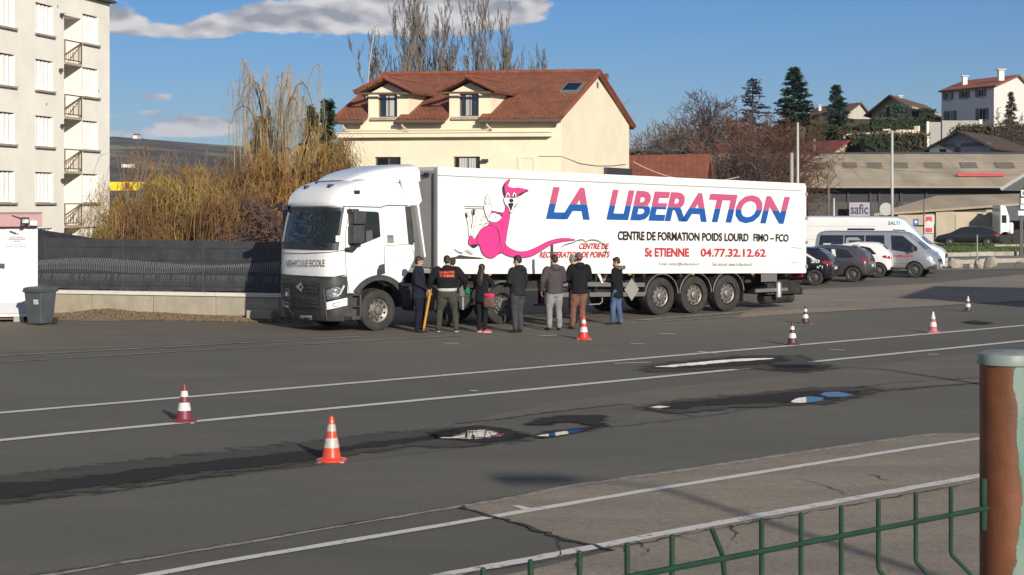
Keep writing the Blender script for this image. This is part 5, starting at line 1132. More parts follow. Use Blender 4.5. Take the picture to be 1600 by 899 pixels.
for i, (px, ytop, Y, s, lab) in enumerate([(210,238,58,1.5,'loose arching bare whips rising over the thicket by the apartment block'),(300,236,57,1.7,'long bare arching whips above the middle of the thicket')]):
    rg = random.Random(50+i); p = P(px, 320, Y); m = MB()
    for k in range(7):
        a = rg.uniform(0,6.28); r = rg.uniform(.4,1.5)*s; h = CAMH+(320-ytop)/F*Y*rg.uniform(.75,1.05)
        m.tube([V(0,0,0), V(math.cos(a)*r*.15, math.sin(a)*r*.15, h*.6), V(math.cos(a)*r*.45, math.sin(a)*r*.4, h), V(math.cos(a)*r*.8, math.sin(a)*r*.7, h*.96), V(math.cos(a)*r, math.sin(a)*r, h*.78)], [.028,.022,.015,.010,.006], 4, cap=False)
    o = m.build('bare_whips', bark_g, fix=False); o.location = (p.x, Y, 0); tag(o, lab, 'shrub', 'arching whips over the thicket')
# thorny bush close behind the fence, by the cab
for i, (px, Y, ytop, lab) in enumerate([(430,49,292,'tangled mauve-brown thorn bush next to the lorry windscreen'),(398,50,322,'low tangled thorn bush behind the fence near the cab')]):
    p = P(px, 320, Y); bare_tree('thorn_bush', lab, 'shrub', 'thorn bushes behind the fence', p.x, Y, -.6, CAMH+.6+(320-ytop)/F*Y, 60+i, dict(BUSHY, wob=.3, up=0, ang=55, rmin=.010, kids=[8,6,5,3], depth=4, ratio=.62), bark_b, w_dk, stems=3)
def conifer(label, px, Y, zg, ytop, rad, seed, green, group=None, sparse=False, name='conifer_tree'):
    rg = random.Random(seed); p = P(px, 320, Y); H = CAMH+(320-ytop)/F*Y-zg; o = thing(name, label, 'tree', (p.x, Y, zg), 0, group)
    t = MB(); t.tube([V(0,0,-.3), V(0,0,H*.5), V(0,0,H*.98)], [H*.022,H*.014,.02], 8); c = MB(); n = int(H*(5.0 if not sparse else 2.8))
    for i in range(n):
        f = (i+.5)/n; z = H*(.10+.88*f); r = rad*(1-f)**.8*rg.uniform(.75,1.15)+.12
        for k in range(5 if not sparse else 4):
            a = rg.uniform(0, 6.28); d = V(math.cos(a), math.sin(a), 0); rr = r*rg.uniform(.6,1.15); tip = d*rr+V(0,0,z+.08*rr-(.22*rr*(1-f)))
            t.tube([V(0,0,z), d*rr*.5+V(0,0,z+.02), tip], [.03,.02,.01], 3, cap=False)
            for j in range(int((46 if not sparse else 26)*(.4+rr/rad))):
                u = rg.uniform(.12,1.0)**.7; q = V(0,0,z).lerp(tip, u)+V(rg.gauss(0,.10*rad/2), rg.gauss(0,.10*rad/2), rg.gauss(0,.06)); s = rg.uniform(.16,.36)*max(.7,min(1.6, rad/2.0))
                ax = (d+V(rg.gauss(0,.5), rg.gauss(0,.5), rg.gauss(0,.28)-.1)).normalized(); sd = ax.orthogonal().normalized()*s*.32; sd.rotate(Euler((rg.uniform(0,3),)*3))
                c.add([q-sd, q+sd, q+ax*s], [(0,1,2)])
    t.build('trunk', bark_b, o, fix=False); c.build('crown', green, o, fix=False); return o
con_d = leafmat('conifer_dark', (.020,.042,.026)); con_b = leafmat('conifer_blue', (.030,.058,.045)); con_y = leafmat('conifer_olive', (.048,.052,.022)); con_m = leafmat('cedar_mauve', (.055,.040,.045))
conifer('dark brown-green conifer inside the tall weeping willow', 412, 64, -1, 178, 1.1, 31, con_y); conifer('dark green conifer tip left of the cream house', 487, 70, -.5, 160, .75, 32, con_y); conifer('slim dark green conifer beside the eaves of the cream house', 512, 71, -.5, 152, .9, 33, con_d)
conifer('tall dark spruce standing out against the sky above the red roof', 1241, 210, 8.5, 103, 3.7, 34, con_d, name='spruce_tree'); conifer('smaller grey-blue fir in front of the cream gabled villa', 1307, 205, 9.5, 132, 2.5, 35, con_b, name='fir_tree')
conifer('spreading mauve-grey cedar with flat sparse boughs on the skyline', 1176, 195, 5, 120, 4.3, 36, con_m, sparse=True, name='cedar_tree')
conifer('bare-tipped cypress against the white wall of the big villa', 1580, 190, 8.5, 142, 1.3, 38, leafmat('cypress_brown', (.06,.055,.03)), name='cypress_tree')
TG = 'bare trees on the slope right of the cream house'
for i, (px, Y, zg, ytop, cfg, bk, tw, lab) in enumerate([
    (1032,180,1.0,152,dict(BUSHY, kids=[8,6,5,4,3]),bark_g,twig_k,'pale grey feathery bare tree right of the cream gable'),
    (1082,185,2.5,132,dict(OPEN),bark_b,twig_m,'open dark-branched bare tree against the sky between birch and cedar'),
    (1008,170,.5,205,dict(BUSHY),bark_b,twig_m,'low bare tree touching the right edge of the cream gable'),
    (1060,172,.5,200,dict(BUSHY),bark_b,twig_m,'low mauve bare tree below the pale feathery one'),
    (1130,175,1.0,178,dict(BUSHY),bark_b,twig_r,'red-brown bare tree left of the big forked one'),
    (1098,160,0,215,dict(BUSHY),bark_b,twig_m,'dark bare shrub tree above the orange roof'),
    (1172,128,0,160,dict(BUSHY, kids=[8,5,4,3,2], r0=.018, rmin=.012, first=.05, trunk=.6),bark_g,twig_r,'big forked red-brown bare tree with pale limbs above the trailer'),
    (1205,140,0,182,dict(BUSHY),bark_b,twig_r,'red-brown bare tree between the forked tree and the lamp pole'),
    (1150,118,0,205,dict(BUSHY, first=.05),bark_b,twig_m,'dark bare tree with low limbs over the warehouse roof end'),
    (1225,160,3,205,dict(BUSHY),bark_b,twig_m,'bare tree left of the tall spruce'),
    (1048,176,1.0,172,dict(BUSHY),bark_g,twig_m,'rounded grey-mauve bare tree right of the pale feathery one'),(1100,182,2.0,168,dict(BUSHY),bark_b,twig_m,'bare tree filling the gap left of the cedar'),(1122,150,0,200,dict(BUSHY),bark_b,twig_r,'red-brown bare tree above the right end of the orange roof'),(1140,182,3,160,dict(OPEN),bark_b,twig_m,'open bare tree just left of the cedar top'),(1195,170,4,170,dict(BUSHY),bark_b,twig_r,'red-brown bare crown right of the cedar'),(1020,150,0,212,dict(BUSHY),bark_b,twig_m,'low brown bare tree over the left part of the orange roof'),
    (1545,172,7,200,dict(BUSHY),bark_b,twig_m,'bare scrub tree below the big white villa'),
    (1500,176,7,198,dict(BUSHY),bark_b,twig_r,'bare scrub tree left of the grey gabled house'),
    (1590,178,8,165,dict(BUSHY),bark_b,twig_m,'bare tree at the right edge by the big white villa'),
    (1430,178,6.5,215,dict(BUSHY),bark_b,twig_m,'bare scrub tree on the bank below the hedge')]):
    p = P(px, 320, Y); zz = min(zg, terrain(p.x, Y)); cfg = dict(cfg, rmin=Y*.000125); bare_tree('bare_tree', lab, 'tree', TG, p.x, Y, zz, CAMH+(320-ytop)/F*Y-zz, 80+i, cfg, bk, tw, stems=3 if cfg.get('first') == .05 else 1)
def leafbox(name, label, cat, a, b, zlo, zhi, depth, n, green, size=.16, group=None, seed=1, parent=None):
    "clipped hedge or scrub between two ground points"
    rg = random.Random(seed); a, b = Vector(a), Vector(b); ax = (b-a); pr = Vector((-ax.y, ax.x, 0)).normalized(); m = MB(); core = MB()
    for i in range(n):
        u = rg.random(); v = rg.random(); w_ = rg.random(); face = rg.random()
        top = zhi+.15*mnoise.noise(Vector((u*9, seed, 0)))*(zhi-zlo)
        if face < .45: q = a+ax*u+pr*(depth*w_)+Vector((0,0,top-zlo)); 
        elif face < .9: q = a+ax*u+Vector((0,0,(top-zlo)*v))
        else: q = (a if v < .5 else b)+pr*depth*w_+Vector((0,0,(top-zlo)*rg.random()))
        q = q+Vector((rg.gauss(0,.09), rg.gauss(0,.09), rg.gauss(0,.09)+zlo)); s = size*rg.uniform(.6,1.3)
        d1 = Vector((rg.gauss(0,1), rg.gauss(0,1), rg.gauss(0,1))).normalized()*s; d2 = d1.orthogonal().normalized()*s*.7; m.add([q-d1, q+d2, q+d1, q-d2], [(0,1,2,3)])
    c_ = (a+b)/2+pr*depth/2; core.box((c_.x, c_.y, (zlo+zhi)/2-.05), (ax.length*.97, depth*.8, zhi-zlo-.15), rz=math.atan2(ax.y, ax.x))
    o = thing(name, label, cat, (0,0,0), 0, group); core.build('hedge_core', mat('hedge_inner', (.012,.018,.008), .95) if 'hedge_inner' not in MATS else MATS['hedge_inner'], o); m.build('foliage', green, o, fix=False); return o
hg = leafmat('hedge_green', (.045,.068,.025)); hd = leafmat('hedge_dark', (.028,.042,.02)); hb = leafmat('scrub_brown', (.085,.065,.035)); 
def wp(px, py, Y): v = P(px, py, Y); return v
def hedge(label, x0, x1, yt, yb, Y, green, seed, size=.15, dens=110, name='hedge', depth=1.5, Y2=None):
    a = P(x0, yb, Y); b = P(x1, yb, Y2 or Y); zt_ = P(x0, yt, Y).z; zl = min(a.z, b.z)-1.0; n = int(dens*(b-a).length*(zt_-zl)/2); a.z = 0; b.z = 0
    return leafbox(name, label, 'hedge', a, b, zl, zt_, depth, n, green, size, None, seed)
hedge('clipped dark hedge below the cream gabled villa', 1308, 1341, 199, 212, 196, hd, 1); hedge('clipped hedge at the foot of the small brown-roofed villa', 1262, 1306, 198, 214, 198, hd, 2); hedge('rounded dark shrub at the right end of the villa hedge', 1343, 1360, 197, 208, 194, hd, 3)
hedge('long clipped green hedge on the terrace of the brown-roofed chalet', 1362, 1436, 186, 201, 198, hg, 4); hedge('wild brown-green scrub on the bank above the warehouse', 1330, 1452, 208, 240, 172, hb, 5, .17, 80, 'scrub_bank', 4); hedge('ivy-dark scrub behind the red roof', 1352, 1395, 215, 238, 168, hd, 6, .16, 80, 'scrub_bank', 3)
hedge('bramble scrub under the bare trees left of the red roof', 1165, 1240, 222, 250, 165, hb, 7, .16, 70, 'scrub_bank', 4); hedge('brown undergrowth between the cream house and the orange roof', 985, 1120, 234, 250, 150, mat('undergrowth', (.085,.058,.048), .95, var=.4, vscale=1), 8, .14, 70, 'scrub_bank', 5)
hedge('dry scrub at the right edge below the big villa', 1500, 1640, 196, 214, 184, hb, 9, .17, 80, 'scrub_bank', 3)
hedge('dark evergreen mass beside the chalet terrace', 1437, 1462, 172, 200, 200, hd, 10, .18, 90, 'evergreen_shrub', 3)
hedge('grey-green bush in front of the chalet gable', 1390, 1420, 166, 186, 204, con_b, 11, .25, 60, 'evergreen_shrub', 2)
hedge('dark bank of undergrowth low behind the screened fence', 180, 440, 346, 372, 66, mat('bank_dark', (.035,.03,.016), .95, var=.5, vscale=1), 12, .22, 60, 'scrub_bank', 3)
hedge('olive evergreen thicket behind the willows', 228, 540, 290, 350, 72, mat('thicket_olive', (.075,.058,.022), .95, var=.5, vscale=.8), 13, .24, 40, 'thicket', 3)
# ---------------------------------------------------------------- buildings
def wall_open(mb, fn, u0, u1, z0, z1, ops, depth, mi=0):
    us = sorted({u0, u1, *[o[0] for o in ops], *[o[1] for o in ops]}); zs = sorted({z0, z1, *[o[2] for o in ops], *[o[3] for o in ops]})
    for ua, ub in zip(us, us[1:]):
        for za, zb_ in zip(zs, zs[1:]):
            cu, cz = (ua+ub)/2, (za+zb_)/2
            if any(o[0] < cu < o[1] and o[2] < cz < o[3] for o in ops): continue
            mb.add([fn(ua,za,0), fn(ub,za,0), fn(ub,zb_,0), fn(ua,zb_,0)], [(0,1,2,3)], mi)
    for a, b, c, d in ops:
        for q in (((a,c),(a,d)), ((a,d),(b,d)), ((b,d),(b,c)), ((b,c),(a,c))):
            mb.add([fn(*q[0],0), fn(*q[1],0), fn(*q[1],depth), fn(*q[0],depth)], [(0,1,2,3)], mi)
def fbox(mb, fn, u0, u1, z0, z1, d0, d1, mi=0):
    vs = [fn(u, z, d) for d in (d0, d1) for z in (z0, z1) for u in (u0, u1)]
    mb.add(vs, [(0,1,3,2),(4,6,7,5),(0,4,5,1),(2,3,7,6),(0,2,6,4),(1,5,7,3)], mi); return mb
def window(par, fn, u0, u1, z0, z1, d=.16, frame=None, pane=None, bars=1, sill=True, curtain=None, fw=.06):
    m = MB(); f = fw; fbox(m, fn, u0, u0+f, z0, z1, d-.03, d+.03); fbox(m, fn, u1-f, u1, z0, z1, d-.03, d+.03); fbox(m, fn, u0+f, u1-f, z1-f, z1, d-.03, d+.03); fbox(m, fn, u0+f, u1-f, z0, z0+f, d-.03, d+.03)
    for i in range(bars): uc = u0+(u1-u0)*(i+1)/(bars+1); fbox(m, fn, uc-f*.5, uc+f*.5, z0+f, z1-f, d-.028, d+.028)
    w_ = m.build('window', frame or frame_w, par)
    m = MB(); m.add([fn(u0,z0,d+.01), fn(u1,z0,d+.01), fn(u1,z1,d+.01), fn(u0,z1,d+.01)], [(0,1,2,3)]); m.build('pane', pane or glassd, w_)
    if curtain:
        m = MB(); n = 14; ua, ub = curtain[0], curtain[1]
        for i in range(n): a = ua+(ub-ua)*i/n; b = ua+(ub-ua)*(i+1)/n; m.add([fn(a,z0+f,d-.005-(i%2)*.03), fn(b,z0+f,d-.005-((i+1)%2)*.03), fn(b,z1-f,d-.005-((i+1)%2)*.03), fn(a,z1-f,d-.005-(i%2)*.03)], [(0,1,2,3)])
        m.build('curtain', mat('curtain_white', (.42,.42,.42), .9) if 'curtain_white' not in MATS else MATS['curtain_white'], w_, fix=False)
    if sill: m = MB(); fbox(m, fn, u0-.08, u1+.08, z0-.10, z0-.003, -.12, d-.03); m.build('sill', sillm, par)
    return w_
frame_w = mat('frame_white', (.6,.58,.54), .5); frame_b = mat('frame_brown', (.10,.065,.045), .6); sillm = mat('sill_stone', (.33,.29,.24), .85, var=.2, dirt=(.2,.17,.13), dscale=2)
def slab(pts, th, up=False):
    p = [Vector(q) for q in pts]; n = (p[1]-p[0]).cross(p[2]-p[0]).normalized()
    if n.z < 0: n = -n
    m = MB(); q = [a-n*th for a in p]; k = len(p); m.add(p+q, [tuple(range(k)), tuple(reversed(range(k, 2*k)))]+[(i,(i+1)%k,k+(i+1)%k,k+i) for i in range(k)]); return m
def roofpart(par, pts, th, mt, ax, ay, name='roof'):
    o = slab(pts, th).build(name, mt, par); uv_plane(o, ax, ay); return o
# ---- apartment block on the left
apw = mat('render_cream', (.85,.81,.72), .9, var=.06, vscale=.6, dirt=(.64,.59,.50), dscale=.35, damt=.3, bump=.004, bscale=60)
AD = Vector((.212,.977,0)).normalized(); AN = Vector((AD.y,-AD.x,0)); AO = Vector((-23.5,77.7,0))
ap = thing('apartment_block', 'tall cream rendered apartment block with white folding shutters and brown balcony railings', 'apartment block', AO)
af = lambda u, z, d: AD*u - AN*d + Vector((0,0,z))
m = MB(); ops = []; cols = [(-1.35,.55),(2.52,4.30),(7.42,9.15)]; tops = [12.85-2.73*k for k in range(6)]
for ua, ub in cols:
    for zt in tops[:5]: ops.append((ua, ub, zt-1.48, zt))
wall_open(m, af, -6, 5.43, -8, 13.72, [o for o in ops if o[1] < 5.4], .22); wall_open(m, af, 7.30, 10.5, -8, 13.72, [o for o in ops if o[0] > 7.3], .22)
m.add([af(5.43,12.55,0), af(7.30,12.55,0), af(7.30,13.72,0), af(5.43,13.72,0)], [(0,1,2,3)])
for a, b in (((5.43,0),(5.43,1.3)), ((5.43,1.3),(7.3,1.3)), ((7.3,1.3),(7.3,0))): m.add([af(a[0],-8,a[1]), af(b[0],-8,b[1]), af(b[0],12.55,b[1]), af(a[0],12.55,a[1])], [(0,1,2,3)])
m.add([af(5.43,12.55,0), af(7.3,12.55,0), af(7.3,12.55,1.3), af(5.43,12.55,1.3)], [(0,1,2,3)])
for a, b in (((10.5,0),(10.5,11)), ((10.5,11),(-6,11)), ((-6,11),(-6,0))): m.add([af(a[0],-8,a[1]), af(b[0],-8,b[1]), af(b[0],13.72,b[1]), af(a[0],13.72,a[1])], [(0,1,2,3)])
m.build('wall', apw, ap, fix=False)
m = MB(); fbox(m, af, -6.4, 10.75, 13.72, 13.86, -.28, 11.3); m.build('roof', mat('roof_edge_dark', (.06,.06,.065), .8), ap)
shw = mat('shutter_white', (.82,.81,.79), .6, var=.05, dirt=(.45,.43,.40), dscale=2)
for (a, b, c, d) in ops:
    m = MB(); n = 9
    for i in range(n): ua, ub = a+(b-a)*.03+(b-a)*.94*i/n, a+(b-a)*.03+(b-a)*.94*(i+1)/n; m.add([af(ua,c+.02,.16-(i%2)*.07), af(ub,c+.02,.16-((i+1)%2)*.07), af(ub,d-.05,.16-((i+1)%2)*.07), af(ua,d-.05,.16-(i%2)*.07)], [(0,1,2,3)])
    m.build('shutter', shw, ap, fix=False); m = MB(); m.add([af(a,c,.215), af(b,c,.215), af(b,d,.215), af(a,d,.215)], [(0,1,2,3)]); m.build('window', glassd, ap, fix=False)
    m = MB(); fbox(m, af, a-.08, b+.10, c-.10, c-.004, -.13, .14); m.build('sill', sillm, ap)
brn = mat('railing_brown', (.13,.075,.055), .7, var=.2); slabm = mat('balcony_slab', (.42,.38,.31), .9, dirt=(.28,.24,.19), dscale=2)
for k in range(5):
    z = 10.22-2.73*k
    m = MB(); fbox(m, af, 5.44, 7.29, z-.12, z, -.05, 1.29); s_ = m.build('balcony', slabm, ap)
    m = MB(); fbox(m, af, 5.45, 7.28, z+1.06, z+1.12, -.05, .0); fbox(m, af, 5.45, 7.28, z+.10, z+.15, -.05, .0); fbox(m, af, 5.45, 5.50, z, z+1.1, -.05, 0); fbox(m, af, 7.23, 7.28, z, z+1.1, -.05, 0)
    m.build('railing', brn, s_)
    for i in range(8):
        u = 5.65+i*.2; m = MB(); h = 1.06-max(0, .55-.08*i); m.tube([af(u,z+.12,-.025), af(u,z+h,-.025)], .018, 4); m.build('baluster', brn, s_)
    m = MB(); m.tube([af(5.5,z+.32,-.025), af(7.25,z+1.03,-.025)], .026, 5); m.build('railing_brace', brn, s_)
    m = MB(); m.add([af(5.7,z+.02,1.285), af(6.6,z+.02,1.285), af(6.6,z+2.1,1.285), af(5.7,z+2.1,1.285)], [(0,1,2,3)]); m.build('balcony_door', mat('door_dark', (.10,.09,.085), .4) if 'door_dark' not in MATS else MATS['door_dark'], s_)
for u, z in ((5.0,12.5),(4.9,9.75),(5.05,7.0),(5.1,4.3),(5.1,1.6)): m = MB(); m.box(af(u,z,-.12), (.16,.16,.16)); m.tube([af(u,z,-.1), af(u+.25,z+.1,-.2)], .02, 4); m.build('wall_lamp', black, ap, bevel=.02)
for u, z in ((4.75,12.9),(3.6,8.0),(9.2,9.0),(4.6,3.1)): m = MB(); m.lathe([(.01,0),(.07,.0),(.07,.03),(.01,.03)], 10, c=(0,0,0), axis='x'); m.v = [tuple(af(u,z,0)+Vector(q)) for q in m.v]; m.build('wall_vent', galv, ap)
# ---- cream house with two dormers
cw = mat('house_cream', (.74,.66,.50), .9, var=.05, vscale=.8, dirt=(.5,.40,.27), dscale=.5, damt=.25, bump=.004, bscale=60)
rt = tiles('roof_tiles_red', (.245,.088,.046), (.185,.066,.037), .20, .27)
HO = Vector((-7.43,73.5,0)); HU = Vector((2.16,72,0))-HO; HV = Vector((3.47,8,0)); WL = HU.length; WD = HV.length; U_ = HU.normalized(); V_ = HV.normalized()
hs_ = thing('cream_house', 'cream rendered house with red tiled roof and two dormers behind the trailer', 'house', HO)
hf = lambda u, z, d: U_*u + V_*d + Vector((0,0,z))
def hu(px): t = (px-800)/F; return (t*HO.y-HO.x)/(U_.x-t*U_.y)
def hz(px, py): u = hu(px); return CAMH-(py-HY)/F*(HO.y+U_.y*u)
EZ = 6.93; RZ = 9.0; sl_ = (RZ-EZ)/(WD/2)
d1 = (hu(575.5), hu(638.5)); d2 = (hu(702), hu(766.6)); w1 = (hu(590.5), hu(620.5)); w2 = (hu(717), hu(748)); wz0, wz1 = hz(605,183.6), hz(605,147.6)
lw1 = (hu(585.5), hu(626)); lw2 = (hu(708), hu(750)); lz1 = hz(700,245)
m = MB(); lo = [(lw1[0],lw1[1],lz1-1.25,lz1),(lw2[0],lw2[1],lz1-1.25,lz1)]
wall_open(m, hf, 0, WL, 0, EZ, lo, .25)
for dd, ww in ((d1,w1),(d2,w2)):
    wall_open(m, hf, dd[0], dd[1], EZ, 7.95, [(ww[0],ww[1],wz0,wz1)], .2)
    m.add([hf(dd[0],7.95,0), hf(dd[1],7.95,0), hf((dd[0]+dd[1])/2,8.42,0)], [(0,1,2)])
    for uu in dd: m.add([hf(uu,EZ,0), hf(uu,EZ,.15), hf(uu,7.95,(7.95-EZ)/sl_), hf(uu,7.95,0)], [(0,1,2,3)])
g = lambda u, z: Vector(hf(WL, z, u)); m.add([g(0,0), g(WD,0), g(WD,EZ), g(WD/2,RZ-.12), g(0,EZ)], [(0,1,2,3,4)])
m.add([hf(0,0,0), hf(0,0,WD), hf(0,EZ,WD), hf(0,RZ-.12,WD/2), hf(0,EZ,0)], [(0,1,2,3,4)]); m.add([hf(0,0,WD), hf(WL,0,WD), hf(WL,EZ,WD), hf(0,EZ,WD)], [(0,1,2,3)])
m.build('wall', cw, hs_, fix=False)
for i_, (ww, zz0, zz1, cu) in enumerate(((w1,wz0,wz1,(w1[0]+.3,w1[1]-.2)),(w2,wz0,wz1,(w2[0]+.25,w2[0]+.5)),(lw1,lz1-1.25,lz1,None),(lw2,lz1-1.25,lz1,(lw2[0]+.2,lw2[1]-.25)))):
    window(hs_, hf, ww[0], ww[1], zz0, zz1, .15, frame_b, sill=i_ > 1, curtain=cu, bars=1)
    if i_ < 2: m = MB(); fbox(m, hf, ww[0]-.28, ww[1]+.2, zz0-.13, zz0-.01, -.14, .12); m.build('sill', sillm, hs_)
ay = (V_*(WD/2)+Vector((0,0,RZ-EZ))).normalized(); ayb = (-V_*(WD/2)+Vector((0,0,RZ-EZ))).normalized()
rp = lambda u, v: U_*u+V_*v+Vector((0,0,EZ+.12+sl_*v if v <= WD/2 else EZ+.12+sl_*(WD-v)))
oh = .42; vs_ = .75
for a, b in ((-.25,d1[0]),(d1[1]-.35,d2[0]),(d2[1]-.35,WL+.12)): roofpart(hs_, [rp(a,-oh), rp(b,-oh), rp(b,vs_), rp(a,vs_)], .16, rt, U_, ay)
roofpart(hs_, [rp(-.25,vs_), rp(WL+.12,vs_), rp(WL+.12,WD/2), rp(-.25,WD/2)], .16, rt, U_, ay)
roofpart(hs_, [rp(WL+.12,WD/2), rp(WL+.12,WD+oh), rp(-.25,WD+oh), rp(-.25,WD/2)], .16, rt, U_, ayb)
m = MB(); m.tube([rp(-.28,WD/2)+Vector((0,0,.05)), rp(WL+.14,WD/2)+Vector((0,0,.05))], .11, 8); m.tube([rp(WL+.13,-oh)+Vector((0,0,.0)), rp(WL+.13,WD/2)+Vector((0,0,.04)), rp(WL+.13,WD+oh)], .09, 6); m.tube([rp(-.27,-oh), rp(-.27,WD/2)+Vector((0,0,.04))], .09, 6); m.build('ridge_tiles', mat('ridge_red', (.20,.062,.035), .9, var=.3, vscale=4), hs_, sm=40)
gut = mat('gutter_brown', (.10,.075,.06), .5); wpipe = mat('pipe_cream', (.55,.48,.36), .6)
for a, b in ((-.25,d1[0]),(d1[1]-.35,d2[0]),(d2[1]-.35,WL+.12)): m = MB(); m.tube([rp(a,-oh-.05)-Vector((0,0,.14)), rp(b,-oh-.05)-Vector((0,0,.14))], .085, 8); m.build('gutter', gut, hs_, sm=40)
for px in (541,634,766): u = hu(px); m = MB(); m.tube([hf(u,6.6,-.42), hf(u+.02,6.5,-.35), hf(u+.12,6.35,-.1), hf(u+.12,6.18,-.06)], .05, 6); m.build('downpipe', wpipe, hs_, sm=40)
for dd in (d1, d2):      # dormer roofs
    uc = (dd[0]+dd[1])/2; hw = (dd[1]-dd[0])/2+.42; ez = 8.02; rz = 8.66; vf = -.5
    for s in (-1, 1):
        e0 = hf(uc+s*hw, ez, vf); r0 = hf(uc, rz, vf); r1 = hf(uc, rz, (rz-EZ)/sl_); e1 = hf(uc+s*hw, ez, (ez-EZ)/sl_)
        roofpart(hs_, [e0, r0, r1, e1] if s > 0 else [r0, e0, e1, r1], .12, rt, V_, (r0-e0).normalized(), 'dormer_roof')
    m = MB(); m.tube([hf(uc,rz+.02,vf-.02), hf(uc,rz+.02,(rz-EZ)/sl_)], .09, 6); 
    for s in (-1, 1): m.tube([hf(uc+s*hw,ez,vf-.02), hf(uc,rz,vf-.02)], .08, 6)
    m.build('dormer_ridge_tiles', MATS['ridge_red'], hs_, sm=40)
    m = MB(); fbox(m, hf, uc-hw+.1, uc+hw-.1, ez-.12, ez-.03, -.42, -.34); m.build('purlin', frame_b, hs_)
m = MB(); fbox(m, hf, -.3, hu(863.5), hz(700,215), hz(700,208.5), -.34, -.003); fbox(m, hf, -.35, hu(864.5), hz(700,208.5), hz(700,206.6), -.40, -.003); m.build('cornice', cw, hs_, bevel=.02)
m = MB(); m.tube([hf(.2,hz(600,205),-.30), hf(hu(768),hz(768,204),-.30)], .04, 6); m.build('gutter_pipe', wpipe, hs_)
a0, a1 = hu(846), hu(876); m = MB(); m.v = []; k0 = (hz(860,146)-EZ)/sl_; k1 = k0+.95
sk = slab([rp(a0,k0)+Vector((0,0,.10)), rp(a1,k0)+Vector((0,0,.10)), rp(a1,k1)+Vector((0,0,.10)), rp(a0,k1)+Vector((0,0,.10))], .12).build('skylight', mat('skylight_frame', (.16,.17,.17), .4), hs_)
slab([rp(a0+.1,k0+.12)+Vector((0,0,.13)), rp(a1-.1,k0+.12)+Vector((0,0,.13)), rp(a1-.1,k1-.12)+Vector((0,0,.13)), rp(a0+.1,k1-.12)+Vector((0,0,.13))], .02).build('pane', glassd, sk)
m = MB(); q = rp(hu(903),3.6); m.lathe([(.05,0),(.09,.0),(.09,.22),(.03,.26)], 10, c=tuple(q)); m.build('roof_vent', MATS['ridge_red'], hs_)
m = MB(); z0 = hz(825,247); fbox(m, hf, hu(809), hu(813), z0-2, z0, -.03, -.002); fbox(m, hf, hu(833.5), hu(837), z0-2, z0, -.03, -.002); fbox(m, hf, hu(809), hu(837), z0, z0+.05, -.03, -.002); m.build('wall_panel', cw, hs_)
m = MB(); m.box(hf(hu(760),hz(760,251),-.15), (.3,.2,.12)); m.build('wall_lamp', black, hs_, bevel=.02)
cab_ = MB(); cab_.tube([hf(hu(842),hz(842,244),-.03), hf(WL,hz(878,244.5),-.03)]+[hf(WL+.03, 5.05-.0-.2*math.sin(t*3.0), t*WD*.95) for t in (.25,.5,.75,.98)], .018, 4); cab_.build('cable', galv, hs_)
# left wall sign on the gable
gx = lambda v, z, d: U_*(WL+d)+V_*v+Vector((0,0,z))
sg = thing('wall_sign', 'dark rectangular sign with white lettering on the gable of the cream house', 'sign', HO)
def gv(px): t = (px-800)/F; o = HO+U_*WL; return (t*o.y-o.x)/(V_.x-t*V_.y)
zt_, zb_2 = 4.80, 4.0
m = MB(); vs2 = [gx(v, z, d) for d in (.02,.16) for z in (zb_2,zt_) for v in (gv(943),gv(982.5))]; m.add(vs2, [(0,1,3,2),(4,6,7,5),(0,4,5,1),(2,3,7,6),(0,2,6,4),(1,5,7,3)]); m.build('board', mat('sign_dark', (.035,.035,.04), .5), sg)
text_on('Restaurant', lambda u, v: gx(u, v, .17), gv(952), gv(976.5), 4.24, 4.46, 'lettering', mat('sign_white', (.55,.55,.56), .5), sg, .01)
m = MB(); a = P(570,178,75); b = P(577,100,75); c_ = P(586,40,75); m.tube([a, b, c_], [.05,.035,.02], 5); m.tube([P(580,42,75), P(592,36,75)], .03, 4); m.tube([P(582,36,75), P(590,42,75)], .025, 4); m.tube([P(585,30,75), P(586,42,75)], .02, 4)
m.tube([P(570,178,75)+Vector((0,0,-1.5)), a], .05, 5)
tag(m.build('antenna_mast', galv, fix=False), 'thin leaning antenna mast at the left end of the cream house roof', 'antenna')
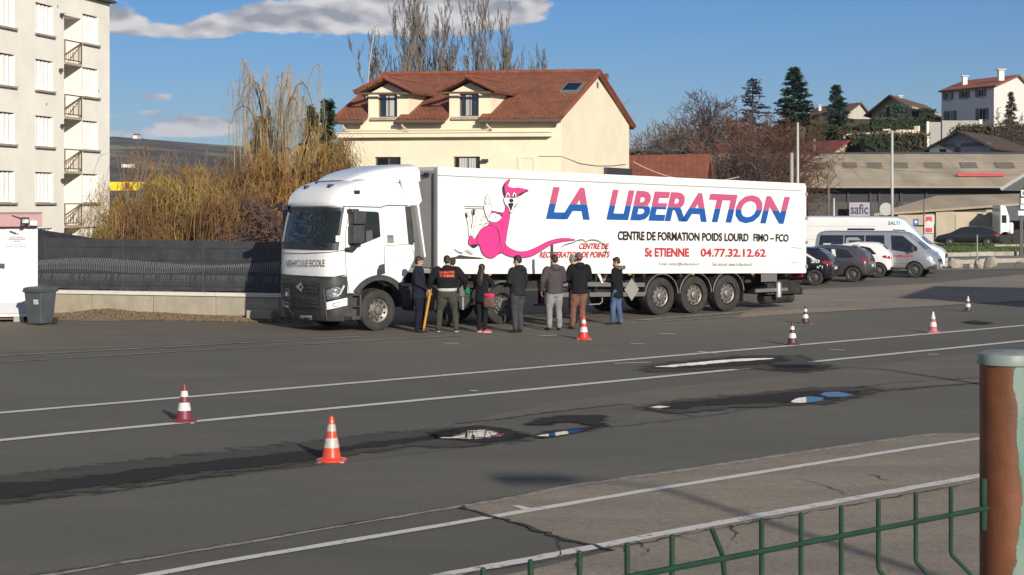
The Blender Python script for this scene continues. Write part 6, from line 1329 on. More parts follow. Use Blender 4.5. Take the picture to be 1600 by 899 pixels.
# ---- generic gabled houses on the slope
def gable_house(name, label, cat, O, U, Vd, ez, rz, wallm, roofm, ridge='U', zb_=-2.0, oh=.5, wins=(), side_wins=(), chim=(), frames=None, shut=None, wall2=None):
    O = Vector(O); U = Vector(U); Vd = Vector(Vd); un, vn = U.normalized(), Vd.normalized(); wl, wd = U.length, Vd.length
    h = thing(name, label, cat, (O.x, O.y, 0)); fn = lambda u, z, d: un*u+vn*d+Vector((0,0,z)); gs = lambda v, z, d: un*(wl-d)+vn*v+Vector((0,0,z))
    m = MB(); wall_open(m, fn, 0, wl, zb_, ez, [w_[:4] for w_ in wins], .18); wall_open(m, gs, 0, wd, zb_, ez, [w_[:4] for w_ in side_wins], .18)
    m.add([fn(0,zb_,0), fn(0,zb_,wd), fn(0,ez,wd), fn(0,ez,0)], [(0,1,2,3)]); m.add([fn(0,zb_,wd), fn(wl,zb_,wd), fn(wl,ez,wd), fn(0,ez,wd)], [(0,1,2,3)])
    if ridge == 'U':
        for u in (0, wl): m.add([fn(u,ez,0), fn(u,ez,wd), fn(u,rz-.1,wd/2)], [(0,1,2)])
    else:
        for d in (0, wd): m.add([fn(0,ez,d), fn(wl,ez,d), fn(wl/2,rz-.1,d)], [(0,1,2)])
    m.build('wall', wallm, h, fix=False)
    for k, f_ in ((wins, fn), (side_wins, gs)):
        for w_ in k:
            window(h, f_, *w_[:4], d=.12, frame=frames or frame_w, bars=1, fw=.07)
            if shut:
                for s in (-1, 1):
                    x0 = w_[0]-.02-(w_[1]-w_[0])*.5 if s < 0 else w_[1]+.02; m = MB(); fbox(m, f_, x0, x0+(w_[1]-w_[0])*.5, w_[2], w_[3], -.06, -.005); m.build('shutter', shut, h)
    if ridge == 'U':
        s_ = (rz-ez)/(wd/2); a = lambda u, v: fn(u, ez+.08+s_*(v if v <= wd/2 else wd-v), v); ax1 = (vn*(wd/2)+Vector((0,0,rz-ez))).normalized()
        r1 = roofpart(h, [a(-oh,-oh), a(wl+oh,-oh), a(wl+oh,wd/2), a(-oh,wd/2)], .18, roofm, un, ax1); roofpart(h, [a(wl+oh,wd/2), a(wl+oh,wd+oh), a(-oh,wd+oh), a(-oh,wd/2)], .18, roofm, un, ax1)
    else:
        s_ = (rz-ez)/(wl/2); a = lambda u, v: fn(u, ez+.08+s_*(u if u <= wl/2 else wl-u), v); ax1 = (un*(wl/2)+Vector((0,0,rz-ez))).normalized()
        r1 = roofpart(h, [a(-oh,-oh), a(wl/2,-oh), a(wl/2,wd+oh), a(-oh,wd+oh)], .18, roofm, vn, ax1); roofpart(h, [a(wl/2,-oh), a(wl+oh,-oh), a(wl+oh,wd+oh), a(wl/2,wd+oh)], .18, roofm, vn, (-un*(wl/2)+Vector((0,0,rz-ez))).normalized())
    for (u, v, zt, w2, mt) in chim: m = MB(); m.box(fn(u,zt-.8,v), (w2*.8,w2*.8,1.3)); m.box(fn(u,zt-.1,v), (w2*1.3,w2*1.3,.1)); m.build('chimney', mt, r1)
    return h
rt2 = tiles('roof_tiles_orange', (.34,.105,.048), (.25,.08,.04), .35, .4); rbr = tiles('roof_tiles_brown', (.17,.10,.07), (.07,.04,.03), .35, .4); rdb = tiles('roof_tiles_dark', (.10,.065,.052), (.05,.03,.025), .4, .45); rpl = tiles('roof_plain_red', (.28,.045,.035), (.2,.03,.025), 2.0, .5)
rend = mat('render_pale', (.62,.57,.48), .9, var=.06, vscale=.5, dirt=(.42,.36,.29), dscale=.4, damt=.3); rendg = mat('render_grey', (.36,.34,.31), .9, var=.08, vscale=.5); rendw = mat('render_white', (.72,.70,.66), .9, var=.04, vscale=.5); rendb = mat('render_blue_grey', (.26,.29,.34), .9, var=.06, vscale=.6); rendy = mat('render_yellow', (.50,.41,.28), .9, var=.08, vscale=.5); woodd = mat('dark_wood', (.05,.035,.03), .8, var=.3, vscale=4)
def at(px, Y): return P(px, 320, Y)*Vector((1,1,0)) if False else Vector(((px-800)/F*Y, Y, 0))
def zat(py, Y): return CAMH-(py-HY)/F*Y
# small villa with lit cream gable
a, b, c_ = at(1262,236), at(1325,226), at(1360,240)
gable_house('villa', 'small villa with brown tiled roof and a bright cream gable behind the fir', 'house', a, b-a, c_-b, zat(177,230), zat(160.5,232), rend, rbr, ridge='U', zb_=6, oh=.5, wins=[(1.0,2.1,zat(189,233),zat(181,233)),(2.2,3.3,zat(189,233),zat(181,233))], chim=[(2.0,3.0,zat(160,232),.5,galv)])
a, b, c_ = at(1362,222), at(1425,215), at(1474,236)
gable_house('chalet', 'wide low chalet with brown roof and dark timber gable on the hillside', 'house', a, b-a, c_-b, zat(173,220), zat(150,219), rendy, rbr, ridge='V', zb_=8, oh=1.3, wins=[(1.6,3.2,zat(186,219),zat(176,219))], side_wins=[(1.0,2.2,zat(186,222),zat(177,222)),(6.5,8.2,zat(188,230),zat(178,230)),(9.5,11.2,zat(188,233),zat(178,233))], chim=[(3.0,9.0,zat(147,225),.6,galv)], frames=frame_b)
ch_ = [o for o in COL.objects if o.name.startswith('chalet')][0]
a, b, c_ = at(1471,205), at(1553,196), at(1622,216)
U3 = b-a; l3 = U3.length; Ym = 200
wn_ = []
for k in range(3): x0 = .8+k*(l3-.6)/3; wn_.append((x0, x0+1.0, zat(153,Ym), zat(141.5,Ym)))
wn2 = [(1.1,2.3,zat(189,Ym),zat(171,Ym)), (l3-2.7,l3-1.5,zat(189,Ym),zat(171,Ym))]
gable_house('white_villa', 'large white two-storey villa with orange roof and grey shutters on the hilltop', 'house', a, U3, c_-b, zat(138,200), zat(115,203), rendw, rt2, ridge='U', zb_=6, oh=.45, wins=wn_+wn2, chim=[(2.4,5,zat(114,203),.7,rendw),(l3-.6,5,zat(110,203),.8,rendw)], shut=mat('shutter_grey', (.13,.135,.14), .6))
a, b, c_ = at(1196,172), at(1290,166), at(1354,176)
gable_house('red_roof_house', 'low building with a bright red roof and tan gable behind the warehouse', 'house', at(1190,176), at(1292,166)-at(1190,176), at(1352,180)-at(1292,166), zat(241,168), zat(219,172), rendy, rpl, ridge='U', zb_=0, oh=.6, side_wins=[(2.6,4.2,zat(246,172),zat(240,172))])
gable_house('blue_grey_house', 'blue-grey gabled house with dark brown roof above the warehouse', 'house', at(1452,166), at(1548,160)-at(1452,166), at(1640,185)-at(1548,160), zat(230,163), zat(206,164), rendb, rdb, ridge='V', zb_=0, oh=.7, wins=[(1.2,2.1,zat(240,163),zat(232,163)),(3.2,3.9,zat(240,163),zat(224,163))], frames=woodd)
gable_house('orange_roof_building', 'low building with a plain orange-red tiled roof right of the cream house', 'building', at(930,104), at(1095,100)-at(930,104), Vector((1.5,9,0)), zat(277,101), zat(243,105), rendy, rt2, ridge='U', zb_=0, oh=.4)
gable_house('valley_shed', 'small white building glimpsed through the willows above the fence', 'building', at(209,120), at(226,118)-at(209,120), at(244,124)-at(226,118), zat(344,119), zat(341,119), rendw, rdb, ridge='U', zb_=-6, oh=.2)
gable_house('red_shed', 'small brick-red building glimpsed beside the white one through the willows', 'building', at(246,122), at(262,122)-at(246,122), Vector((.5,3,0)), zat(348,122), zat(343,122), mat('brick_red', (.30,.09,.06), .9, var=.3, vscale=4), rdb, ridge='U', zb_=-6, oh=.2)
gable_house('valley_house', 'pale house glimpsed low behind the thicket left of the cab', 'building', at(318,128), at(346,128)-at(318,128), Vector((.5,6,0)), zat(336,128), zat(324,128), rend, rdb, ridge='U', zb_=-6, oh=.3)
for px, py, w_, lab in ((190,277-20,16,'tiny pale house on the plain below the far hills, by the block'),(402,243,9,'tiny pale house on the far hillside left of the tall willow'),(208,212,6,'tiny white house high on the far hill')):
    Y = 900; a = at(px, Y); gable_house('far_house', lab, 'house', a, Vector((w_/F*Y,0,0)), Vector((0,8,0)), zat(py-1,Y), zat(py-3,Y), rendw, rt2, ridge='U', zb_=zat(py+5,Y), oh=.3)
# yellow hoarding behind the willows
yl = thing('yellow_hoarding', 'long bright yellow hoarding with a small red emblem behind the willows', 'sign', at(172,90))
a = at(150,90); m = MB()
for i in range(6): x0 = (150+i*17-800)/F*90-at(172,90).x; m.bb(x0, x0+17/F*90-.02, -.05, .05, zat(298,90), zat(284.5,90))
q = m.build('panel', mat('yellow_panel', (.80,.60,.02), .5), yl)
m = MB(); x0 = (196-800)/F*90-at(172,90).x; m.bb(x0, x0+.24, -.07, -.052, zat(296,90), zat(286,90)); m.build('emblem', redp, yl)
m = MB()
for px in (160,200,235): x0 = (px-800)/F*90-at(172,90).x; m.bb(x0-.08, x0+.08, .06, .2, -8, zat(285,90))
m.build('post', galv, yl)
# ---- warehouse with the long fibre-cement roof
wh = thing('warehouse', 'long low warehouse with weathered grey-brown corrugated roof and dark front', 'warehouse', at(1255,140))
wo = at(1255,140); x0, x1 = at(1080,140).x-wo.x, at(1760,140).x-wo.x; ze, zr = zat(291.5,140), zat(242,151)
cor = mat('fibre_cement', (.44,.365,.265), .95, var=.16, vscale=.4, dirt=(.25,.21,.16), dscale=.35, damt=.7, stretch=(1,.35,1))
nt_ = cor.node_tree; wv = nt_.nodes.new('ShaderNodeTexWave'); wv.inputs['Scale'].default_value = 1.9; tcx = nt_.nodes.new('ShaderNodeTexCoord'); nt_.links.new(tcx.outputs['Object'], wv.inputs['Vector']); bpx = nt_.nodes.new('ShaderNodeBump'); bpx.inputs['Distance'].default_value = .05; nt_.links.new(wv.outputs['Color'], bpx.inputs['Height']); nt_.links.new(bpx.outputs[0], nt_.nodes['Principled BSDF'].inputs['Normal'])
rw = lambda u, t: Vector((u, -.6+11.6*t, ze+(zr-ze)*t))
for k in range(4):      # sheets in four lapped rows
    t0, t1 = k/4, (k+1)/4
    for j in range(20):
        ua, ub = x0+(x1-x0)*j/20, x0+(x1-x0)*(j+1)/20; dz = Vector((0,0,.03*k+.012*((j*7+k*3)%3)))
        slab([rw(ua+.01,t0-.01)+dz, rw(ub-.01,t0-.01)+dz, rw(ub-.01,t1+.015)+dz, rw(ua+.01,t1+.015)+dz], .05).build('roof_sheet', cor, wh)
slab([rw(x0,1.0), rw(x1,1.0), rw(x1,1.0)+Vector((0,11,-3)), rw(x0,1.0)+Vector((0,11,-3))], .08).build('rear_roof', cor, wh)
sky_m = mat('skylight_sheet', (.16,.145,.115), .9, var=.2, vscale=2)
for xa, xb in ((1274,1296),(1318,1346),(1356,1385),(1397,1426),(1447,1480),(1503,1535),(1558,1593)):
    f_ = lambda px, py: Vector(((px-800)/F*(wo.y-.6+11.6*((320-py)/F*0+ (lambda t: t)(max(0,min(1,(291.5-py)/49.5))))) - wo.x, 0, 0)).x
    t0, t1 = .52, .70; dz = Vector((0,0,.13)); ua, ub = f_(xa,266), f_(xb-6,266)
    slab([rw(ua,t0)+dz, rw(ub,t0)+dz, rw(ub+.35,t1)+dz, rw(ua+.35,t1)+dz], .02).build('roof_light', sky_m, wh)
dkw = mat('warehouse_dark', (.035,.038,.045), .8, var=.15, vscale=.5)
m = MB(); m.bb(x0+.3, x1-.3, .6, 21, 0, ze+.1); m.build('wall', dkw, wh)
m = MB(); m.bb(x0, x1, -.68, -.58, ze-.14, ze+.02); m.build('gutter', mat('gutter_pale', (.30,.27,.22), .8), wh)
for px in (1266,1299,1327,1362,1376,1410,1450): u = at(px,140).x-wo.x; m = MB(); m.bb(u-.09, u+.09, .45, .58, 0, ze); m.build('pillar', mat('pillar_grey', (.05,.05,.055), .8) if 'pillar_grey' not in MATS else MATS['pillar_grey'], wh)
for a_, b_ in ((1268,1297),(1301,1325),(1362,1375),(1405,1440)): u0, u1 = at(a_,140).x-wo.x, at(b_,140).x-wo.x; m = MB(); m.bb(u0, u1, .5, .57, 0, 3.3); m.build('door', black, wh)
m = MB(); m.bb(at(1518,138).x-wo.x, at(1594,138).x-wo.x, -.2, .1, ze+.9, ze+1.2); m.v = [(x, y+2.5, z) for x, y, z in m.v]; tag(m.build('red_beam', mat('red_beam', (.42,.03,.04), .5), wh))
m = MB(); m.bb(x0, x1, 10.8, 11.15, zr-.02, zr+.22); m.build('ridge_cap', dkw, wh)
sfc = thing('company_sign', 'pale lilac sign with dark purple lettering on the dark warehouse front', 'sign', at(1343,139))
so = at(1343,139); m = MB(); m.bb(at(1327,139).x-so.x, at(1359,139).x-so.x, 0, .08, zat(338,139), zat(316.5,139)); m.build('board', mat('sign_lilac', (.33,.31,.36), .7), sfc)
text_on('safic', lambda u, v: Vector((u,-.01,v)), at(1329,139).x-so.x, at(1356.5,139).x-so.x, zat(335,139), zat(319,139), 'lettering', mat('sign_purple', (.03,.02,.06), .6), sfc, .02)
# ---- low concrete building in front of it
lc = thing('concrete_outbuilding', 'low tan concrete building with shallow tiled roof right of the vans', 'building', at(1400,134)); lo_ = at(1400,134)
def lp(px, py, Y): return P(px, py, Y)-lo_
cwl = mat('concrete_tan', (.46,.39,.29), .9, var=.12, vscale=.6, dirt=(.24,.20,.15), dscale=.5, damt=.6, bump=.01, bscale=8)
m = MB(); vs = [lp(1372,400,134.0), lp(1561,400,134.0), lp(1561,319,134.0), lp(1372,334,134.0), lp(1372,400,139)+Vector((0,0,0)), lp(1561,400,139), lp(1561,319,139), lp(1372,334,139)]
m.add(vs, [(0,1,2,3),(7,6,5,4),(0,4,5,1),(3,2,6,7),(0,3,7,4),(1,5,6,2)]); m.build('wall', cwl, lc)
o_ = slab([lp(1366,334,133.5), lp(1700,310,133.5), lp(1700,300,139.3), lp(1463,306,139.3), lp(1400,325,139.3)], .18).build('roof', cor, lc)
for a_, b_, c2, d2 in ((1490,1541,323.5,331),(1550,1558,322,328),(1437,1462,331,334)): m = MB(); v0, v1 = lp(a_,d2,133.97), lp(b_,c2,133.97); m.bb(v0.x, v1.x, v0.y-.02, v0.y+.02, v0.z, v1.z); m.build('opening', black, lc)
for k, (a_, b_, yt, yb) in enumerate(((1462,1492,331,377),(1492,1546,336,377),(1402,1460,336,352))): m = MB(); v0, v1 = lp(a_,yb,133.8), lp(b_,yt,133.8); m.bb(v0.x, v1.x, v0.y-.10*(k+1)*.5, v0.y+.1, v0.z, v1.z); m.build('render_panel', cwl, lc, bevel=.04)
# grey-roofed canopy entering at the right
cp = thing('canopy', 'pale grey canopy roof edge over a dark shed at the right edge', 'canopy', at(1600,112)); co_ = at(1600,112)
m = MB(); a_ = P(1562,294,112)-co_; b_ = P(1640,246,112)-co_; c2 = P(1718,294,112)-co_
k9 = Vector((2.4,3,0)); slab([a_, b_, b_+k9, a_+k9], .22).build('roof', mat('canopy_grey', (.33,.34,.35), .7), cp); cp_r = 0
m = MB(); m.bb(b_.x-.3, b_.x-.1, .5, .8, 0, b_.z); m.build('post', dkw, cp)
# retaining wall pieces, terrace wall on the slope
tw = thing('terrace_wall', 'pale stepped stone terrace wall on the hillside below the chalet', 'wall', at(1380,190)); to_ = at(1380,190)
for k in range(26):
    pa = 1318+k*4.6; top = 210-(pa-1318)*.075 if pa < 1400 else (203 if pa < 1425 else 197); v0 = P(pa,222,190)-to_; v1 = P(pa+4.4,top,190)-to_; m = MB(); m.bb(v0.x, v1.x, 0-.05*(k%3), .5, v0.z-2, v1.z); m.build('stone', rend if k % 3 else cwl, tw, bevel=.05)
rw_ = thing('garden_wall', 'grey garden wall with gate pillars in front of the white villa', 'wall', at(1490,186)); ro_ = at(1490,186)
for pa, pb, top in ((1448,1452,190),(1452,1470,191),(1472,1500,188.5),(1500,1529,188.5),(1530,1535,187)): v0 = P(pa,215,186)-ro_; v1 = P(pb,top,186)-ro_; m = MB(); m.bb(v0.x, v1.x, 0, .5, v0.z-2, v1.z); m.build('wall_section', rendg if pb-pa > 6 else rendw, rw_, bevel=.04)
# building out of frame on the right whose shadow falls across the yard
oh_ = thing('neighbour_shed', 'plain pale shed standing outside the frame on the right', 'building', (25.2,40.5,0), R(-22))
m = MB(); m.bb(-4.5, 9, -3, 5, 0, 6.0); m.build('wall', rend, oh_); m = MB(); m.bb(-4.8, 9.3, -3.3, 5.3, 6.0, 6.2); m.build('roof', galv, oh_)
# ---------------------------------------------------------------- screened fence on its low wall
F0 = Vector(((50-800)/F*46.6, 46.6, 0)); F1 = Vector(((540-800)/F*43.9, 43.9, 0)); FD = (F1-F0).normalized(); FN = Vector((FD.y,-FD.x,0)); FL = (F1-F0).length
if FN.y > 0: FN = -FN
fw_ = lambda u, z, d: F0 + FD*u - FN*d + Vector((0,0,z))      # d > 0 goes behind
lwl = thing('low_wall', 'low tan concrete wall with a white coping strip carrying the dark fence', 'wall', F0)
def rel(o_): return lambda u, z, d: fw_(u, z, d)-o_
fr = rel(F0); wallc = mat('wall_concrete', (.36,.32,.245), .9, var=.10, vscale=1.2, dirt=(.21,.18,.14), dscale=1.1, damt=.6, bump=.01, bscale=15)
nseg = 5
for i in range(nseg): m = MB(); fbox(m, fr, FL*i/nseg+.008, FL*(i+1)/nseg-.008, -.05, .60, 0, .28); m.build('wall_section', wallc, lwl, bevel=.012)
for i in range(nseg): m = MB(); fbox(m, fr, FL*i/nseg, FL*(i+1)/nseg-.006, .603, .70, -.05, .33); m.build('coping', mat('coping_white', (.62,.59,.53), .8, dirt=(.4,.37,.32), dscale=3, damt=.4) if 'coping_white' not in MATS else MATS['coping_white'], lwl, bevel=.008)
fen = thing('screen_fence', 'long dark grey slatted mesh fence on the low wall left of the lorry', 'fence', F0)
slm = mat('slat_grey', (.040,.043,.050), .6, var=.25, vscale=3); wirem = mat('fence_wire', (.42,.43,.43), .5, .4); rg = random.Random(77)
ft = lambda u: 2.17-.09*u/FL
m = MB(); n = int(FL/.052)
for i in range(n):
    u = i*.052; fbox(m, fr, u, u+.047, .74, ft(u)-.03+.008*((i*7)%3), .115+rg.uniform(-.006,.006), .125)
tag(m.build('slats', slm, fen, fix=False), kind='stuff')
m = MB(); n = int(FL/.055)
for i in range(n):      # wires of the mesh, bowed forward at the stiffening folds: these catch the light
    u = i*.055+.02; z0 = .74
    k = rg.uniform(-.012,.012)
    for (za, zb2, dd) in ((1.24+.05*math.sin(u*1.3),1.52+.08*math.sin(u*.9),.05),(.98,1.16,.07)):
        if dd == .07 and rg.random() < .35: continue
        m.tube([fr(u-.018,za,.10), fr(u,(za+zb2)/2,dd), fr(u+.016+k,zb2,.10)], .0085 if dd < .06 else .005, 3, cap=False)
tag(m.build('mesh_wires', wirem, fen, fix=False), kind='stuff')
for k in range(4): z = (.86,1.2,1.56,1.9)[k]; m = MB(); m.tube([fr(0,z,.10), fr(FL,z,.10)], .006, 4); m.build('rail_wire', slm, fen, fix=False)
for i in range(7): u = .35+i*2.45; m = MB(); fbox(m, fr, u-.03, u+.03, .70, ft(u)+.03, .09, .16); m.build('post', mat('post_anthracite', (.05,.055,.06), .5) if 'post_anthracite' not in MATS else MATS['post_anthracite'], fen)
m = MB(); fbox(m, fr, 0, FL, 2.05, 2.052, .3, .3)
q = [P(56,358,48.0), P(150,373.5,52.0), P(150,470,52.0), P(56,470,48.0)]; m = MB(); qq = [a-F0 for a in q]; m.add(qq+[a+Vector((.02,.08,0)) for a in qq], [(0,1,2,3),(7,6,5,4),(0,4,5,1),(3,2,6,7),(0,3,7,4),(1,5,6,2)]); m.build('return_screen', slm, fen)
# dead leaves and grit heaped at the wall foot
m = MB(); rg = random.Random(3)
def heap(u): return .015+.15*math.exp(-((u-2.3)/.9)**2)+.08*math.exp(-((u-4.0)/1.2)**2)+.04*math.exp(-((u-6.5)/1.4)**2)
mm = MB(); k = 0
for i in range(60):
    u = .6+i*.14
    for j in range(6): d = -.95*j/5; mm.v.append(tuple(fw_(u, max(.013, heap(u)*(1-j/5)**1.3+.02*mnoise.noise(Vector((u*4,j,0)))), d-.01)))
mm.f = [(i*6+j, (i+1)*6+j, (i+1)*6+j+1, i*6+j+1) for i in range(59) for j in range(5)]; mm.mi = [0]*len(mm.f)
tag(mm.build('grit_heap', grv, sm=True), kind='structure')
lm = MB()
for i in range(7500):
    u = .6+rg.random()*8.2; t = rg.random()**1.5; d = -1.15*t; z = heap(u)*(1-min(1, t*1.1))**1.2+.015+rg.uniform(0,.02); q = fw_(u, z, d); s = rg.uniform(.012,.045)
    a = Vector((rg.gauss(0,1), rg.gauss(0,1), rg.gauss(0,.6))).normalized()*s; b = a.orthogonal().normalized()*s*.7; lm.add([q-a, q+b, q+a, q-b], [(0,1,2,3)])
dl = mat('dead_leaves', (.16,.115,.07), .95, var=.6, vscale=30); tag(lm.build('dead_leaves', dl, fix=False), 'dead leaves and twigs drifted against the foot of the low wall', 'leaf litter', kind='stuff')
c0_ = G(404, 501.5); bl = thing('concrete_block', 'concrete block lying against the wall in the shade of the lorry', 'concrete block', c0_, math.atan2(FD.y, FD.x))
m = MB(); m.bb(-.36, .36, .0, .3, .01, .27); m.build('block', wallc, bl, bevel=.02)
# ---------------------------------------------------------------- site cabin
CY = 43.8; co = Vector(((57-800)/F*CY, CY, 0)); cb = thing('site_cabin', 'white portable site cabin with pink fascia standing on blocks at the left edge', 'cabin', co, R(16))
cwh = mat('cabin_white', (.70,.69,.67), .45, var=.03, dirt=(.5,.48,.45), dscale=1.5, damt=.25); cgr = mat('cabin_grey', (.48,.49,.51), .5, dirt=(.35,.34,.33), damt=.4); pnk = mat('fascia_pink', (.42,.23,.25), .6, var=.08, dirt=(.3,.2,.2), dscale=1)
m = MB(); m.bb(-6, 0, .05, 2.4, .20, 2.48); m.build('body', cwh, cb)
m = MB()
for i in range(56): x = -5.95+i*.107; m.bb(x, x+.055, .03, .055, .55, 2.44)
tag(m.build('ribs', cwh, cb), kind='stuff')
m = MB(); m.bb(-6, .01, .015, .06, .22, .52); m.build('skirt', cgr, cb, bevel=.005); m = MB(); m.bb(-6.02, .02, -.01, 2.45, .14, .21); m.build('base_frame', cwh, cb, bevel=.01)
m = MB(); m.bb(-6.1, .13, -.16, 2.55, 2.50, 2.84); m.build('fascia', pnk, cb, bevel=.015); m = MB(); m.bb(-6.12, .15, -.18, 2.57, 2.84, 2.87); m.build('roof', mat('cabin_roof', (.25,.18,.18), .7), cb)
m = MB(); m.bb(-.02, .03, -.0, .05, .14, 2.5); m.build('corner_post', cwh, cb)
for x in (-.45,-1.6,-3.2,-5): m = MB(); m.bb(x-.13, x+.13, .0, .4, 0, .135); m.build('support_block', conc, cb, bevel=.01)
m = MB(); m.bb(-1.5, -.3, .1, .5, .06, .12); m.build('timber_bearer', frame_b, cb)
m = MB(); m.bb(-.96, -.80, -.02, .05, 1.42, 1.54); m.build('door_handle', dgrey, cb, bevel=.01)
sgn = MB(); sgn.bb(-.76, -.24, .005, .028, 1.98, 2.44); sgo = sgn.build('notice_board', mat('notice_white', (.62,.62,.62), .5), cb)
sx = lambda u, v: Vector((u, -.001, v))
for t_, z0, z1, a, b in (('SITE SOUS', 2.205, 2.235, -.66, -.34), ('VIDEOSURVEILLANCE', 2.155, 2.19, -.72, -.28), ('24H/24', 2.105, 2.135, -.58, -.42), ('acces interdit au public', 2.03, 2.05, -.66, -.34)): text_on(t_, sx, a, b, z0, z1, 'lettering', inkb, sgo, .02)
m = MB(); m.add([sx(-.70,2.36), sx(-.66,2.40), sx(-.50,2.34), sx(-.52,2.29)], [(0,1,2,3)]); m.add([sx(-.50,2.33), sx(-.46,2.33), sx(-.46,2.29), sx(-.49,2.29)], [(0,1,2,3)]); m.build('camera_pictogram', inkb, sgo)
m = MB(); m.tube([(-.62,-.18,2.80),(-.38,-.22,2.72),(-.36,-.30,2.66)], .014, 5); m.box((-.28,-.30,2.66), (.20,.12,.16), M=Matrix.Rotation(R(12), 3, 'X')); m.box((-.34,-.28,2.58), (.10,.10,.12)); fo = m.build('floodlight', black, cb, bevel=.01); m = MB(); m.bb(-.36, -.20, -.375, -.365, 2.60, 2.70); m.build('lens', lens, fo)
m = MB(); m.bb(-.17, .02, -.24, -.165, 2.53, 2.66); m.build('siren_box', cwh, cb, bevel=.012)
# ---------------------------------------------------------------- bins
bing = mat('bin_grey', (.065,.075,.085), .55, var=.12, vscale=3, dirt=(.12,.12,.12), dscale=3, damt=.3)
def bin_(px, py, rz, label, lab=True):
    o = thing('wheelie_bin', label, 'bin', G(px, py), rz, 'wheelie bins by the cabin'); o.scale = (.93,.93,.93); m = MB()
    rg_ = lambda w_, d, z: [V(-w_/2,-d/2,z), V(w_/2,-d/2,z), V(w_/2,d/2,z), V(-w_/2,d/2,z)]
    m.loft([rg_(.46,.50,.04), rg_(.50,.56,.30), rg_(.57,.68,.93)]); m.build('bin_body', bing, o, bevel=.025)
    m = MB(); m.loft([rg_(.60,.72,.90), rg_(.63,.76,.92), rg_(.63,.76,.955), rg_(.60,.72,.965)]); m.build('rim', bing, o, bevel=.006)
    m = MB(); m.loft([rg_(.62,.74,.968), rg_(.60,.72,1.02), rg_(.42,.52,1.055)]); m.build('lid', bing, o, bevel=.015)
    m = MB(); m.tube([(-.22,.40,.99),(-.22,.46,.99),(.22,.46,.99),(.22,.40,.99)], .018, 6); m.build('handle', bing, o)
    for s in (-1, 1): m = MB(); m.lathe([(.02,-.03),(.10,-.03),(.10,.03),(.02,.03)], 18, c=(s*.27,.29,.10), axis='x'); m.build('wheel', rubber, o)
    if lab:
        m = MB(); m.add([(.06,-.3295+.0,.58),(.22,-.3295,.58),(.22,-.345,.71),(.06,-.345,.71)], [(0,1,2,3)]); m.v = [(x, y-.012+ -.02*(z-.58), z) for x, y, z in m.v]; q = m.build('sticker', MATS['paper_white'], o); 
        for zz in (.615,.65,.68): mm_2 = MB(); mm_2.add([(.08,-.352,zz),(.19,-.352,zz),(.19,-.354,zz+.012),(.08,-.354,zz+.012)], [(0,1,2,3)]); mm_2.build('print_line', seald, q)
    return o
bin_(63, 507.5, R(-24), 'front wheelie bin with a white sticker, nearest to the camera'); bin_(47, 501, R(-10), 'wheelie bin half hidden behind the one with the sticker', False)
# ---------------------------------------------------------------- traffic cones
def cone(px, py, label, body, band, H=.53, tipc=None, rz=0, lean=0):
    o = thing('traffic_cone', label, 'traffic cone', G(px, py), rz, 'traffic cones set out on the road'); o.rotation_euler.x = lean; o.scale = (H/.53,)*3
    m = MB(); n = 24; sq = []
    def rr(z): return .112-(.112-.022)*(z-.045)/(.53-.045)
    m.lathe([(.165,.0),(.178,.006),(.178,.022),(.165,.035),(.125,.042),(.114,.055)], n, cap=False); m.build('base', body, o, sm=35)
    zs = [.055,.165,.275,.355,.435,.53]
    for i, mt in enumerate((body, band, body, band, tipc or body)):
        z0, z1 = zs[i], zs[i+1]; m = MB(); e = .0035 if mt is band else 0; p_ = [(rr(z0)+e, z0), ((rr(z0)+rr(z1))/2+e, (z0+z1)/2), (rr(z1)+e, z1)]
        if i == 4: p_ = [(rr(z0),z0),(rr(.515),.515),(.018,.528),(.010,.53)]
        m.lathe(p_, n, cap=(i == 4)); m.build('cone_body' if mt is not band else 'reflective_band', mt, o, sm=50)
    m = MB(); m.add([(.10,-.20,.004),(.20,-.17,.004),(.17,-.10,.004)], [(0,1,2)]); m.add([(-.20,-.14,.004),(-.13,-.20,.004),(-.10,-.14,.004)], [(0,1,2)]); m.v = [(x, y, z+.022) for x, y, z in m.v]
    f_ = MB()
    for s in range(4): a = R(45+90*s); f_.box((.155*math.cos(a), .155*math.sin(a), .006), (.10,.05,.012), rz=a)
    f_.build('foot', mat('cone_foot', (.40,.38,.36), .7) if 'cone_foot' not in MATS else MATS['cone_foot'], o, bevel=.003); return o
c_or = mat('cone_orange', (.62,.058,.022), .35, var=.12, vscale=9, coat=.3, dirt=(.35,.06,.03), dscale=6, damt=.4); c_bu = mat('cone_burgundy', (.17,.028,.045), .5, var=.15, vscale=9, dirt=(.10,.03,.035), dscale=7, damt=.5); c_dk = mat('cone_dark_maroon', (.065,.028,.028), .5, var=.2, vscale=9); c_pk = mat('cone_faded_pink', (.42,.12,.14), .6, var=.2, vscale=9); bandm = mat('band_white', (.60,.57,.54), .45, var=.12, vscale=14, dirt=(.35,.32,.30), dscale=9, damt=.5); bandd = mat('band_greyish', (.46,.43,.38), .4, coat=.4, var=.2, vscale=20, dirt=(.28,.25,.22), dscale=9, damt=.6); c_re = mat('cone_red', (.62,.03,.025), .45, var=.1, vscale=9)
cone(288, 660, 'burgundy and white cone standing on the near white lane line at the left', c_bu, bandm, .545)
cone(518, 721, 'bright orange cone with greyish bands on the damp streak, nearest to the camera', c_or, bandd, .545)
cone(912, 530.5, 'red and white cone in front of the person in rust trousers', c_re, bandm, .55)
cone(1238, 539.5, 'dark maroon cone standing on the far lane line', c_dk, bandm, .51, rz=.5)
cone(1258.5, 506, 'dark-tipped cone behind the other dark one, nearest the trailer rear', c_dk, bandm, .47)
cone(1458, 520.5, 'faded pink cone on the lane line towards the right', c_pk, bandm, .51, tipc=bandm)
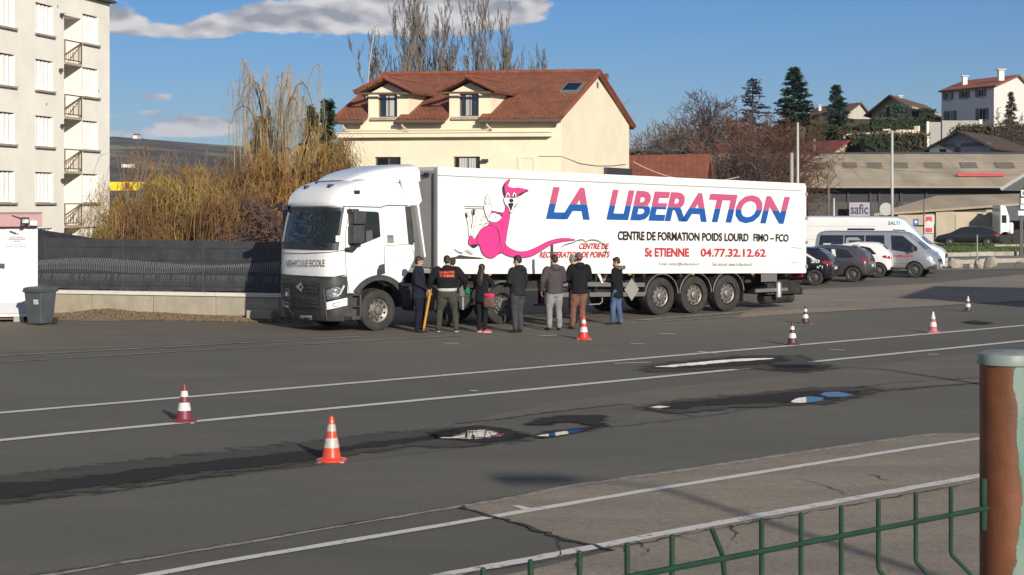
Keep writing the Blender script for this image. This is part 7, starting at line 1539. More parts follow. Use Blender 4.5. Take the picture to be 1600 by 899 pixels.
cone(1512.5, 487.5, 'farthest cone, pale-tipped, by the edge of the big shadow', c_dk, bandm, .46, tipc=galv)
# ---------------------------------------------------------------- poles and lamps
def pole(name, label, cat, px, ytop, Y, r, mt, group=None, arm=None, z0=0):
    b = at(px, Y); b.z = z0; o = thing(name, label, cat, b, 0, group); h = zat(ytop, Y)-z0; m = MB(); m.tube([(0,0,-.2),(0,0,h*.5),(0,0,h)], [r,r*.9,r*.75], 8); m.build('pole', mt, o, sm=True)
    if arm: m = MB(); m.tube([(0,0,h-.1),(arm*.5,0,h+.12),(arm,0,h+.1)], r*.5, 6); m.box((arm*1.15,0,h+.08), (.5,.2,.1)); m.build('lamp_head', galv, o, bevel=.03)
    m = MB(); m.box((0,0,.1), (r*4,r*4,.2)); m.build('base', conc, o); return o
pg_ = mat('pole_pale', (.42,.41,.39), .5); pw = mat('pole_wood', (.16,.12,.09), .9, var=.3, vscale=8)
pole('street_lamp', 'tall pale street lamp pole rising above the trailer rear corner', 'street lamp', 1246.5, 192, 80, .075, pg_); pole('concrete_pole', 'shorter concrete pole just left of the tall lamp pole', 'pole', 1237, 239, 82, .11, mat('pole_concrete', (.33,.30,.26), .9))
pole('street_lamp', 'pale street lamp pole standing before the warehouse, left of the concrete outbuilding', 'street lamp', 1394, 205, 112, .11, pg_, arm=-.35); pole('utility_pole', 'thin dark utility pole in front of the warehouse door', 'pole', 1294.5, 252, 118, .09, pw)
pole('utility_pole', 'thin brown pole beside the red and white poster', 'pole', 1444, 311, 108, .07, pw); pole('concrete_pole', 'short grey pole beside the warehouse door left of the lilac sign', 'pole', 1303, 310, 120, .09, pg_); pole('utility_pole', 'wooden pole standing against the red roof', 'pole', 1272, 217, 160, .2, pw)
o = thing('road_sign', 'round road sign seen from the back beside the street lamp', 'road sign', at(1384,116)); m = MB(); m.lathe([(.01,-.02),(.45,-.02),(.45,.02),(.01,.02)], 20, axis='y'); m.v = [(x, y-.06, z+zat(327,116)) for x, y, z in m.v]; m.build('sign_disc', mat('sign_back', (.30,.30,.29), .5, .3), o); m = MB(); m.tube([(0,0,0),(0,0,zat(320,116))], .04, 6); m.build('pole', galv, o)
# overhead wires
def wire(label, pts, r, mt=None): m = MB(); m.tube(pts, r, 4); return tag(m.build('overhead_cable', mt or pg_, fix=False), label, 'cable')
def sag(a, b, s, n=14): return [a.lerp(b, i/n)+Vector((0,0,-4*s*(i/n)*(1-i/n))) for i in range(n+1)]
wire('pale cable sagging in front of the orange roof', sag(P(989,252.5,84), P(1155,276.5,84), .55), .022, mat('cable_pale', (.5,.38,.3), .6)); wire('thin dark cable slung across the warehouse roof', sag(P(1295,256,118), P(1700,272,118), .35), .02, black)
wire('dark bracket cable above the trailer roof', [P(1050,262,84),P(1120,279,84)], .014, black)
# poster, blue sign, sign post
o = thing('poster_panel', 'upright red and white poster panel fixed to the concrete outbuilding wall', 'poster', at(1451,107)); m = MB(); ox = at(1451,107)
ax_, bx_ = at(1444.5,107).x-ox.x, at(1459,107).x-ox.x; z0, z1 = zat(364.5,107), zat(337,107); m.bb(ax_, bx_, 0, .08, z0, z1); m.build('panel', mat('poster_white', (.55,.52,.50), .6), o)
m = MB(); m.bb(ax_+.06, bx_-.12, -.012, -.001, z0+(z1-z0)*.62, z1-.06); m.build('print', redp, o); m = MB(); m.lathe([(.005,-.02),(.17,-.02),(.17,-.014),(.005,-.014)], 16, axis='y', c=((ax_+bx_)/2-.03, 0, z0+(z1-z0)*.56)); m.build('print', MATS['poster_white'], o); m = MB(); m.bb(ax_+.05, bx_-.1, -.012, -.001, z0+.05, z0+(z1-z0)*.30); m.build('print', redp, o)
m = MB(); m.bb(ax_-.02, bx_-.02, .1, .16, -.0, z0); m.build('leg', pg_, o)
o = thing('blue_sign', 'small blue sign just behind the roof of the white van', 'sign', at(1431,100)); m = MB(); m.bb(-.16, .16, 0, .04, zat(352,100), zat(342,100)); m.build('panel', mat('sign_blue', (.02,.08,.30), .5), o); m = MB(); m.tube([(0,.06,0),(0,.06,zat(345,100))], .03, 6); m.build('pole', galv, o); m = MB(); m.box((0,-.01,zat(347,100)), (.14,.01,.12), M=Matrix.Rotation(R(45), 3, 'Y')); m.build('arrow', printw, o)
o = thing('sign_post', 'dark post with stacked white direction signs at the right edge', 'sign post', at(1596,100)); m = MB(); m.bb(-.1, .1, -.05, .05, 0, zat(300,100)); m.build('post', dgrey, o)
for yt, yb, xa, xb in ((297,307,1594.5,1640),(310,318.5,1594,1640),(320,327,1593.5,1640)):
    m = MB(); ax_ = at(xa,100).x-at(1596,100).x; m.bb(ax_, ax_+1.5, -.12, -.06, zat(yb,100), zat(yt,100)); s_ = m.build('sign_blade', cwh, o, bevel=.01)
    if yt == 297: m = MB(); m.bb(ax_+.08, ax_+.5, -.135, -.121, zat(yb,100)+.08, zat(yt,100)-.08); m.build('green_mark', mat('sign_green', (.02,.25,.12), .5), s_)
m = MB(); m.bb(-.25, 1.3, -.13, -.06, zat(337.5,100), zat(329.5,100)); m.build('sign_blade', mat('blade_pale', (.58,.58,.6), .5), o, bevel=.08, seg=4)
# ---------------------------------------------------------------- kerbs and boulders
def kerb(label, pts, w_, h, z=0):
    o = thing('kerb', label, 'kerb', G(*pts[0])); o0 = G(*pts[0]); g = [G(*p)-o0 for p in pts]
    for a, b in zip(g, g[1:]):
        n = max(1, int((b-a).length/1.6)); t = (b-a).normalized(); pr = Vector((-t.y, t.x, 0))*w_/2
        for i in range(n):
            p, q = a.lerp(b, i/n)+t*.01, a.lerp(b, (i+1)/n)-t*.01; m = MB(); m.add([p-pr, q-pr, q+pr, p+pr]+[v+Vector((0,0,h+.01*((i*5)%3))) for v in (p-pr, q-pr, q+pr, p+pr)], [(3,2,1,0),(4,5,6,7),(0,1,5,4),(1,2,6,5),(2,3,7,6),(3,0,4,7)]); m.build('kerb_stone', conc, o, bevel=.015)
kerb('long concrete kerb edging the near side of the grass verge', [(1380,401),(1475,401.5),(1590,399.5)], .25, .24); kerb('low concrete kerb in front of the boulders', [(1400,413),(1480,413.5),(1600,410),(1760,407)], .3, .22); kerb('pale kerb behind the grass by the dark car', [(1552,386),(1600,385.5),(1700,385)], .3, .16)
def boulder(px, py, w_, h, seed, label):
    rg = random.Random(seed); p = G(px, py); bm = bmesh.new(); bmesh.ops.create_icosphere(bm, subdivisions=3, radius=1)
    D_ = p.y/F
    pl = [Vector((rg.gauss(0,1), rg.gauss(0,1), rg.gauss(0,.8))).normalized() for _ in range(26)]
    for v in bm.verts:
        d = v.co.normalized(); k = 1.0
        for q in pl:
            c_ = d.dot(q)
            if c_ > .01: k = min(k, .70/c_)
        v.co = d*k*(1+.07*mnoise.noise(d*3+Vector((seed,0,0))))
        v.co = Vector((v.co.x*w_*D_/2*1.12, v.co.y*w_*D_*.45, (v.co.z+.75)*h*D_*.60))
    me = bpy.data.meshes.new('boulder'); bm.to_mesh(me); bm.free(); autosmooth(me, 12); o = link('boulder', me, MATS['boulder_stone']); o.location = p; return tag(o, label, 'boulder', 'boulders along the edge of the parking')
mat('boulder_stone', (.36,.32,.265), .9, var=.25, vscale=3, dirt=(.17,.15,.12), dscale=3, damt=.6, bump=.03, bscale=7)
boulder(1492, 420, 28, 18, 1, 'wide tan boulder nearest to the silver van bumper'); boulder(1517, 420.5, 11, 9, 2, 'small low boulder between the two bigger ones'); boulder(1530, 420, 17, 15, 3, 'squarish grey boulder in the middle of the row'); boulder(1549, 419, 24, 20, 4, 'tallest pale pointed boulder at the right end of the row')
rg = random.Random(8)
for i in range(2):
    px, py, lab = ((1526,409,'dry weed stem leaning by the kerb post'),(1584,414,'dark broken branch lying by the kerb at the right'))[i]; m = MB(); q = G(px, py+6)
    for k in range(4): m.tube([q, q+Vector((rg.uniform(-.2,.3)+k*.1, 0, .25)), q+Vector((rg.uniform(-.1,.6)+k*.15, 0, .5))], [.02,.015,.006], 4)
    tag(m.build('dry_branch', bark_b, fix=False), lab, 'branch')
o = thing('short_post', 'short thin post standing on the kerb in front of the dark car', 'post', G(1527,412)); m = MB(); m.tube([(0,0,0),(0,0,1.5)], .035, 6); m.build('post', galv, o)
# ---------------------------------------------------------------- foreground fence
TZ = 1.43
pp = P(1574, 550, 1.70); PR = .0275
po = thing('fence_post', 'thick round rusty post with peeling pale green paint and a domed cap', 'fence post', (pp.x, pp.y, TZ))
rm = bpy.data.materials.new('rusty_paint'); rm.use_nodes = True; n_ = rm.node_tree.nodes; l_ = rm.node_tree.links; b_ = n_['Principled BSDF']; MATS['rusty_paint'] = rm
tc_ = n_.new('ShaderNodeTexCoord'); sx_ = n_.new('ShaderNodeSeparateXYZ'); l_.new(tc_.outputs['Object'], sx_.inputs[0])
def nz_(s, d, st=(1,1,1)):
    mp = n_.new('ShaderNodeMapping'); mp.inputs['Scale'].default_value = st; l_.new(tc_.outputs['Object'], mp.inputs[0]); t = n_.new('ShaderNodeTexNoise'); t.inputs['Scale'].default_value = s; t.inputs['Detail'].default_value = d; t.inputs['Roughness'].default_value = .6; l_.new(mp.outputs[0], t.inputs['Vector']); return t.outputs['Fac']
def mt_(op, a, b):
    t = n_.new('ShaderNodeMath'); t.operation = op
    for i, q in enumerate((a, b)):
        if isinstance(q, (int, float)): t.inputs[i].default_value = q
        else: l_.new(q, t.inputs[i])
    return t.outputs[0]
edge = mt_('ADD', mt_('MULTIPLY', sx_.outputs[0], 36.0), mt_('MULTIPLY', mt_('SUBTRACT', nz_(15, 6, (1,1,.55)), .5), 1.5)); edge = mt_('ADD', edge, mt_('MULTIPLY', mt_('SUBTRACT', sx_.outputs[2], 1.40), -1.1))
r1 = n_.new('ShaderNodeMapRange'); l_.new(edge, r1.inputs[0]); r1.inputs[1].default_value = .09; r1.inputs[2].default_value = .12
r2 = n_.new('ShaderNodeValToRGB'); l_.new(nz_(26, 9, (1,1,.6)), r2.inputs[0]); e = r2.color_ramp.elements; e[0].position = .25; e[0].color = (.055,.020,.009,1); e[1].position = .72; e[1].color = (.185,.058,.017,1)
r3 = n_.new('ShaderNodeValToRGB'); l_.new(nz_(30, 8, (1,1,.3)), r3.inputs[0]); e = r3.color_ramp.elements; e[0].position = .4; e[0].color = (.16,.215,.185,1); e[1].position = .75; e[1].color = (.05,.165,.115,1)
rr_ = n_.new('ShaderNodeMapRange'); l_.new(edge, rr_.inputs[0]); rr_.inputs[1].default_value = .04; rr_.inputs[2].default_value = .105
mxa = n_.new('ShaderNodeMix'); mxa.data_type = 'RGBA'; l_.new(rr_.outputs[0], mxa.inputs['Factor']); l_.new(r2.outputs[0], mxa.inputs['A']); mxa.inputs['B'].default_value = (.10,.05,.03,1)
mxb = n_.new('ShaderNodeMix'); mxb.data_type = 'RGBA'; l_.new(r1.outputs[0], mxb.inputs['Factor']); l_.new(mxa.outputs['Result'], mxb.inputs['A']); l_.new(r3.outputs[0], mxb.inputs['B']); l_.new(mxb.outputs['Result'], b_.inputs['Base Color']); b_.inputs['Roughness'].default_value = .62
bp_ = n_.new('ShaderNodeBump'); bp_.inputs['Distance'].default_value = .0004; bmx_ = n_.new('ShaderNodeMath'); bmx_.operation = 'ADD'; l_.new(r1.outputs[0], bmx_.inputs[0]); l_.new(nz_(260, 6), bmx_.inputs[1]); l_.new(bmx_.outputs[0], bp_.inputs['Height']); l_.new(bp_.outputs[0], b_.inputs['Normal'])
PH = pp.z-TZ
m = MB(); m.lathe([(PR,0),(PR,PH-.012)], 48); m.build('tube', rm, po, sm=40)
capm = mat('cap_grey_green', (.19,.225,.21), .5, var=.15, vscale=40, dirt=(.14,.10,.07), dscale=60, damt=.5)
m = MB(); m.lathe([(PR+.0008,PH-.013),(PR+.0026,PH-.012),(PR+.0028,PH-.0045),(PR+.0015,PH-.0015),(PR*.8,PH+.001),(PR*.4,PH+.0018),(.001,PH+.002)], 48, cap=False); m.build('cap', capm, po, sm=40)
grn = mat('fence_green', (.006,.036,.016), .45, var=.2, vscale=60, coat=.15, dirt=(.03,.045,.03), dscale=50, damt=.4)
# panel: runs from the post towards the camera on the left
PA = Vector((P(1537,793,1.675).x, 1.675, 0)); PB = Vector((P(760,960,1.275).x, 1.275, 0)); pdv = (PB-PA); PLn = pdv.length; pd = pdv.normalized(); pn_ = Vector((pd.y,-pd.x,0));
if pn_.y < 0: pn_ = -pn_
zh = P(1537,793,1.675).z
fp = thing('mesh_panel', 'green welded wire fence panel with spiked top in the near right foreground', 'fence', (PA.x, PA.y, TZ))
def pu(px): t = (px-800)/F; return (t*PA.y-PA.x)/(pd.x-t*pd.y)
zr_ = lambda z: z-TZ
lo_v = [(-.002,.035),]
for i, px in enumerate((1486,1431,1372.5,1314.5,1251.5,1190,1133,1050,980,905.5,829,755,678,600,522,444,360,280)):
    u = pu(px) if px > 700 else pu(755)+.052*(i-11); q = pd*u; zt2 = zr_(zh)+.0255; be = -.055; w_ = .0023
    def pt(dz, off, du=0): return (q.x+pn_.x*off+pd.x*du, q.y+pn_.y*off+pd.y*du, zt2+dz)
    # straight, then the V-shaped stiffening fold, then straight down
    if px == 1133: pts = [pt(0,.0,.016), pt(-.022,.0,.004), pt(-.045,0,0), pt(-.135,0,0), pt(-.165,-.028), pt(-.195,0), pt(-.9,0), pt(-1.38,0)]
    else: pts = [pt(0,0), pt(-.062-.0,0), pt(-.066,-.001), pt(-.092,-.020,-.016), pt(-.118,-.001,-.0), pt(-.125,0), pt(-.9,0), pt(-1.38,0)]
    m = MB(); m.tube(pts, w_, 8); m.ell(pts[0], (w_,w_,w_*.8), 8, 6); m.build('vertical_wire', grn, fp, sm=40)
for dz in (0,-.20,-.40,-.60,-.80,-1.0,-1.2): m = MB(); z = zr_(zh)+dz; m.tube([(0-pd.x*.0, 0, z), (pd.x*PLn*.5+pn_.x*.0, pd.y*PLn*.5, z), (pd.x*(PLn+.7), pd.y*(PLn+.7), z)], .0026, 8); m.v = [(x-pn_.x*.0045, y-pn_.y*.0045, zz) for x, y, zz in m.v]; m.build('horizontal_wire', grn, fp, sm=40)
m = MB(); e0 = P(1537,748,1.672)-Vector((PA.x,PA.y,TZ)); e1 = P(1537,828,1.672)-Vector((PA.x,PA.y,TZ)); m.tube([e0, e1], .0034, 8); m.build('edge_wire', grn, fp, sm=40)
# street lamps behind and beside the camera: only their shadows show
def lampost(label, x, y, z, h, arm):
    o = thing('street_lamp', label, 'street lamp', (x, y, z)); m = MB(); m.tube([(0,0,0),(0,0,h*.5),(0,0,h)], [.10,.085,.06], 10); m.tube([(0,0,h-.05),(arm*.5,0,h+.2),(arm,0,h+.22)], .035, 8); m.build('pole', galv, o, sm=40); m = MB(); m.box((arm*1.1,0,h+.2), (.85,.42,.15)); m.build('lamp_head', galv, o, bevel=.04); return o
lampost('street lamp behind the camera to the right, outside the frame', 11.5, -4.6, 1.43, 7.6, -1.0); lampost('street lamp beside the road to the right, outside the frame', 15.0, 12.5, 0, 7.4, -1.2)
# ---------------------------------------------------------------- road vehicles
car_rim = mat('car_rim', (.07,.07,.072), .5, .4); redl = mat('tail_lamp', (.26,.012,.018), .15, coat=1); headl = lens; platem = MATS['plate_white']
def lerp_tab(T, x):
    if x <= T[0][0]: return T[0][1:]
    for a, b in zip(T, T[1:]):
        if x <= b[0]:
            t = (x-a[0])/(b[0]-a[0]); return tuple(p+(q-p)*t for p, q in zip(a[1:], b[1:]))
    return T[-1][1:]
def chaikin(p, n=2):
    for _ in range(n):
        o = [p[0]]
        for a, b in zip(p, p[1:]): o += [(a[0]*.75+b[0]*.25, a[1]*.75+b[1]*.25), (a[0]*.25+b[0]*.75, a[1]*.25+b[1]*.75)]
        o.append(p[-1]); p = o
    return p
def vehicle(name, label, cat, pos, rz, T, paint, wheels, r, W, group=None):
    """T rows: x, z_bottom, z_belt, half width at belt, z_top, half width at top. x runs from the rear (0) to the nose."""
    o = thing(name, label, cat, pos, rz, group); L_ = T[-1][0]; n = 64
    Tx = [t[0] for t in T]
    def row(x):
        acc = [0]*5; ws = 0
        for dx, w_ in ((-.10,1),(-.05,2),(0,3),(.05,2),(.10,1)):
            v = lerp_tab(T, min(max(x+dx*min(1, x/.15, (L_-x)/.15), 0), L_)); acc = [a+w_*b for a, b in zip(acc, v)]; ws += w_
        return [a/ws for a in acc]
    rings = []
    xs_ = sorted(set([L_*(1-math.cos(math.pi*i/n))/2*1.0 for i in range(n+1)]+[L_*i/40 for i in range(41)]))
    for x in xs_:
        zb2, zl, wl, zt, wt = row(x); e = min(1, .90+.10*min(1, x/.12), .88+.12*min(1, (L_-x)/.2))
        wl *= e; wt *= e
        pr = [(0,zb2),(wl*.86,zb2),(wl*.97,zb2+.10),(wl,(zb2+zl)*.5),(wl*.985,zl),(wt+(wl-wt)*.12,zt-(zt-zl)*.12),(wt*.86,zt),(0,zt+.015)]
        c_ = chaikin(pr, 2); rings.append([V(x, -y, z) for y, z in c_]+[V(x, y, z) for y, z in reversed(c_[1:-1])])
    m = MB(); m.loft(rings); b = m.build('body', paint, o)
    # wheel arches cut out
    cu = MB()
    for wx in wheels:
        for s in (-1, 1): cu.lathe([(r+.055,-.26),(r+.055,.3)], 28, c=(wx, s*W/2, r*1.0), axis='y')
    co_ = cu.build('cut', black, o); md = b.modifiers.new('a', 'BOOLEAN'); md.object = co_; md.operation = 'DIFFERENCE'; md.solver = 'EXACT'
    try: md.material_mode = 'TRANSFER'
    except Exception: pass
    bv = BVHTree.FromPolygons([v.co for v in b.data.vertices], [tuple(p.vertices) for p in b.data.polygons])
    bpy.context.view_layer.update(); bake(b); bpy.data.objects.remove(co_); autosmooth(b.data, 30)
    for wx in wheels:
        for s in (-1, 1): wheel(o, wx, s*(W/2-.015), r, .21, 'car', side=s)
    m = MB()
    m.bb(.3, L_-.3, -W/2+.25, W/2-.25, T[1][1]-.06, T[1][1]+.1); m.build('underbody', chassis, o)
    return o, bv, L_
def side(o, bv, poly, nm, mt, off=.006, s=-1, ml=.10, par=None):
    return on_body(poly, lambda u, v: (u, s*3, v), bv, (0,-s,0), off, nm, mt, par or o, ml)
def rear(o, bv, poly, nm, mt, off=.008, ml=.10): return on_body(poly, lambda u, v: (-3, u, v), bv, (1,0,0), off, nm, mt, o, ml)
def nose(o, bv, poly, nm, mt, off=.008, ml=.10): return on_body(poly, lambda u, v: (9, u, v), bv, (-1,0,0), off, nm, mt, o, ml)
def screen(o, bv, poly, nm, mt, off=.008, front=True, ml=.12):
    d = V(-1 if front else 1, 0, -.75).normalized(); return on_body(poly, lambda u, v: V(u, v, 1.2)-d*4, bv, d, off, nm, mt, o, ml)
def carpaint(n, c, r=.28, mtl=.5): return mat(n, c, r, mtl, coat=.8, dirt=tuple(q*.7+.02 for q in c), dscale=2, damt=.25)
silv = carpaint('paint_silver', (.36,.37,.39)); grp = carpaint('paint_grey', (.095,.092,.10)); drk = carpaint('paint_black', (.020,.021,.026)); whp = mat('paint_white', (.72,.72,.71), .3, coat=.6, dirt=(.5,.49,.47), dscale=2, damt=.2); sdn = carpaint('paint_dark_sedan', (.025,.026,.030))
wing = mat('window_tint', (.010,.012,.014), .04, spec=.8, coat=.5)
GV = 'vehicles parked behind the trailer'
def seat_on(px, py, wx, hdg, r, W, sidev):
    "place so that the near wheel at wx touches the road at this pixel"
    g_ = G(px, py); d = V(math.cos(hdg), math.sin(hdg), 0); pr = V(-math.sin(hdg), math.cos(hdg), 0); return g_-d*wx-pr*(sidev*W/2)
# silver van: heading right, a little towards the camera; near flank is its right side (-y)
SV = [(0,.42,.95,.90,1.05,.80),(.04,.40,1.0,.93,1.60,.80),(.12,.36,1.02,.95,1.88,.80),(.4,.34,1.03,.955,1.95,.82),(3.3,.34,1.03,.955,1.96,.82),(3.75,.34,1.02,.955,1.93,.80),(4.0,.34,1.01,.955,1.84,.76),(4.45,.33,.99,.95,1.44,.74),(4.75,.33,.94,.93,1.18,.78),(5.0,.32,.86,.88,1.02,.74),(5.16,.30,.72,.78,.86,.66),(5.24,.34,.58,.62,.66,.5)]
h = R(-24); pos = seat_on(1428.5, 434.3, 4.30, h, .33, 1.9, -1)
sv, sb, sl_2 = vehicle('silver_van', 'silver long-wheelbase passenger van with a dark window band, parked beyond the trailer', 'van', pos, h, SV, silv, (.95, 4.30), .33, 1.92, GV)
side(sv, sb, [(.30,1.12),(.22,1.35),(.28,1.76),(3.02,1.78),(3.06,1.14)], 'side_window', wing); 
for x in (1.28,2.18): side(sv, sb, [(x,1.12),(x+.05,1.12),(x+.05,1.77),(x,1.77)], 'window_pillar', silv, .010)
side(sv, sb, [(3.30,1.78),(3.80,1.76),(4.42,1.26),(4.40,1.12),(3.95,1.08),(3.35,1.16)], 'door_window', wing)
side(sv, sb, [(.40,1.18),(.75,1.16),(.75,1.42),(.42,1.42)], 'window_sticker', MATS['poster_white'], .012); side(sv, sb, [(1.42,1.55),(2.05,1.56),(1.9,1.68),(1.5,1.68)], 'window_sticker', mat('sticker_grey', (.25,.26,.27), .6), .012); side(sv, sb, [(1.38,1.16),(1.52,1.16),(1.52,1.66),(1.40,1.66)], 'window_sticker', MATS['sticker_grey'], .013)
for x0, x1, z in ((3.2,3.21,.42),(4.0,4.01,.42)): side(sv, sb, [(x0,z),(x1+.006,z),(x1+.006,1.05),(x0,1.05)], 'door_gap', gap, .005)
side(sv, sb, [(3.2,.58),(4.0,.58),(4.0,.60),(3.2,.60)], 'crease', gap, .005); side(sv, sb, [(.3,1.02),(3.2,1.02),(3.2,1.035),(.3,1.035)], 'slide_rail', gap, .006)
text_q = lambda o, bv, txt, u0, u1, z0, z1, mt, bold=.02, s=-1, off=.014: on_text(o, bv, txt, u0, u1, z0, z1, mt, bold, s, off)
def on_text(o, bv, txt, u0, u1, z0, z1, mt, bold, s, off):
    vs, fs = text_geo(txt, bold); X = [a for a, b in vs]; Y_ = [b for a, b in vs]; out_ = []
    for x, y in vs:
        u = u0+(x-min(X))/(max(X)-min(X))*(u1-u0); z = z0+(y-min(Y_))/(max(Y_)-min(Y_))*(z1-z0); h_ = bv.ray_cast(V(u, s*3, z), V(0,-s,0)); out_.append((h_[0] if h_[0] else V(u, s*.9, z))+V(0, s*off, 0))
    m = MB(); m.add(out_, fs); return m.build('lettering', mt, o, fix=False)
text_q(sv, sb, 'LA LIBERATION', 3.35, 4.25, .86, .97, redp)
screen(sv, sb, [(3.98,-.66),(4.0,.66),(4.74,.74),(4.74,-.74)], 'windscreen', wing)
side(sv, sb, [(4.86,.90),(5.08,.72),(5.16,.62),(5.02,.60),(4.80,.78)], 'headlight', lens, .012); side(sv, sb, [(4.80,.34),(5.20,.36),(5.18,.56),(4.98,.50),(4.75,.40)], 'bumper', dgrey, .008)
nose(sv, sb, [(-.55,.66),(.55,.66),(.45,.78),(-.45,.78)], 'grille', black); nose(sv, sb, [(-.26,.45),(.26,.45),(.26,.56),(-.26,.56)], 'number_plate', platem, .02)
m = MB(); m.box((4.22,-1.04,1.22), (.16,.22,.26)); m.box((4.24,1.04,1.22), (.16,.22,.26)); m.build('mirror', black, sv, bevel=.04)
# tall white van behind it
WV = [(a_[0]*1.13,)+a_[1:] for a_ in [(0,.5,1.2,.93,1.3,.86),(.05,.45,1.3,.98,2.30,.84),(.15,.40,1.3,1.0,2.50,.86),(.5,.38,1.3,1.0,2.56,.88),(3.9,.38,1.25,1.0,2.54,.88),(4.25,.38,1.22,1.0,2.42,.84),(4.5,.38,1.20,1.0,2.12,.82),(5.05,.37,1.16,.98,1.50,.80),(5.35,.36,1.08,.95,1.28,.80),(5.65,.35,.96,.90,1.14,.74),(5.82,.33,.78,.8,.92,.6)]]
h = R(-20); pos = seat_on(1436, 431.5, 4.75, h, .34, 2.0, -1)+V(-.3,1.9,0)
wv_, wb, _ = vehicle('white_van', 'tall white high-roofed van parked behind the silver one', 'van', pos, h, WV, whp, (1.1, 5.35), .34, 2.0, GV)
side(wv_, wb, [(2.35,1.55),(3.55,1.55),(3.55,2.02),(2.35,2.02)], 'side_window', wing); side(wv_, wb, [(4.35,1.98),(4.86,1.96),(5.48,1.42),(5.42,1.24),(4.4,1.30)], 'door_window', wing)
for z in (1.50,2.10): side(wv_, wb, [(.2,z),(3.7,z),(3.7,z+.015),(.2,z+.015)], 'crease', mat('crease_grey', (.45,.45,.45), .5) if 'crease_grey' not in MATS else MATS['crease_grey'], .005)
screen(wv_, wb, [(4.95,-.74),(4.95,.74),(5.82,.82),(5.82,-.82)], 'windscreen', mat('windscreen_blue', (.015,.035,.075), .05, coat=.6))
text_q(wv_, wb, 'SALTI', 4.15, 4.65, 2.18, 2.34, mat('print_teal', (.03,.25,.25), .5)); nose(wv_, wb, [(-.5,.72),(.5,.72),(.5,.90),(-.5,.90)], 'grille', black); nose(wv_, wb, [(-.26,.5),(.26,.5),(.26,.61),(-.26,.61)], 'number_plate', platem, .02)
side(wv_, wb, [(6.12,1.12),(6.40,.96),(6.35,.84),(6.06,.94)], 'headlight', lens, .012)
m = MB(); m.box((5.14,-1.12,1.45), (.16,.24,.36)); m.build('mirror', black, wv_, bevel=.04)
# hatchbacks: tails towards the right and the camera; near flank is their left side (+y)
HB = [(0,.34,.72,.74,.80,.62),(.05,.30,.82,.84,.98,.66),(.16,.28,.90,.88,1.12,.62),(.45,.26,.95,.90,1.34,.60),(.75,.25,.96,.90,1.42,.60),(1.4,.24,.94,.90,1.465,.60),(2.0,.24,.92,.90,1.45,.60),(2.5,.24,.90,.90,1.36,.58),(3.1,.24,.88,.89,.99,.66),(3.6,.24,.78,.84,.86,.66),(3.88,.26,.62,.72,.70,.55),(3.97,.32,.5,.55,.56,.4)]
def hatch(label, px, py, hd, paint, wx=.62, sc=1.0, T=HB, name='hatchback_car'):
    h = R(hd); g_ = seat_on(px, py, wx, h, .31, 1.78, 1); o, bv, L_ = vehicle(name, label, 'car', g_, h, T, paint, (wx, wx+2.50), .31, 1.80, GV)
    side(o, bv, [(.58,1.00),(.86,1.26),(1.15,1.32),(1.30,1.33),(1.30,.98),(.9,.96)], 'rear_side_window', wing, s=1); side(o, bv, [(1.36,.98),(1.36,1.33),(1.95,1.33),(2.35,1.24),(2.72,.98)], 'door_window', wing, s=1)
    side(o, bv, [(.05,.82),(.24,.83),(.36,.90),(.26,.95),(.08,.94)], 'tail_lamp', redl, .010, s=1); rear(o, bv, [(.46,.78),(.82,.80),(.80,.93),(.60,.92)], 'tail_lamp', redl, .012); rear(o, bv, [(-.46,.78),(-.82,.80),(-.80,.93),(-.60,.92)], 'tail_lamp', redl, .012)
    screen(o, bv, [(.20,-.56),(.20,.56),(.60,.52),(.60,-.52)], 'rear_window', wing, front=False); rear(o, bv, [(-.26,.60),(.26,.60),(.26,.71),(-.26,.71)], 'number_plate', platem, .015)
    rear(o, bv, [(-.70,.36),(.70,.36),(.66,.46),(-.66,.46)], 'bumper_insert', black, .010)
    for x in (1.33,): side(o, bv, [(x,.38),(x+.014,.38),(x+.014,.96),(x,.96)], 'door_gap', gap, .005, s=1)
    m = MB(); m.box((1.55,.925,.90), (.2,.03,.03)); m.build('door_handle', paint, o, bevel=.01); m = MB(); m.box((.64,0,1.46), (.16,.9,.03)); m.build('spoiler', paint, o, bevel=.01); return o, bv
hA, bA = hatch('dark hatchback marked 20, nearest to the trailer tail', 1272.5, 446.5, 157, drk)
hB, bB = hatch('grey hatchback with swollen rear wing and red tail lamps, second from the trailer', 1332, 441.5, 157, grp)
WH = [(0,.36,.70,.74,.78,.64),(.05,.32,.84,.82,.98,.66),(.20,.28,.94,.84,1.20,.64),(.45,.26,.98,.85,1.42,.62),(.75,.25,.98,.85,1.49,.62),(1.5,.24,.96,.85,1.50,.62),(2.1,.24,.94,.85,1.42,.60),(2.6,.24,.90,.84,1.05,.62),(3.1,.24,.80,.82,.88,.64),(3.4,.26,.62,.7,.7,.55),(3.5,.32,.5,.5,.56,.4)]
hC, bC = hatch('small white hatchback tucked between the grey one and the silver van', 1372, 434.5, 157, whp, .50, T=WH)
def side_text(o, bv, txt, u0, u1, z0, z1, mt): return on_text(o, bv, txt, u1, u0, z0, z1, mt, .03, 1, .014)
side_text(hA, bA, '20', .42, .76, .86, .99, MATS['notice_white']); side_text(hA, bA, 'n°1', .30, .52, .66, .78, MATS['notice_white'])
side(hA, bA, [(.55,1.0),(.95,1.22),(1.02,1.17),(.62,.96)], 'white_stripe', MATS['notice_white'], .014, s=1)
side(hB, bB, [(1.28,1.02),(1.36,1.30),(1.50,1.30),(1.42,1.02)], 'window_sticker', MATS['notice_white'], .014, s=1)
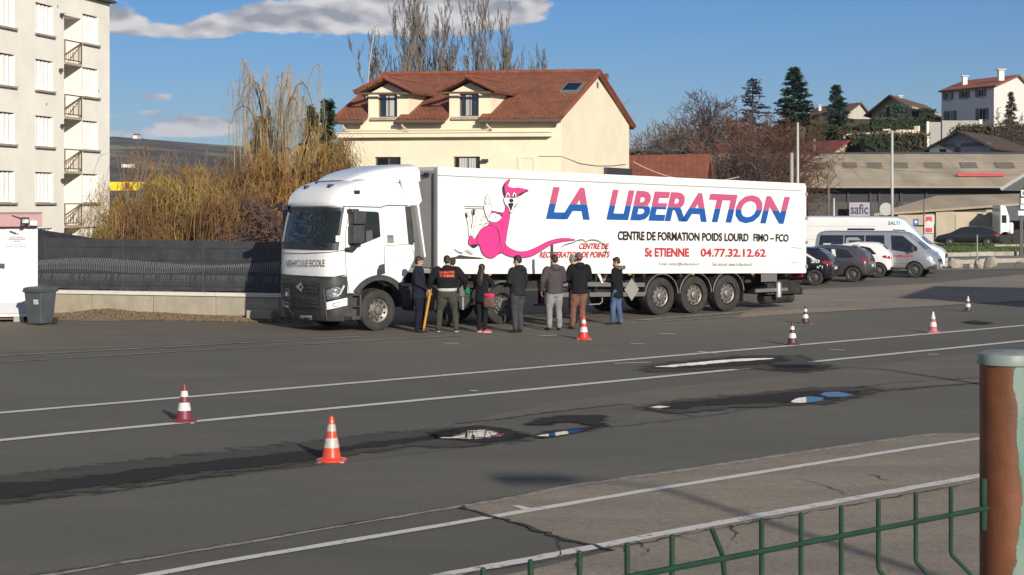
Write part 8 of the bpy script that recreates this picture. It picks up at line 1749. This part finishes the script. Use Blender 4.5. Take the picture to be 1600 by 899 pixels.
# dark estate car on the far road, heading left
SD = [(0,.40,.80,.78,.90,.66),(.06,.34,.90,.86,1.02,.66),(.30,.30,.94,.90,1.12,.64),(.7,.28,.95,.91,1.36,.60),(1.2,.26,.94,.91,1.45,.60),(2.2,.25,.92,.91,1.47,.60),(2.8,.25,.90,.91,1.38,.58),(3.5,.25,.88,.90,1.00,.66),(4.1,.25,.78,.86,.86,.66),(4.5,.27,.62,.74,.72,.56),(4.6,.34,.5,.55,.56,.4)]
h = R(166); g_ = seat_on(1557, 386, .85, h, .32, 1.8, 1)
g_ = G(1524, 385.5)+V(3.0,0,0); d_ = V(math.cos(h), math.sin(h), 0); 
dc, db, _ = vehicle('estate_car', 'dark estate car passing on the far road with a lit tail lamp', 'car', G(1562,385.2), h, SD, sdn, (.9, 3.6), .32, 1.82)
side(dc, db, [(.62,1.0),(1.0,1.30),(1.75,1.36),(1.75,.98)], 'rear_side_window', wing, s=1); side(dc, db, [(1.82,.98),(1.82,1.36),(2.35,1.34),(3.1,1.0)], 'door_window', wing, s=1)
side(dc, db, [(.05,.78),(.36,.84),(.50,.94),(.10,.96)], 'tail_lamp', redl, .010, s=1); rear(dc, db, [(.40,.80),(.84,.82),(.82,.94),(.46,.94)], 'tail_lamp', redl, .012); rear(dc, db, [(-.26,.72),(.26,.72),(.26,.83),(-.26,.83)], 'number_plate', platem, .015); rear(dc, db, [(-.8,.36),(.8,.36),(.78,.5),(-.78,.5)], 'bumper', dgrey, .01)
# white lorry cab parked at the right edge
lo2 = thing('parked_lorry', 'small white-cabbed lorry with a dark body parked at the right edge', 'lorry', G(1576,381.5)); s_ = G(1576,381.5).y/F
m = MB(); m.prism([(-13.5*s_,12*s_),(-1*s_,12*s_),(2*s_,23*s_),(2*s_,41*s_),(-4*s_,60*s_),(-13.5*s_,61*s_)], lambda u,v,d: (u,d,v), 0, 2.2); m.build('cab', whp, lo2, bevel=.12, seg=3)
m = MB(); m.bb(-10.5*s_, -3.5*s_, -.03, -.001, 33*s_, 45*s_); m.build('side_window', wing, lo2); m = MB(); m.bb(2*s_, 9*s_, .1, 2.1, 15*s_, 34*s_); m.build('bumper', whp, lo2, bevel=.15, seg=3)
m = MB(); m.bb(0, 30*s_, .5, 2.6, 36*s_, 59*s_); m.build('cargo_body', mat('lorry_navy', (.03,.035,.05), .5), lo2, bevel=.03); m = MB(); m.bb(3*s_, 30*s_, .3, 2.4, 10*s_, 22*s_); m.build('chassis', chassis, lo2)
for x in (-5*s_, 14*s_): m = MB(); m.lathe([(.05,0),(.48,0),(.48,.3),(.05,.3)], 18, c=(x,.0,.48), axis='y'); m.build('wheel', rubber, lo2)
o = thing('round_hay_stack', 'dark rusty upright drum standing against the concrete outbuilding', 'drum', G(1552,380.5)); s_ = G(1552,380.5).y/F; m = MB(); m.lathe([(.02,0),(5*s_,.0),(5.4*s_,12*s_),(5*s_,24*s_),(.02,24*s_)], 14); m.build('drum_body', mat('rusty_drum', (.10,.07,.045), .9, var=.4, vscale=3), o, sm=40); m = MB(); m.lathe([(5.5*s_,.0),(5.8*s_,.1),(5.5*s_,.2)], 14, c=(0,0,12*s_), cap=False); m.build('hoop', galv, o)
o.name = 'rusty_drum'
# ---------------------------------------------------------------- air
m = MB(); m.bb(-9500, 9500, -400, 9600, -60, 420); hz_o = m.build('haze', None)
hm_ = bpy.data.materials.new('haze'); hm_.use_nodes = True; hn = hm_.node_tree.nodes; hn.remove(hn['Principled BSDF']); pv = hn.new('ShaderNodeVolumePrincipled'); pv.inputs['Color'].default_value = (.72,.82,1.0,1); pv.inputs['Density'].default_value = .00008; pv.inputs['Anisotropy'].default_value = 0
hm_.node_tree.links.new(pv.outputs[0], hn['Material Output'].inputs['Volume']); hz_o.data.materials.append(hm_); tag(hz_o, kind='stuff')
